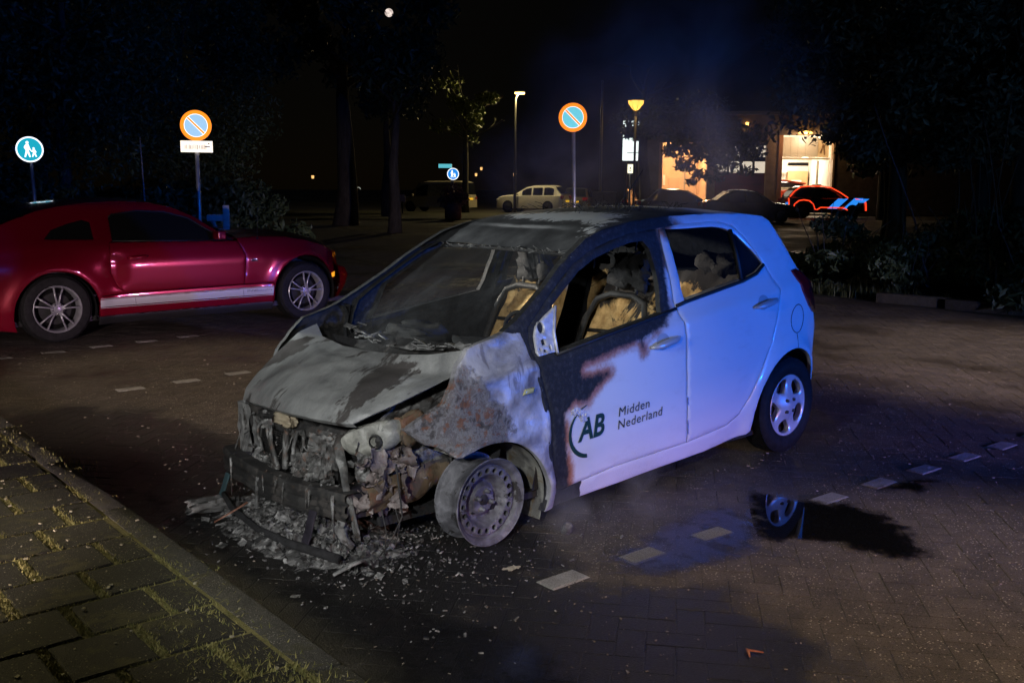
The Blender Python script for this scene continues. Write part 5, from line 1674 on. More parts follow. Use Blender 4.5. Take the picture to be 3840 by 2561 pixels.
def signpost(label, cat, pos, base_z, face, R, draw, group=None, pole_r=.028, lean=(0, 0), name='traffic_sign', sleeve=None):
    """disc sign on a grey post: pos = centre of the disc"""
    t = thing(name, label, cat, (pos[0], pos[1], base_z), group)
    n = Vector((face[0], face[1], 0)).normalized()
    q = MB()
    top = Vector(pos)-n*.035+Vector((0, 0, .0))
    bot = Vector((pos[0]+lean[0], pos[1]+lean[1], base_z))-n*.035
    q.tube([bot, top+Vector((0, 0, R*.9))], pole_r, 10)
    q.build('post', mat('galvanised_post', (.34, .35, .37), .4, .5, var=.25), t, True)
    if sleeve:
        q = MB(); q.tube([bot, bot+(top-bot)*sleeve], pole_r*1.55, 10); q.build('post_sleeve', mat('galvanised_post', (0, 0, 0)), t, True)
        q = MB(); q.box(bot+(top-bot)*(sleeve+.02)+n*.03, (.05, .05, .05), None, .01); q.build('clamp', mat('galvanised_post', (0, 0, 0)), t, True)
    q = MB(); q.lathe([(0, -.012), (R, -.012), (R+.004, -.006), (R, 0)], pos, n, 40); q.build('sign_back', mat('sign_back', (.35, .36, .37), .5, .4), t, True)
    draw(t, Vector(pos), n, R)
    return t


def disc(t, name, c, n, r, off, m, r_in=0.0):
    q = MB(); q.lathe([(r_in, off), (r, off), (r, off-.002)], c, n, 48)
    return q.build(name, m, t, False)


def flatshape(t, name, c, n, polys, off, m):
    u = Vector((-n.y, n.x, 0)); w = Vector((0, 0, 1))
    q = MB()
    for P in polys:
        q.add([c+u*a+w*b+n*off for a, b in P]+[c+u*a+w*b+n*(off-.002) for a, b in P], [tuple(range(len(P)))]+[(i, len(P)+i, len(P)+(i+1) % len(P), (i+1) % len(P)) for i in range(len(P))])
    return q.build(name, m, t, False)


RO = retro_glow('glow_orange_red', (1.0, .24, .006), 1.05)
RBL = retro_glow('glow_pale_blue', (.27, .46, .60), .95)
RBL2 = retro_glow('glow_cyan_blue', (.13, .52, .58), .95)
RTEAL = retro_glow('glow_teal_blue', (.01, .34, .42), .9)
RBLUE = retro_glow('glow_blue', (.01, .22, .70), .9)
RW = retro_glow('glow_white', (.95, .97, 1.0), 1.1)
RCREAM = retro_glow('glow_cream', (1.0, .88, .68), 1.0)


def noparking(blue):
    def d(t, c, n, R):
        disc(t, 'red_border', c, n, R, .004, RO)
        disc(t, 'white_line', c, n, R*.755, .006, RW)
        disc(t, 'blue_field', c, n, R*.725, .008, blue)
        a = math.radians(45); L = R*.73; w = R*.06
        def bar(ww):
            return [(-L*math.cos(a)-ww*math.sin(a), L*math.sin(a)-ww*math.cos(a)), (L*math.cos(a)-ww*math.sin(a), -L*math.sin(a)-ww*math.cos(a)), (L*math.cos(a)+ww*math.sin(a), -L*math.sin(a)+ww*math.cos(a)), (-L*math.cos(a)+ww*math.sin(a), L*math.sin(a)+ww*math.cos(a))]
        flatshape(t, 'bar_edge', c, n, [bar(w*1.55)], .0095, RW)
        flatshape(t, 'diagonal_bar', c, n, [bar(w)], .011, RO)
    return d


def footpath(field):
    def d(t, c, n, R):
        disc(t, 'white_rim', c, n, R, .004, RW)
        disc(t, 'blue_field', c, n, R*.885, .006, field)
        k = R/.2
        def circ(x, y, r): return [(x+r*math.cos(a), y+r*math.sin(a)) for a in np.linspace(0, 2*math.pi, 15)[:-1]]
        def S(P): return [(a*k, b*k) for a, b in P]
        adult = [S(circ(-.030, .108, .022)), S([(-.052, .082), (-.012, .084), (.006, .02), (.030, -.022), (.022, -.032), (-.006, .0), (-.012, -.02), (.012, -.118), (-.008, -.122), (-.032, -.05), (-.060, -.122), (-.080, -.118), (-.056, -.02), (-.062, .0), (-.082, .03), (-.068, .06)])]
        child = [S(circ(.058, .018, .016)), S([(.044, -.002), (.076, -.002), (.098, -.04), (.090, -.05), (.074, -.03), (.080, -.05), (.100, -.112), (.084, -.116), (.062, -.07), (.044, -.118), (.028, -.112), (.046, -.05), (.040, -.032), (.024, -.022), (.022, -.032), (.040, -.006)])]
        flatshape(t, 'adult_figure', c, n, adult, .008, RW)
        flatshape(t, 'child_figure', c, n, child, .008, RW)
    return d


CV = Vector(CAM_POS)
def facing(p, turn=0): return Vector((CV.x-p[0], CV.y-p[1], 0)).normalized()
P1 = (-3.19, -8.79, 2.35)
s1 = signpost('no-parking sign with a cream notice plate below it, on a post behind the red coupe', 'traffic sign', P1, 0, facing(P1), .20, noparking(RBL), 'no-parking signs', sleeve=.36)
nn = facing(P1)
u_ = Vector((-nn.y, nn.x, 0))
q = MB(); q.box(Vector(P1)+Vector((0, 0, -.275))-u_*.0, (.41, .012, .15), RZ(math.atan2(u_.y, u_.x)), .005); pl = q.build('notice_plate', RCREAM, s1, False)
smudge = mat('worn_notice_print', (.30, .22, .18), .6)
polys = []
for k in range(13):
    x = -.15+.022*k+random.uniform(-.004, .004); 
    polys.append([(x, -.045+random.uniform(0, .02)), (x+.008, -.045+random.uniform(0, .02)), (x+.011, .02+random.uniform(-.01, .02)), (x+.003, .02)])
flatshape(s1, 'worn_print', Vector(P1)+Vector((0, 0, -.275)), nn, polys, .010, mat('faded_print', (.35, .20, .18), .6))
flatshape(s1, 'plate_arrow', Vector(P1)+Vector((0, 0, -.275)), nn, [[(.10, .0), (.12, -.015), (.12, -.006), (.17, -.006), (.17, .006), (.12, .006), (.12, .015)], [(.145, .05), (.165, .05), (.165, .035), (.145, .035)]], .010, smudge)
P2 = (-7.49, -5.98, 2.55)
signpost('no-parking sign on a plain post seen above the burnt car\'s roof', 'traffic sign', P2, 0, facing(P2), .20, noparking(RBL2), 'no-parking signs', lean=(-.05, .06), sleeve=.33)
P3 = (-2.35, -12.94, 2.10)
signpost('round blue footpath sign with adult and child at the left edge of the photo', 'traffic sign', P3, 0, facing(P3), .20, footpath(RTEAL), 'footpath signs', lean=(-.06, 0))
P4 = (-29.55, -35.66, 2.16)
signpost('small far round blue footpath sign beside the lit tree trunk', 'traffic sign', P4, 0, facing(P4), .30, footpath(RBLUE), 'footpath signs', pole_r=.04)
nn = facing(P4); u_ = Vector((-nn.y, nn.x, 0))
t = thing('street_name_sign', 'pale turquoise street name plate beside the far footpath sign', 'street sign', (P4[0]-u_.x*.42, P4[1]-u_.y*.42, 0))
q = MB(); q.box(Vector(P4)-u_*.40+Vector((0, 0, .40)), (.68, .03, .20), RZ(math.atan2(u_.y, u_.x)), .01); q.build('plate', retro_glow('glow_turquoise', (.10, .48, .56), .75), t)
q = MB(); q.tube([Vector(P4)-u_*.08-nn*.08+Vector((0, 0, -2.16)), Vector(P4)-u_*.08-nn*.08+Vector((0, 0, .5))], .035, 8); q.build('post', mat('galvanised_post', (0, 0, 0)), t, True)


def ray_at(px, py, dist):
    """point on the ground plan seen in that direction, used once to place far things"""
    x = (px-1175.5)/2351*36/34.68; y = (py-784)/2351*36/34.68
    d = (f+rr*x+dd*y)
    return Vector(CAM_POS)+d*dist


# grey post with an arm beside the coupe (letterbox post)
b0 = ray_at(512, 528, 12.6); b0.z = 0
t = thing('letterbox_post', 'grey wooden post with braced side arm behind the bonnet of the red coupe', 'post', tuple(b0))
nn = facing(b0); u_ = Vector((-nn.y, nn.x, 0)); GW = mat('grey_painted_wood', (.34, .32, .32), .6, var=.25)
q = MB(); q.box(b0+Vector((0, 0, .66))+u_*.045, (.085, .085, 1.32), RZ(math.atan2(u_.y, u_.x)), .012); q.build('upright', GW, t, True, angle=40)
q = MB(); q.box(b0+Vector((0, 0, 1.16))-u_*.06, (.27, .07, .085), RZ(math.atan2(u_.y, u_.x)), .01); q.build('arm', GW, t, True, angle=40)
q = MB(); q.tube([b0+Vector((0, 0, .86))+u_*.02, b0+Vector((0, 0, 1.12))-u_*.13], .026, 6); q.build('brace', GW, t, True)


def leaf_cloud(centers, n, size, squash=1.0, rng=RNG, jitter=.9):
    """many small folded leaves spread through ellipsoids (cx,cy,cz, rx,ry,rz, weight)"""
    W = np.array([c[6] for c in centers], float); W /= W.sum()
    idx = rng.choice(len(centers), n, p=W)
    C = np.array([c[:6] for c in centers])[idx]
    d = rng.normal(size=(n, 3)); d /= np.linalg.norm(d, axis=1)[:, None]
    r = rng.random(n)**(1/2.2)
    P = C[:, :3]+d*r[:, None]*C[:, 3:]
    a = rng.normal(size=(n, 3)); a /= np.linalg.norm(a, axis=1)[:, None]
    b = rng.normal(size=(n, 3)); b -= a*(a*b).sum(1)[:, None]; b /= np.linalg.norm(b, axis=1)[:, None]
    nrm = np.cross(a, b)
    s = size*(.6+.8*rng.random(n))[:, None]
    v0 = P-a*s; v1 = P+b*s*.42+nrm*s*.12; v2 = P+a*s; v3 = P-b*s*.42+nrm*s*.12
    V = np.stack([v0, v1, v2, v3], 1).reshape(-1, 3)
    k = np.arange(n)*4
    F = np.stack([k, k+1, k+2, k+3], 1)
    return V, F


LEAF_D = m_leaf('dark_leaf', (.020, .036, .014), (.060, .085, .036))
LEAF_B = m_leaf('grey_green_leaf', (.035, .05, .036), (.10, .13, .10))
LEAF_Y = m_leaf('yellow_green_leaf', (.06, .09, .012), (.16, .19, .03))
BARK = m_bark('dark_bark', (.022, .018, .014), (.07, .06, .05))
BARK2 = m_bark('mossy_bark', (.04, .04, .02), (.13, .115, .07))


def limb_pts(p, d, L, n=5, wob=.12, up=.15):
    P = [Vector(p)]; d = Vector(d).normalized()
    for i in range(n):
        d = (d+Vector((random.gauss(0, wob), random.gauss(0, wob), random.gauss(0, wob)+up*.3))).normalized()
        P.append(P[-1]+d*(L/n))
    return P


def tree(label, base, H, r, crown, n, leaf, m_l, m_b, group=None, fork=.45, name='tree', cat='tree', limbs=7):
    t = thing(name, label, cat, tuple(base), group)
    b = Vector(base)
    q = MB()
    tr = [b+Vector((0, 0, -.1))]+[b+Vector((random.gauss(0, .03*H*.2), random.gauss(0, .03*H*.2), H*k)) for k in (.12, .3, .5, .7)]
    q.tube(tr, [r*1.35, r, r*.85, r*.62, r*.35], 10)
    q.build('trunk', m_b, t, True)
    for k in range(limbs):
        z = H*random.uniform(fork, .7)
        i = z/H
        a = random.uniform(0, 6.28)
        p0 = b+Vector((0, 0, z))
        P = limb_pts(p0, (math.cos(a), math.sin(a), .7), H*random.uniform(.18, .34))
        q = MB(); q.tube(P, [r*.34, r*.26, r*.2, r*.14, r*.09, r*.05], 6)
        for w in range(2):
            s = P[random.randint(2, 4)]
            q.tube(limb_pts(s, (math.cos(a+random.uniform(-1, 1)), math.sin(a+random.uniform(-1, 1)), .4), H*.12, 3), [r*.12, r*.08, r*.05, r*.03], 5)
        q.build('limb', m_b, t, True)
    cs = []
    for (cx, cy, cz, rx, ry, rz, w) in crown: cs.append((b.x+cx, b.y+cy, b.z+cz, rx, ry, rz, w))
    V, F = leaf_cloud(cs, n, leaf)
    mesh('crown', V, F, m_l, t, False)
    return t


def clumps(cx, cy, cz, R, Rz, n, s=.38):
    out = []
    for k in range(n):
        d = np.random.default_rng(int(1000*R)+k*7+int(abs(cx*10))).normal(size=3); d /= np.linalg.norm(d)
        rad = .55+.45*((k*.618) % 1)
        out.append((cx+d[0]*R*rad, cy+d[1]*R*rad, cz+d[2]*Rz*rad, R*s, R*s, Rz*s*.9, 1))
    return out


# dark planting behind the coupe, left
TL_ = [((-3.8, -15.5, 0), 7.5, 2.6, 'broad dark tree behind the cream notice plate'), ((-2.9, -16.6, 0), 8.5, 2.4, 'tall dark tree behind the left footpath sign'),
       ((-7.5, -18.6, 0), 7.0, 2.3, 'dark bushy tree to the right of the notice-plate sign'), ((-5.2, -21.5, 0), 10.5, 3.2, 'tallest dark tree rising behind the left planting')]
for b, H, R, lab in TL_:
    tree(lab, b, H, .13, clumps(0, 0, H*.58, R, H*.40, 34, .30), 15000, .058, LEAF_D, BARK, 'dark trees behind the red coupe', limbs=6)
HB = [((-2.2, -13.8), 'leftmost'), ((-3.7, -14.1), 'second from the left'), ((-5.1, -14.3), 'third from the left'), ((-6.7, -14.9), 'rightmost')]
for (x, y), w in HB:
    t = thing('shrub', 'low dense shrub under the dark trees behind the coupe, %s of four' % w, 'shrub', (x, y, 0), 'shrubs behind the red coupe')
    V, F = leaf_cloud(clumps(x, y, .9, 1.5, .95, 16), 5000, .075); mesh('foliage', V, F, LEAF_D, t, False)
    q = MB()
    for k in range(8):
        a = random.uniform(0, 6.28); q.tube(limb_pts((x, y, 0), (.5*math.cos(a), .5*math.sin(a), 1), 1.5, 4), [.02, .016, .012, .008, .005], 5)
    q.build('stems', BARK, t, True)['kind'] = 'stuff'
# thin pale stem in the left planting
q = MB(); q.tube([(-4.0, -12.6, 0), (-4.02, -12.6, 1.2), (-4.0, -12.62, 2.35)], [.02, .016, .010], 6)
tag(q.build('sapling_stake', mat('pale_stake', (.20, .19, .21), .7), None, True), 'thin pale stake standing in the planting left of the notice-plate sign', 'stake')

side0 = Vector((rr.x, rr.y, 0)).normalized()
# mid-distance dark trunks
for (px_, d, r, lab) in ((792, 40, .42, 'thick dark tree trunk standing alone left of the lit tree'), (890, 50, .26, 'slim leaning dark trunk between the thick trunk and the lit tree')):
    b = ray_at(px_, 440, d); b.z = 0
    tree(lab, b, 10 if r > .3 else 8.5, r, clumps(-side0.x*(3.2 if r > .3 else 0), -side0.y*(3.2 if r > .3 else 0), 7.6 if r > .3 else 6.6, 2.6, 2.0, 22), 5000, .16, LEAF_D, BARK, None, fork=.5)
# the tree lit by the far street lamp
b = ray_at(1068, 440, 58); b.z = 0
toL = Vector(CAM_POS)-b; side_ = Vector((rr.x, rr.y, 0)).normalized()
cl = []
for (s, z, rs, rz, w) in ((.3, 5.9, .9, .55, 3), (1.3, 6.6, .75, .35, 3), (-.4, 6.3, .7, .5, 2.2), (-1.5, 5.0, .55, .4, 1.2), (.5, 5.2, .6, .5, 1.6), (-.7, 4.9, .5, .5, 1), (-1.2, 7.4, 1.2, .8, 1.2), (.4, 4.3, .45, .5, .5)):
    cl.append((side_.x*s, side_.y*s, z, rs, rs, rz, w))
tree('slim tree with yellow-green leaves lit by the far street lamp', b, 9.5, .20, cl, 1500, .15, LEAF_Y, BARK2, None, fork=.42, limbs=8)

# street lamps and masts
SODIUM = mat('sodium_lamp', (1, .6, .2), .4, emis=(1.0, .55, .12), estr=7)
b = ray_at(1182, 440, 60); b.z = 0
t = thing('street_lamp', 'tall slim street lamp with a flat lit head right of the lit tree', 'street lamp', tuple(b))
q = MB(); q.tube([b, b+Vector((0, 0, 3.5)), b+Vector((0, 0, 6.75)), b+side_*.12+Vector((0, 0, 7.0)), b+side_*.3+Vector((0, 0, 7.08))], [.09, .075, .055, .05, .04], 8); q.build('mast', mat('lamp_mast', (.06, .058, .05), .6), t, True)
q = MB(); q.box(b+side_*.25+Vector((0, 0, 7.14)), (.66, .30, .09), RZ(math.atan2(side_.y, side_.x)), .03); q.build('lamp_head', mat('lamp_mast', (0, 0, 0)), t)
q = MB(); q.box(b+side_*.25+Vector((0, 0, 7.07)), (.58, .26, .06), RZ(math.atan2(side_.y, side_.x)), .02); q.build('lamp_lens', SODIUM, t)
lamp('street_lamp_light', 'POINT', tuple(b+side_*.25+Vector((0, 0, 6.9))), (0, 0, 0), 1300, (1.0, .78, .36), size=.3)
b = ray_at(1378, 440, 45); b.z = 0
t = thing('flagpole', 'tall grey flagpole behind the electrical cabinet', 'flagpole', tuple(b))
q = MB(); q.tube([b, b+Vector((0, 0, 3)), b+Vector((0, 0, 6.2))], [.075, .06, .045], 10); q.build('pole', mat('flagpole_grey', (.26, .26, .27), .5), t, True)
q = MB(); q.lathe([(0, .08), (.05, .05), (.06, 0), (.03, -.03)], b+Vector((0, 0, 6.22)), (0, 0, 1), 12); q.build('finial', mat('flagpole_grey', (0, 0, 0)), t, True)
b = ray_at(1455, 440, 45); b.z = 0
t = thing('lantern', 'post-top lantern glowing yellow beside the lit sign board', 'street lamp', tuple(b))
hz = 5.25
q = MB(); q.tube([b, b+Vector((0, 0, hz-.28))], [.06, .05], 8); q.build('post', mat('lamp_mast', (0, 0, 0)), t, True)
q = MB(); q.lathe([(.42, .16), (.40, .21), (.2, .27), (0, .29)], b+Vector((0, 0, hz)), (0, 0, 1), 20); q.build('canopy', BLKP, t, True)
q = MB(); q.lathe([(.36, .155), (.33, .02), (.18, -.18), (.07, -.27), (0, -.28)], b+Vector((0, 0, hz)), (0, 0, 1), 20); q.build('glass', mat('lantern_glass', (1, .6, .15), .4, emis=(1.0, .52, .08), estr=2.0), t, True)
q = MB(); q.lathe([(0, .10), (.17, .09), (.2, .04), (.1, -.03), (0, -.04)], b+Vector((0, 0, hz)), (0, 0, 1), 14); q.build('bulb', mat('lantern_bulb', (1, .8, .4), .4, emis=(1.0, .72, .26), estr=7), t, True)
q = MB()
for k in range(6):
    a = k*math.pi/3; q.tube([b+Vector((.37*math.cos(a), .37*math.sin(a), hz+.15)), b+Vector((.19*math.cos(a), .19*math.sin(a), hz-.18)), b+Vector((.06*math.cos(a), .06*math.sin(a), hz-.28))], .014, 5)
q.build('frame', BLKP, t, True)
lamp('lantern_light', 'POINT', tuple(b+Vector((0, 0, hz-.5))), (0, 0, 0), 22, (1.0, .6, .15), size=.3)

# ------------------------------------------------------------------ the fire station
O = Vector((-50.0, -29.7, 0)); D = Vector((-.69, .724, 0)).normalized(); Nn = Vector((D.y, -D.x, 0))
if Nn.dot(Vector(CAM_POS)-O) < 0: Nn = -Nn
MF = Matrix((D, Nn, Vector((0, 0, 1)))).transposed()
def W(s, d, z): return O+D*s+Nn*d+Vector((0, 0, z))
FS = thing('garage_building', 'dark garage building with three tall bay doors lit from inside', 'building', tuple(O))
BRK = mat('dark_facade_brick', (.10, .075, .055), .8, var=.3, vscale=3); BRK2 = mat('tan_lit_brick', (.32, .22, .13), .7, var=.2, vscale=4)  # pillars coloured tan for light caught on the brick
def fbox(name, s0, s1, d0, d1, z0, z1, m, par=None, bev=0):
    q = MB(); q.box(W((s0+s1)/2, (d0+d1)/2, (z0+z1)/2), (abs(s1-s0), abs(d1-d0), z1-z0), MF, bev)
    return q.build(name, m, par or FS)
fbox('wall', -8.3, -7.1, -.3, 0, 0, 5.9, BRK); fbox('wall', 3.3, 14, -.3, 0, 0, 5.9, BRK)
fbox('lintel', -7.1, 3.3, -.3, 0, 4.72, 5.9, BRK)
for s0, s1 in ((-4.25, -3.75), (-.75, 0)): fbox('pillar', s0, s1, -.4, .02, 0, 4.72, BRK2)
fbox('lintel', -7.1, -.75, -.3, .001, 4.25, 4.72, BRK)
fbox('roof', -8.4, 14.2, -12, .25, 5.9, 6.1, mat('roof_edge', (.16, .16, .17), .5))
INW = mat('bay_wall_warm', (.62, .42, .24), .8, var=.15, vscale=2); INW2 = mat('bay_wall_white', (.72, .68, .60), .8, var=.1, vscale=2)
fbox('back_wall', -7.2, -4.0, -7.2, -7, 0, 5.8, INW); fbox('back_wall', -4.0, -.4, -5.2, -5.0, 0, 5.8, INW2); fbox('back_wall', -.4, 3.4, -7.2, -7, 0, 5.8, INW2)
fbox('partition', -7.3, -7.2, -7, -.3, 0, 5.8, INW); fbox('partition', -4.05, -3.95, -7, -.42, 0, 5.8, INW); fbox('partition', -.45, -.35, -7, -.42, 0, 5.8, INW2); fbox('partition', 3.35, 3.45, -7, -.3, 0, 5.8, INW2)
fbox('bay_floor', -7.2, 3.4, -7, .0, .0, .06, mat('bay_floor', (.25, .23, .2), .5)); fbox('ceiling', -7.2, 3.4, -7, -.3, 5.7, 5.8, INW2)
TUBE = mat('bay_light_tube', (1, .9, .7), .4, emis=(1.0, .80, .52), estr=5)
for s in (-6.4, -5.0): fbox('bay_light', s, s+.14, -6, -2, 5.45, 5.55, TUBE)
for s in (.7, 2.3): fbox('bay_light', s, s+.14, -6, -3, 3.45, 3.52, TUBE)
lamp('bay_light_left', 'POINT', tuple(W(-5.6, -3.2, 4.9)), (0, 0, 0), 950, (1.0, .70, .42), size=.6)
lamp('bay_light_middle', 'POINT', tuple(W(-2.2, -3.0, 4.6)), (0, 0, 0), 500, (1.0, .82, .6), size=.6)
lamp('bay_light_right', 'POINT', tuple(W(1.6, -4.4, 3.3)), (0, 0, 0), 420, (1.0, .86, .66), size=.5)
lamp('bay_light_front', 'POINT', tuple(W(1.6, -1.2, 4.55)), (0, 0, 0), 70, (1.0, .82, .6), size=.4)
# left bay fittings
for s in (-6.75, -6.5): fbox('bay_post', s, s+.12, -6.9, -6.75, .1, 5, mat('brown_post', (.30, .17, .09), .6))
fbox('wall_panel', -5.9, -5.2, -6.95, -6.9, .4, 2.2, mat('tan_panel', (.5, .34, .2), .7)); fbox('wall_panel', -4.9, -4.8, -6.95, -6.9, .2, 3.4, mat('grey_panel', (.3, .26, .2), .7))
fbox('wall_chart', -6.3, -6.15, -6.98, -6.93, 1.7, 2.4, mat('white_chart', (.8, .75, .65), .7))
# middle bay: sectional door, red below with a row of panes above
REDD = mat('red_door_panel', (.20, .02, .03), .5, var=.15, vscale=3)
sd = fbox('sectional_door', -3.75, -.75, -.22, -.16, .05, 2.35, REDD)
for (z0, z1) in ((.62, .64), (1.20, 1.22), (1.78, 1.8)): fbox('door_joint', -3.75, -.75, -.159, -.155, z0, z1, BLKP, sd)
for r_ in range(2):
    for k in range(4):
        s = -3.72+.76*k; z = 2.35+.95*r_
        fr = fbox('door_pane', s+.06, s+.68, -.20, -.19, z+.12, z+.80, mat('lit_pane', (.75, .72, .65), .3, emis=(1.0, .86, .66), estr=.55))
        for (a, b_2, c_, d_) in ((s, s+.06, z, z+.95), (s+.68, s+.76, z, z+.95), (s+.06, s+.68, z, z+.12), (s+.06, s+.68, z+.80, z+.95)):
            fbox('pane_frame', a, b_2, -.22, -.16, c_, d_, REDD if r_ == 0 and d_ < 2.6 else BLKP, fr)
# right bay: half-raised door leaf, cross rail, cabinets, chart, red vehicle
fbox('raised_door', .1, 2.55, -1.2, -1.14, 3.45, 4.66, mat('grey_door_leaf', (.55, .54, .50), .6))
for s in (.9, 1.35, 1.8): fbox('door_rib', s, s+.02, -1.135, -1.13, 3.45, 4.66, mat('grey_door_rib', (.35, .34, .32), .6))
fbox('wall_chart', 2.55, 3.25, -1.3, -1.24, 3.45, 4.6, mat('cream_chart', (.80, .66, .45), .7)); 
q = MB(); q.tube([W(2.75, -1.23, 3.7), W(2.9, -1.23, 4.2), W(2.8, -1.23, 4.4)], .05, 5); q.tube([W(3.0, -1.23, 3.6), W(2.95, -1.23, 4.1), W(3.08, -1.23, 4.35)], .04, 5); q.build('chart_drawing', mat('brown_ink', (.2, .12, .06), .7), FS)
fbox('cross_rail', 0, 3.3, -1.1, -1.0, 3.30, 3.42, mat('pale_rail', (.6, .58, .52), .5)); fbox('heater', 1.0, 2.2, -2.2, -1.8, 2.95, 3.15, BLKP)
fbox('shelf', .1, 1.8, -6.6, -6.1, 2.62, 2.70, mat('pale_rail', (0, 0, 0))); fbox('cabinet', 1.9, 3.2, -6.9, -6.3, .8, 2.7, mat('wood_cabinet', (.45, .28, .13), .6)); fbox('cabinet_door', 2.1, 2.8, -6.29, -6.26, 1.4, 2.1, mat('white_chart', (0, 0, 0)))
q = MB(); q.tube([W(2.85, -2.2, .1), W(2.85, -2.2, 3.3)], .09, 8); q.build('pipe', mat('pale_rail', (0, 0, 0)), FS, True)
fbox('door_jamb', -.02, .22, -.5, .06, 0, 4.72, mat('orange_jamb', (.42, .20, .09), .6)); fbox('door_jamb', 3.22, 3.32, -.4, .05, 0, 4.72, BRK2); fbox('door_jamb', -7.15, -6.95, -.4, .05, 0, 4.25, mat('orange_jamb', (0, 0, 0)))
q = MB(); q.lathe([(0, .10), (.28, .06), (.42, -.02), (.40, -.05), (0, -.05)], W(1.45, .32, 4.86), (0, 0, 1), 16); fl = q.build('facade_lamp', mat('facade_lamp_glow', (1, .6, .2), .4, emis=(1.0, .50, .10), estr=4), FS, True)
lamp('facade_lamp_light', 'POINT', tuple(W(1.45, .5, 4.6)), (0, 0, 0), 130, (1.0, .62, .3), size=.2)
fbox('facade_lamp', -2.05, -1.9, .0, .2, 5.0, 5.45, mat('facade_lamp_glow', (0, 0, 0)))
# red rescue vehicle standing inside the right bay
rv = thing('rescue_vehicle', 'orange-red vehicle top seen inside the right garage bay', 'vehicle', tuple(W(1.3, -3.5, .06)))
ORED = mat('fluorescent_red_paint', (.70, .07, .02), .4)
q = MB(); q.box(W(1.25, -3.6, 1.0), (2.3, 1.8, .9), MF, .08); q.build('body', ORED, rv)
q = MB(); q.box(W(1.25, -3.6, 1.72), (1.9, 1.6, .5), MF, .1); q.build('cab', mat('vehicle_glass', (.05, .05, .05), .2), rv)
q = MB(); q.tube([W(.1, -2.75, 1.55), W(.35, -2.75, 1.95), W(.9, -2.75, 2.05), W(2.3, -2.75, 1.85)], .07, 6); q.tube([W(.55, -2.75, 1.5), W(.6, -2.75, 2.0)], .07, 6); q.build('roof_frame', ORED, rv)
q = MB(); q.box(W(1.4, -2.8, 1.55), (1.9, .12, .16), MF, .02); q.build('light_bar', mat('white_chart', (0, 0, 0)), rv)
for s in (.5, 2.0):
    q = MB(); q.lathe([(.12, .1), (.35, .1), (.38, .05), (.38, -.1), (.1, -.1)], W(s, -2.75, .42), Nn, 20); q.build('wheel', RUBBER, rv, True)

# lit notice board and little lit sign beside it
c = ray_at(1454, 324, 52); nn = facing(c); u_ = Vector((-nn.y, nn.x, 0)); Mb = RZ(math.atan2(u_.y, u_.x))
t = thing('lit_sign_board', 'tall white backlit sign board hanging in the dark right of the no-parking sign', 'sign board', (c.x, c.y, 0))
q = MB(); q.box(c, (1.10, .14, 2.05), Mb, .02); q.build('light_box', mat('board_glow', (.9, .95, .92), .4, emis=(.86, .98, .92), estr=1.3), t)
q = MB(); q.box(c+nn*.085+Vector((0, 0, .24)), (.9, .012, .20), Mb); q.box(c+nn*.085+Vector((0, 0, .02))+u_*.2, (.5, .012, .08), Mb); q.build('print', mat('board_print', (.20, .42, .38), .6), t)
q = MB(); q.box(c+nn*.085+Vector((0, 0, -.62)), (.62, .012, .035), Mb); q.build('print_line', mat('board_black', (.03, .03, .03), .6), t)
q = MB(); q.tube([c-nn*.1-u_*.35+Vector((0, 0, 1.2)), Vector((c.x, c.y, 0))-nn*.1-u_*.35], .06, 8); q.build('post', BLKP, t, True)
c = ray_at(1447, 388, 45); t = thing('small_lit_sign', 'small lit white number sign on a blue-grey post', 'sign', (c.x, c.y, 0)); nn = facing(c); u_ = Vector((-nn.y, nn.x, 0)); Mb = RZ(math.atan2(u_.y, u_.x))
q = MB(); q.box(c, (.24, .08, .40), Mb, .02); q.build('light_box', mat('warm_board_glow', (.9, .9, .7), .4, emis=(1.0, .95, .65), estr=1.3), t)
q = MB(); q.box(c+nn*.05+Vector((0, 0, .03)), (.05, .012, .10), Mb); q.box(c+nn*.05+Vector((0, 0, -.09)), (.10, .012, .03), Mb); q.build('print', mat('board_black', (0, 0, 0)), t)
q = MB(); q.tube([c+Vector((0, 0, -.2)), Vector((c.x, c.y, 0))], .04, 8); q.build('post', mat('blue_grey_post', (.10, .16, .35), .5), t, True)
# electrical cabinet
c = ray_at(1386, 458, 44); c.z = 0; nn = facing(c); u_ = Vector((-nn.y, nn.x, 0)); Mb = RZ(math.atan2(u_.y, u_.x))
t = thing('electrical_cabinet', 'pale grey electrical cabinet at the roadside behind the burnt car\'s roof', 'cabinet', tuple(c))
q = MB(); q.box(c+Vector((0, 0, .66)), (1.06, .5, 1.30), Mb, .03); q.build('housing', mat('cabinet_grey', (.38, .38, .36), .5, var=.1), t)
q = MB(); q.box(c+Vector((0, 0, 1.34)), (1.12, .56, .06), Mb, .02); q.build('lid', mat('cabinet_grey', (0, 0, 0)), t)
q = MB(); q.box(c+nn*.255+Vector((0, 0, .65)), (.012, .01, 1.15), Mb); q.build('door_gap', BLKP, t)
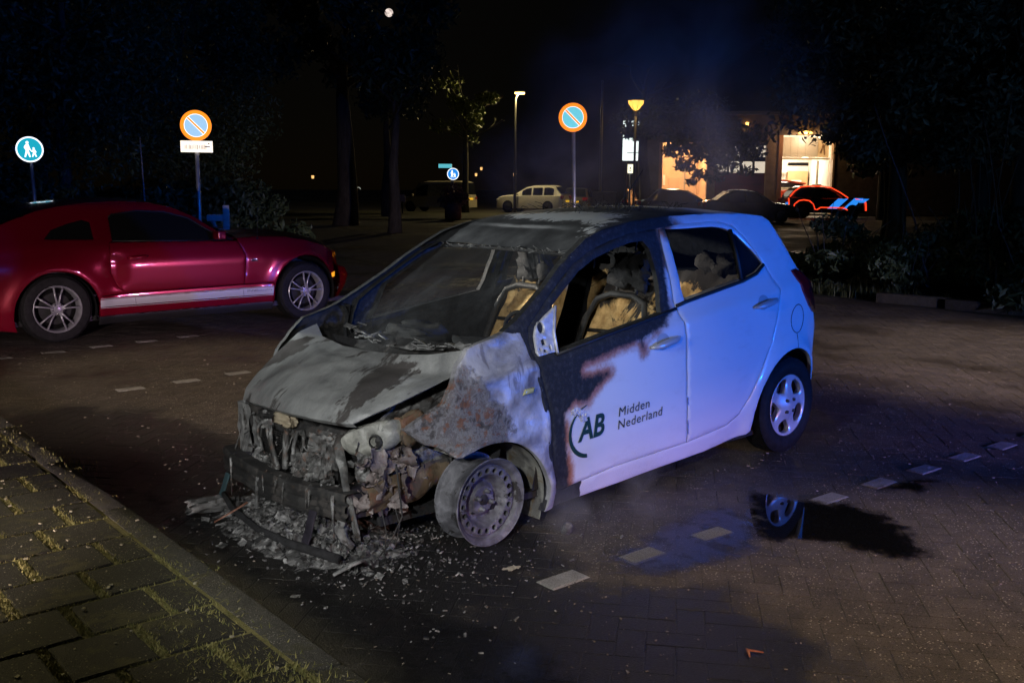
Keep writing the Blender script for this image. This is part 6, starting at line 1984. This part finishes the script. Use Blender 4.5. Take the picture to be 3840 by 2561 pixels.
# flower tub and low post by the lit tree
c = ray_at(1040, 440, 47); c.z = 0
t = thing('brick_planter', 'reddish planter with a red-leaved bush in front of the lit tree', 'planter', tuple(c))
q = MB(); q.lathe([(.36, 0), (.40, .05), (.40, .68), (.44, .70), (.44, .76), (.36, .76), (.34, .6), (0, .6)], c, (0, 0, 1), 20); q.build('tub', mat('reddish_brick', (.30, .13, .11), .8, var=.3), t, True, angle=40)
V, F = leaf_cloud([(c.x, c.y, 1.15, .62, .62, .55, 1), (c.x+.4, c.y, .9, .45, .45, .35, .6), (c.x-.4, c.y+.2, 1.0, .4, .4, .4, .6)], 900, .09); mesh('bush', V, F, m_leaf('red_leaf', (.09, .03, .03), (.26, .13, .12)), t, False)
c = ray_at(924, 466, 55); b = Vector((c.x, c.y, 0)); nn = facing(c); u_ = Vector((-nn.y, nn.x, 0)); Mb = RZ(math.atan2(u_.y, u_.x))
t = thing('marker_post', 'small tan marker sign on a low post left of the parked van', 'sign', tuple(b))
q = MB(); q.box(b+Vector((0, 0, .85)), (.34, .05, .42), Mb, .02); q.build('plate', mat('tan_plate', (.45, .3, .18), .6), t); q = MB(); q.tube([b, b+Vector((0, 0, .66))], .04, 8); q.build('post', BLKP, t, True)
# distant lit points: house lamps beyond the trees
for px_, py_, d, s, lab in ((718, 405, 90, .13, 'tiny orange house lamp far behind the thick trunk'), (1105, 386, 95, .12, 'tiny amber lamp far right of the lit tree, the upper one of two'), (1093, 400, 95, .12, 'tiny amber lamp far right of the lit tree, the lower one of two'), (1182, 400, 90, .15, 'small pale lamp on the line of the tall street lamp mast')):
    c = ray_at(px_, py_, d); t = thing('house_lamp', lab, 'lamp', tuple(c), 'far house lamps')
    q = MB(); q.lathe([(0, .18), (s, .05), (s*.8, -.2), (0, -.22)], c, (0, 0, 1), 10); q.build('glass', mat('far_lamp_glow', (1, .6, .25), .4, emis=(1.0, .55, .18), estr=1.0), t, True)
    q = MB(); q.lathe([(s*1.1, .06), (s*.5, .2), (0, .26)], c, (0, 0, 1), 10); q.build('hood', BLKP, t, True)
c = ray_at(823, 433, 70)
q = MB(); q.tube([c+side_*(-.14)+Vector((0, 0, -.08)), c+side_*(-.08)+Vector((0, 0, .05)), c+Vector((0, 0, .08)), c+side_*.1+Vector((0, 0, .04)), c+side_*.15+Vector((0, 0, -.06))], .03, 6)
t = tag(q.build('far_glowing_curve', mat('pale_curve_glow', (.6, .6, .58), .4, emis=(.5, .55, .5), estr=.35), None, True), 'thin pale glowing curve far between the dark trunks', 'glowing curve')  # faint emission makes this unlit curve glow

# ------------------------------------------------------------------ far vehicles
def far_car(name, label, cat, pos, head, L, Wd, H, paint, prof, glass, wheels=(.20, .80), wr=.33, belt=.60, cabin=(.22, .98), slope=(.16, .10), group=None, rear=None, plates=True, tails=True):
    """a parked car: prof = lower-body top line as (fraction of length from the front, fraction of height)"""
    t = thing(name, label, cat, tuple(pos), group)
    h = Vector(head).normalized(); lft = Vector((-h.y, h.x, 0)); p = Vector(pos)
    def Pt(s, y, z): return p+h*(L/2-s*L)+lft*(y*Wd/2)+Vector((0, 0, z*H))
    ss = np.linspace(0, 1, 33)
    def top(s): return float(np.interp(s, [a for a, b in prof], [b for a, b in prof]))
    def wid(s): return float(np.interp(s, [0, .04, .12, .9, .97, 1], [.80, .92, 1, 1, .94, .86]))
    def bot(s):
        z = .14
        return z
    q = MB()
    rows = [(-1, .0), (-1, .25), (-.985, .7), (-.95, .92), (-.86, 1.0), (-.4, 1.03), (0, 1.04), (.4, 1.03), (.86, 1.0), (.95, .92), (.985, .7), (1, .25), (1, .0)]
    v = []
    for s in ss:
        zt, zb = top(s), bot(s)
        for y, k in rows: v.append(Pt(s, y*wid(s), zb+(zt-zb)*k))
    nr = len(rows); fs = []
    for i in range(len(ss)-1):
        for j in range(nr-1): fs.append((i*nr+j, i*nr+j+1, (i+1)*nr+j+1, (i+1)*nr+j))
    fs += [tuple(range(nr))[::-1], tuple(range((len(ss)-1)*nr, len(ss)*nr))]
    q.add(v, fs); q.build('body', paint, t, True, angle=35)
    c0, c1 = cabin
    cs = [(c0, belt), (c0+slope[0], .95), (c0+slope[0]+.08, .99), (c1-slope[1]-.05, 1.0), (c1-slope[1], .97), (c1, belt+.02)]
    q = MB(); v = []
    sg = np.linspace(c0, c1, 25)
    rw = [(-.93, 0), (-.80, .75), (-.72, .95), (-.4, 1.0), (.4, 1.0), (.72, .95), (.80, .75), (.93, 0)]
    def ctop(s): return float(np.interp(s, [a for a, b in cs], [b for a, b in cs]))
    for s in sg:
        zt = ctop(s)
        for y, k in rw: v.append(Pt(s, y, belt-.02+(zt-belt+.02)*k))
    nr = len(rw); fs = []
    for i in range(len(sg)-1):
        for j in range(nr-1): fs.append((i*nr+j, i*nr+j+1, (i+1)*nr+j+1, (i+1)*nr+j))
    q.add(v, fs); cab = q.build('cabin', paint, t, True, angle=35)
    # side windows, windscreen, rear screen as panes on the cabin
    def pane(nm, s0, s1, sd):
        q = MB()
        def fn(u, w):
            s = s0+(s1-s0)*u; zt = ctop(s); k = .07+.70*w
            y = .93-.13*min(1, k/.75)
            return Pt(s, sd*(y+.012), belt-.02+(zt-belt+.02)*k)
        q.grid(fn, 8, 3); q.build(nm, glass, cab, True)
    for sd in (1, -1):
        n_ = 2 if c1-c0 < .62 else 3
        a, b2 = c0+slope[0]*.62, c1-slope[1]*.75
        for k in range(n_): pane('side_window', a+(b2-a)*k/n_+.012, a+(b2-a)*(k+1)/n_-.012, sd)
    q = MB(); q.grid(lambda u, w: Pt(c0+.01+slope[0]*.86*u-.006, (-.78+1.56*w)*(1-.14*u), belt+.01+(.93-belt)*u*.98+.012), 4, 4); q.build('windscreen', glass, cab, True)
    q = MB(); q.grid(lambda u, w: Pt(c1-.012-slope[1]*.8*u+.012, (-.74+1.48*w)*(1-.12*u), belt+.05+(.90-belt)*u*.95+.012), 4, 4); q.build('rear_screen', glass, cab, True)
    for fr in wheels:
        for sd in (1, -1):
            c = Pt(fr, sd*.90, 0); c.z = p.z+wr
            ws = MB(); ws.lathe([(.10, .10), (wr*.62, .10), (wr*.66, .115), (wr*.95, .10), (wr, .05), (wr, -.1), (wr*.6, -.11)], c, lft*sd, 24); wo = ws.build('wheel', RUBBER, t, True, angle=40)
            ws = MB(); ws.lathe([(0, .125), (.06, .12), (wr*.3, .108), (wr*.60, .112), (wr*.63, .105)], c, lft*sd, 20); ws.build('rim', STEELD, wo, True)
            ws = MB(); ws.lathe([(0, .02), (wr*1.16, .02), (wr*1.16, -.05)], Pt(fr, sd*.93, 0)+Vector((0, 0, wr)), lft*sd, 24); ws.build('wheel_arch', BLKP, t, True)
    for sd in (1, -1):
        q = MB(); q.box(Pt(.02, sd*.70, top(.03)*.80), (.16, .36, .15), Matrix((h, lft, Vector((0, 0, 1)))).transposed(), .03); q.build('headlamp', mat('headlamp_glass', (.5, .5, .5), .15), t)
        if tails:
            q = MB(); q.box(Pt(.985, sd*.74, belt*.88), (.14, .34, .20), Matrix((h, lft, Vector((0, 0, 1)))).transposed(), .03); q.build('tail_lamp', REDLAMP, t)
        q = MB(); q.box(Pt(c0+.09, sd*1.06, belt+.03), (.14, .18, .13), Matrix((h, lft, Vector((0, 0, 1)))).transposed(), .03); q.build('wing_mirror', paint, t)
    if plates:
        q = MB(); q.box(Pt(1.0, 0, .42), (.03, .52, .11), Matrix((h, lft, Vector((0, 0, 1)))).transposed()); q.build('number_plate', retro_glow('glow_yellow_plate', (.9, .52, .03), .5), t)  # plate glows by emission in place of returned light
    return t, Pt, h, lft


HATCH = [(0, .38), (.03, .50), (.10, .56), (.26, .62), (.6, .62), (.93, .63), (.98, .56), (1, .40)]
SUVP = [(0, .42), (.03, .54), (.10, .60), (.27, .64), (.6, .64), (.95, .66), (.985, .58), (1, .38)]
SEDAN = [(0, .36), (.03, .48), (.10, .54), (.27, .60), (.7, .62), (.88, .66), (.96, .64), (1, .45)]
VANP = [(0, .30), (.03, .42), (.12, .47), (.26, .52), (.6, .52), (.98, .52), (1, .5)]
def heading(px0, px1, d0, d1, py=440):
    a = ray_at(px0, py, d0); b = ray_at(px1, py, d1); a.z = b.z = 0
    return (a+b)/2, (b-a)
WHITEP = mat('white_car_paint', (.62, .61, .58), .3, coat=.5); BLACKP = mat('black_car_paint', (.012, .013, .016), .25, coat=.7); GREYP = mat('dark_grey_paint', (.04, .04, .045), .3, coat=.5)
pos, hd = heading(1310, 1146, 60, 62)
far_car('parked_suv', 'white suv parked sideways across the road behind the slim lamp mast', 'car', pos, hd, 4.45, 1.85, 1.64, WHITEP, SUVP, MGL, (.19, .79), .36, .63, (.25, .97), (.22, .12))
lamp_p = pos
pos, hd = heading(1084, 930, 60, 62)
t, Pt, h, lft = far_car('parked_van', 'pale panel van with painted side reflections behind the lit tree', 'van', pos, hd, 4.6, 1.85, 1.86, mat('cream_van_paint', (.42, .38, .28), .35, coat=.4), VANP, MGL, (.18, .80), .32, .50, (.14, .995), (.18, .03))
q = MB(); q.grid(lambda u, v: Pt(.45+.5*u, 1.005-.15*v*v, .50+.36*v), 6, 4); q.build('side_reflection_patch', mat('van_painted_reflection', (.36, .30, .16), .4, var=.5, vscale=6), t, True)  # mottled tan patch imitates reflections on the van's side
pos, hd = heading(1345, 1320, 66, 62)
far_car('parked_car', 'dark car with a yellow number plate seen from behind, right of the white suv', 'car', pos, -hd, 4.3, 1.8, 1.5, GREYP, HATCH, MGL, (.19, .80), .32, .60, (.24, .97), (.2, .1))
pos, hd = heading(1452, 1408, 60, 56)
far_car('parked_car', 'dark car with small red tail lamps beside the electrical cabinet', 'car', pos, -hd, 4.3, 1.8, 1.5, BLACKP, HATCH, MGL, (.19, .80), .32, .60, (.24, .97), (.2, .1), plates=False)
pos, hd = heading(1482, 1640, 49, 49)
far_car('parked_car', 'dark hatchback parked before the left lit bay, half hidden by the burnt car roof', 'car', pos, hd, 4.3, 1.8, 1.52, GREYP, HATCH, mat('clear_car_glass', (.10, .08, .06), .08, spec=.6), (.19, .80), .32, .60, (.24, .90), (.22, .14))
pos, hd = heading(1634, 1800, 47, 47)
far_car('parked_car', 'black saloon parked before the middle bay, left of the police car', 'car', pos, hd, 4.5, 1.8, 1.50, BLACKP, SEDAN, mat('black_car_glass', (.01, .011, .013), .5), (.19, .80), .32, .60, (.26, .86), (.2, .16), plates=False)
# patrol car with red outlines and slanted stripes
pos, hd = heading(1796, 1982, 55, 55)
t, Pt, h, lft = far_car('patrol_car', 'dark patrol car outlined in bright red with blue and pale slanted stripes', 'police car', pos, hd, 4.5, 1.85, 1.70, BLACKP, SUVP, MGL, (.19, .79), .36, .60, (.22, .97), (.24, .12), plates=False)
RRED = retro_glow('glow_red_outline', (1.0, .06, .015), 1.0)  # outlines glow by emission, standing in for returned headlamp light
def outl(pts, w=.035, nm='red_outline'):
    q = MB(); q.tube([Pt(s, -1.02+yy, z) for s, z, yy in pts], w, 6); return q.build(nm, RRED, t, True)
outl([(.245, .63, .08), (.34, .80, .16), (.45, .95, .22), (.55, 1.0, .28), (.70, 1.0, .28), (.82, .97, .24), (.90, .83, .18), (.955, .66, .10)])
outl([(.975, .62, .0), (.965, .30, .0), (.93, .24, 0)])
outl([(.915, .24, 0), (.90, .42, 0), (.85, .53, 0), (.79, .56, 0), (.72, .53, 0), (.67, .42, 0), (.65, .26, 0), (.62, .25, 0), (.58, .32, 0), (.30, .31, 0), (.25, .24, 0)])
outl([(.03, .50, .1), (.02, .36, .12), (.015, .22, .14)], .05)
outl([(.05, .56, .08), (.16, .60, .05)], .03)
def stripe(s0, s1, sl, m, z0=.24, z1=.60):
    q = MB(); P4_ = [(s0, z0), (s1, z0), (s1-sl, z1), (s0-sl, z1)]
    q.add([Pt(s, -1.008+(.03 if z > .5 else 0), z) for s, z in P4_]+[Pt(s, -.99, z) for s, z in P4_], [(0, 1, 2, 3), (0, 4, 5, 1), (1, 5, 6, 2), (2, 6, 7, 3), (3, 7, 4, 0)])
    q.build('stripe', m, t)
PB = retro_glow('glow_patrol_blue', (.02, .22, .75), .9); PS = mat('patrol_pale_stripe', (.42, .42, .36), .5)  # blue stripes glow by emission too; pale ones do not
stripe(.50, .38, .13, PB, .28, .60); stripe(.375, .32, .15, PS, .22, .58); stripe(.31, .20, .14, PB, .27, .62); stripe(.195, .15, .10, PS, .22, .52); stripe(.12, .05, .06, PB, .48, .60)
q = MB(); q.box(Pt(.985, -.86, .40), (.12, .12, .30), None, .02); q.build('rear_stripe', PB, t)
q = MB(); q.box(Pt(.58, 0, 1.03), (.22, 1.1, .09), Matrix((h, lft, Vector((0, 0, 1)))).transposed(), .03); q.build('light_bar', BLKP, t)

# tree standing before the garage, its leaves cut out against the lit bays
b = ray_at(1475, 440, 50); b.z = 0
def oa(px_, py_, d): return ray_at(px_, py_, d)-b
cl = []
for px_, py_, r_, w in ((1560, 342, .75, 1.5), (1598, 350, .7, 1.4), (1572, 378, .6, 1.0), (1606, 400, .45, .7), (1535, 350, .35, .4), (1640, 345, 1.1, 3), (1690, 335, 1.1, 2.6), (1728, 350, .7, 1.6), (1665, 372, .9, 2.2), (1715, 392, .5, .7), (1588, 418, .3, .3), (1640, 408, .5, .8), (1560, 315, .9, 1.6), (1660, 305, 1.4, 3), (1740, 310, 1.0, 2), (1475, 280, 1.6, 3), (1455, 300, .8, 1.2), (1520, 270, 1.6, 3), (1600, 260, 1.8, 3), (1450, 305, .45, .9)):
    p_ = oa(px_, py_, 47); cl.append((p_.x, p_.y, p_.z, r_, r_, r_*.62, w))
tree('dark broad-leaved tree whose leaves stand out against the lit garage bays', b, 9.5, .30, cl, 4200, .15, LEAF_D, BARK, None, fork=.35, limbs=9)
cl = []
c_ = ray_at(1900, 316, 52); b = ray_at(2025, 440, 52); b.z = 0
for px_, py_, r_, w in ((1905, 318, .45, .6), (1920, 300, .8, 1.5), (1960, 290, 1.2, 3), (1990, 330, 1.2, 3), (1950, 350, .7, 1.4), (1985, 380, .9, 2)):
    p_ = oa(px_, py_, 51)+ (ray_at(1475, 440, 50)*0); p_ = ray_at(px_, py_, 51)-b; cl.append((p_.x, p_.y, p_.z, r_, r_, r_*.7, w))
tree('dark tree at the right corner of the garage, leaves over the right bay', b, 7.5, .18, cl, 1800, .2, LEAF_D, BARK, None, fork=.4, limbs=6)

# right-hand planting
RT = [((-14.5, -4.6, 0), 7.5, 2.2, 9000, 'leafy tree at the right verge nearest the burnt car'), ((-17.5, -4.3, 0), 9.5, 2.6, 10000, 'tall leafy tree in the right planting with a pale thick trunk'), ((-14.2, -2.4, 0), 7.5, 2.2, 8000, 'leafy tree at the right edge of the photo'), ((-20, -7.5, 0), 8.5, 2.6, 7000, 'darker tree farther back between garage and right planting')]
for b, H, R, n_, lab in RT:
    cs_ = clumps(0, 0, H*.60, R, H*.36, 34, .30)+clumps(.4, .3, H*.35, R*.6, H*.12, 6, .34)
    tree(lab, b, H, .17, cs_, int(n_*1.5), .07, LEAF_B, BARK, 'trees of the right planting', limbs=8, fork=.3)
t = thing('sapling_cluster', 'cluster of thin bare stems at the foot of the right-hand trees', 'sapling', (-12.6, -2.3, 0))
for k in range(14):
    p = (-12.6+random.gauss(0, .7), -2.3+random.gauss(0, .45), 0)
    q = MB(); q.tube(limb_pts(p, (random.gauss(0, .2), random.gauss(0, .2), 1), random.uniform(1.6, 3.4), 5, .06), [.022, .018, .015, .012, .009, .005], 5); q.build('stem', m_bark('pale_bark', (.03, .03, .03), (.09, .09, .09)) if k == 0 else bpy.data.materials['pale_bark'], t, True)
for (x, y, R, lab) in ((-11.9, -4.4, 1.0, 'low shrub on the right verge just behind the burnt car'), (-11.6, -2.9, .8, 'small shrub with pale twigs on the right verge'), (-12.6, -2.3, 1.2, 'wide dark shrub behind the half sunk kerb stones'), (-11.4, -1.0, 1.0, 'dark shrub at the right photo edge')):
    t = thing('shrub', lab, 'shrub', (x, y, 0), 'shrubs of the right verge')
    V, F = leaf_cloud(clumps(x, y, R*.5, R, R*.55, 14), 3200, .065); mesh('foliage', V, F, LEAF_D, t, False)
    q = MB()
    for k in range(9):
        a = random.uniform(0, 6.28); q.tube(limb_pts((x, y, 0), (.6*math.cos(a), .6*math.sin(a), 1), R*1.5, 4), [.014, .012, .009, .006, .003], 5)
    q.build('stems', bpy.data.materials['pale_bark'], t, True)['kind'] = 'stuff'
# fallen twigs and weeds along the verge
gv, gf = [], []
for k in range(9000):
    x = -10.6-abs(random.gauss(0, 1.2)); y = random.uniform(-6, 4)
    blade(x, y, 0, random.uniform(.04, .22), random.uniform(.004, .009), random.uniform(0, .12))
for k in range(6000):
    x = random.uniform(-4, 3.5); y = -9.5-abs(random.gauss(0, 1.8))
    blade(x, y, 0, random.uniform(.05, .25), random.uniform(.005, .01), random.uniform(0, .12))
tag(mesh('verge_grass', gv, gf, m_leaf('verge_grass_blade', (.02, .03, .008), (.07, .08, .025)), None, False), 'rough grass on the dark verges', 'grass', kind='stuff')

# the moon, half veiled by foliage
mc = ray_at(893, 30, 420)
q = MB()
bm = bmesh.new(); bmesh.ops.create_icosphere(bm, subdivisions=4, radius=1.75); bm.verts.index_update()
q.add([v.co+mc for v in bm.verts], [[a.index for a in fa.verts] for fa in bm.faces]); bm.free()
MOON, N_, L_2, b_ = nmat('moon_surface'); t_ = NT(MOON)
b_.inputs['Base Color'].default_value = (.1, .1, .1, 1)
n_ = t_.noise(.55, 5, .6)
L_2.new(t_.ramp(n_, [(.35, (.35, .28, .25)), (.6, (.95, .80, .72))]), b_.inputs['Emission Color']); b_.inputs['Emission Strength'].default_value = .8
tag(q.build('moon', MOON, None, True), 'pale moon partly veiled by dark leaves at the top of the photo', 'moon')
b = ray_at(905, 440, 34); b.z = 0
cl = []
for px_, py_, r_, w in ((904, 45, .08, .015), (915, 50, .2, .3), (850, 110, 1.1, 4), (950, 110, 1.1, 4), (985, 20, 1.1, 4), (810, 10, 1.1, 4), (900, 170, 1.3, 4)):
    p_ = ray_at(px_, py_, 33)-b; cl.append((p_.x, p_.y, p_.z, r_, r_, r_*.7, w))
tree('tall dark tree whose top leaves veil the moon', b, 7.5, .2, cl, 2600, .16, LEAF_D, BARK, None, fork=.5, limbs=6)
# wire across the dark sky left of the right bay
q = MB(); q.tube([ray_at(1715, 263, 50), ray_at(1800, 259, 51), ray_at(1935, 252, 52)], .02, 5)
tag(q.build('overhead_cable', mat('pale_cable', (.3, .3, .3), .6), None, True), 'thin pale overhead cable above the garage bays', 'cable')

# ------------------------------------------------------------------ smoke and steam
def smoke(name, label, c, size, dens, scale, seed, rot=0.0, col=(.9, .9, .92)):
    m = bpy.data.materials.new('smoke_volume'); m.use_nodes = True
    N = m.node_tree.nodes; L = m.node_tree.links
    N.remove(N['Principled BSDF'])
    t = NT(m)
    v = N.new('ShaderNodeVolumePrincipled'); v.inputs['Color'].default_value = (*col, 1); v.inputs['Anisotropy'].default_value = .1
    tc = N.new('ShaderNodeTexCoord')
    ln = N.new('ShaderNodeVectorMath'); ln.operation = 'LENGTH'; L.new(tc.outputs['Object'], ln.inputs[0])
    fall = t.step(ln.outputs['Value'], 1.0, .15)
    n = t.noise(scale, 5, .6, None, .8)
    d = t.math('MULTIPLY', t.math('MULTIPLY', fall, t.step(n, .36, .72)), dens)
    L.new(d, v.inputs['Density'])
    L.new(v.outputs[0], N['Material Output'].inputs['Volume'])
    bm = bmesh.new(); bmesh.ops.create_icosphere(bm, subdivisions=3, radius=1.0)
    me = bpy.data.meshes.new(name); bm.to_mesh(me); bm.free(); me.materials.append(m)
    o = link_mesh(name, me)
    o.location = c; o.scale = size; o.rotation_euler = (0, 0, rot)
    return tag(o, label, 'smoke', kind='stuff')


c = ray_at(1540, 250, 12.5)
smoke('smoke', 'thin bluish smoke drifting in the night sky behind the burnt car', tuple(c), (2.8, 2.2, 2.0), .36, .9, 1, .8)
c = ray_at(1260, 390, 12.5)
smoke('smoke', 'faint low smoke between the lamp mast and the burnt car roof', tuple(c), (1.8, 1.4, .85), .30, 1.2, 2, .8)
c = ray_at(1475, 1120, 4.6)
smoke('steam', 'small wisp of steam rising from the paving beside the sill', (c.x, c.y, .26), (.18, .16, .30), 2.0, 7, 3)
c = ray_at(1250, 1190, 4.0)
smoke('steam', 'steam hanging behind the bare front wheel', (-.35, .95, .14), (.36, .22, .18), 1.5, 6, 4)
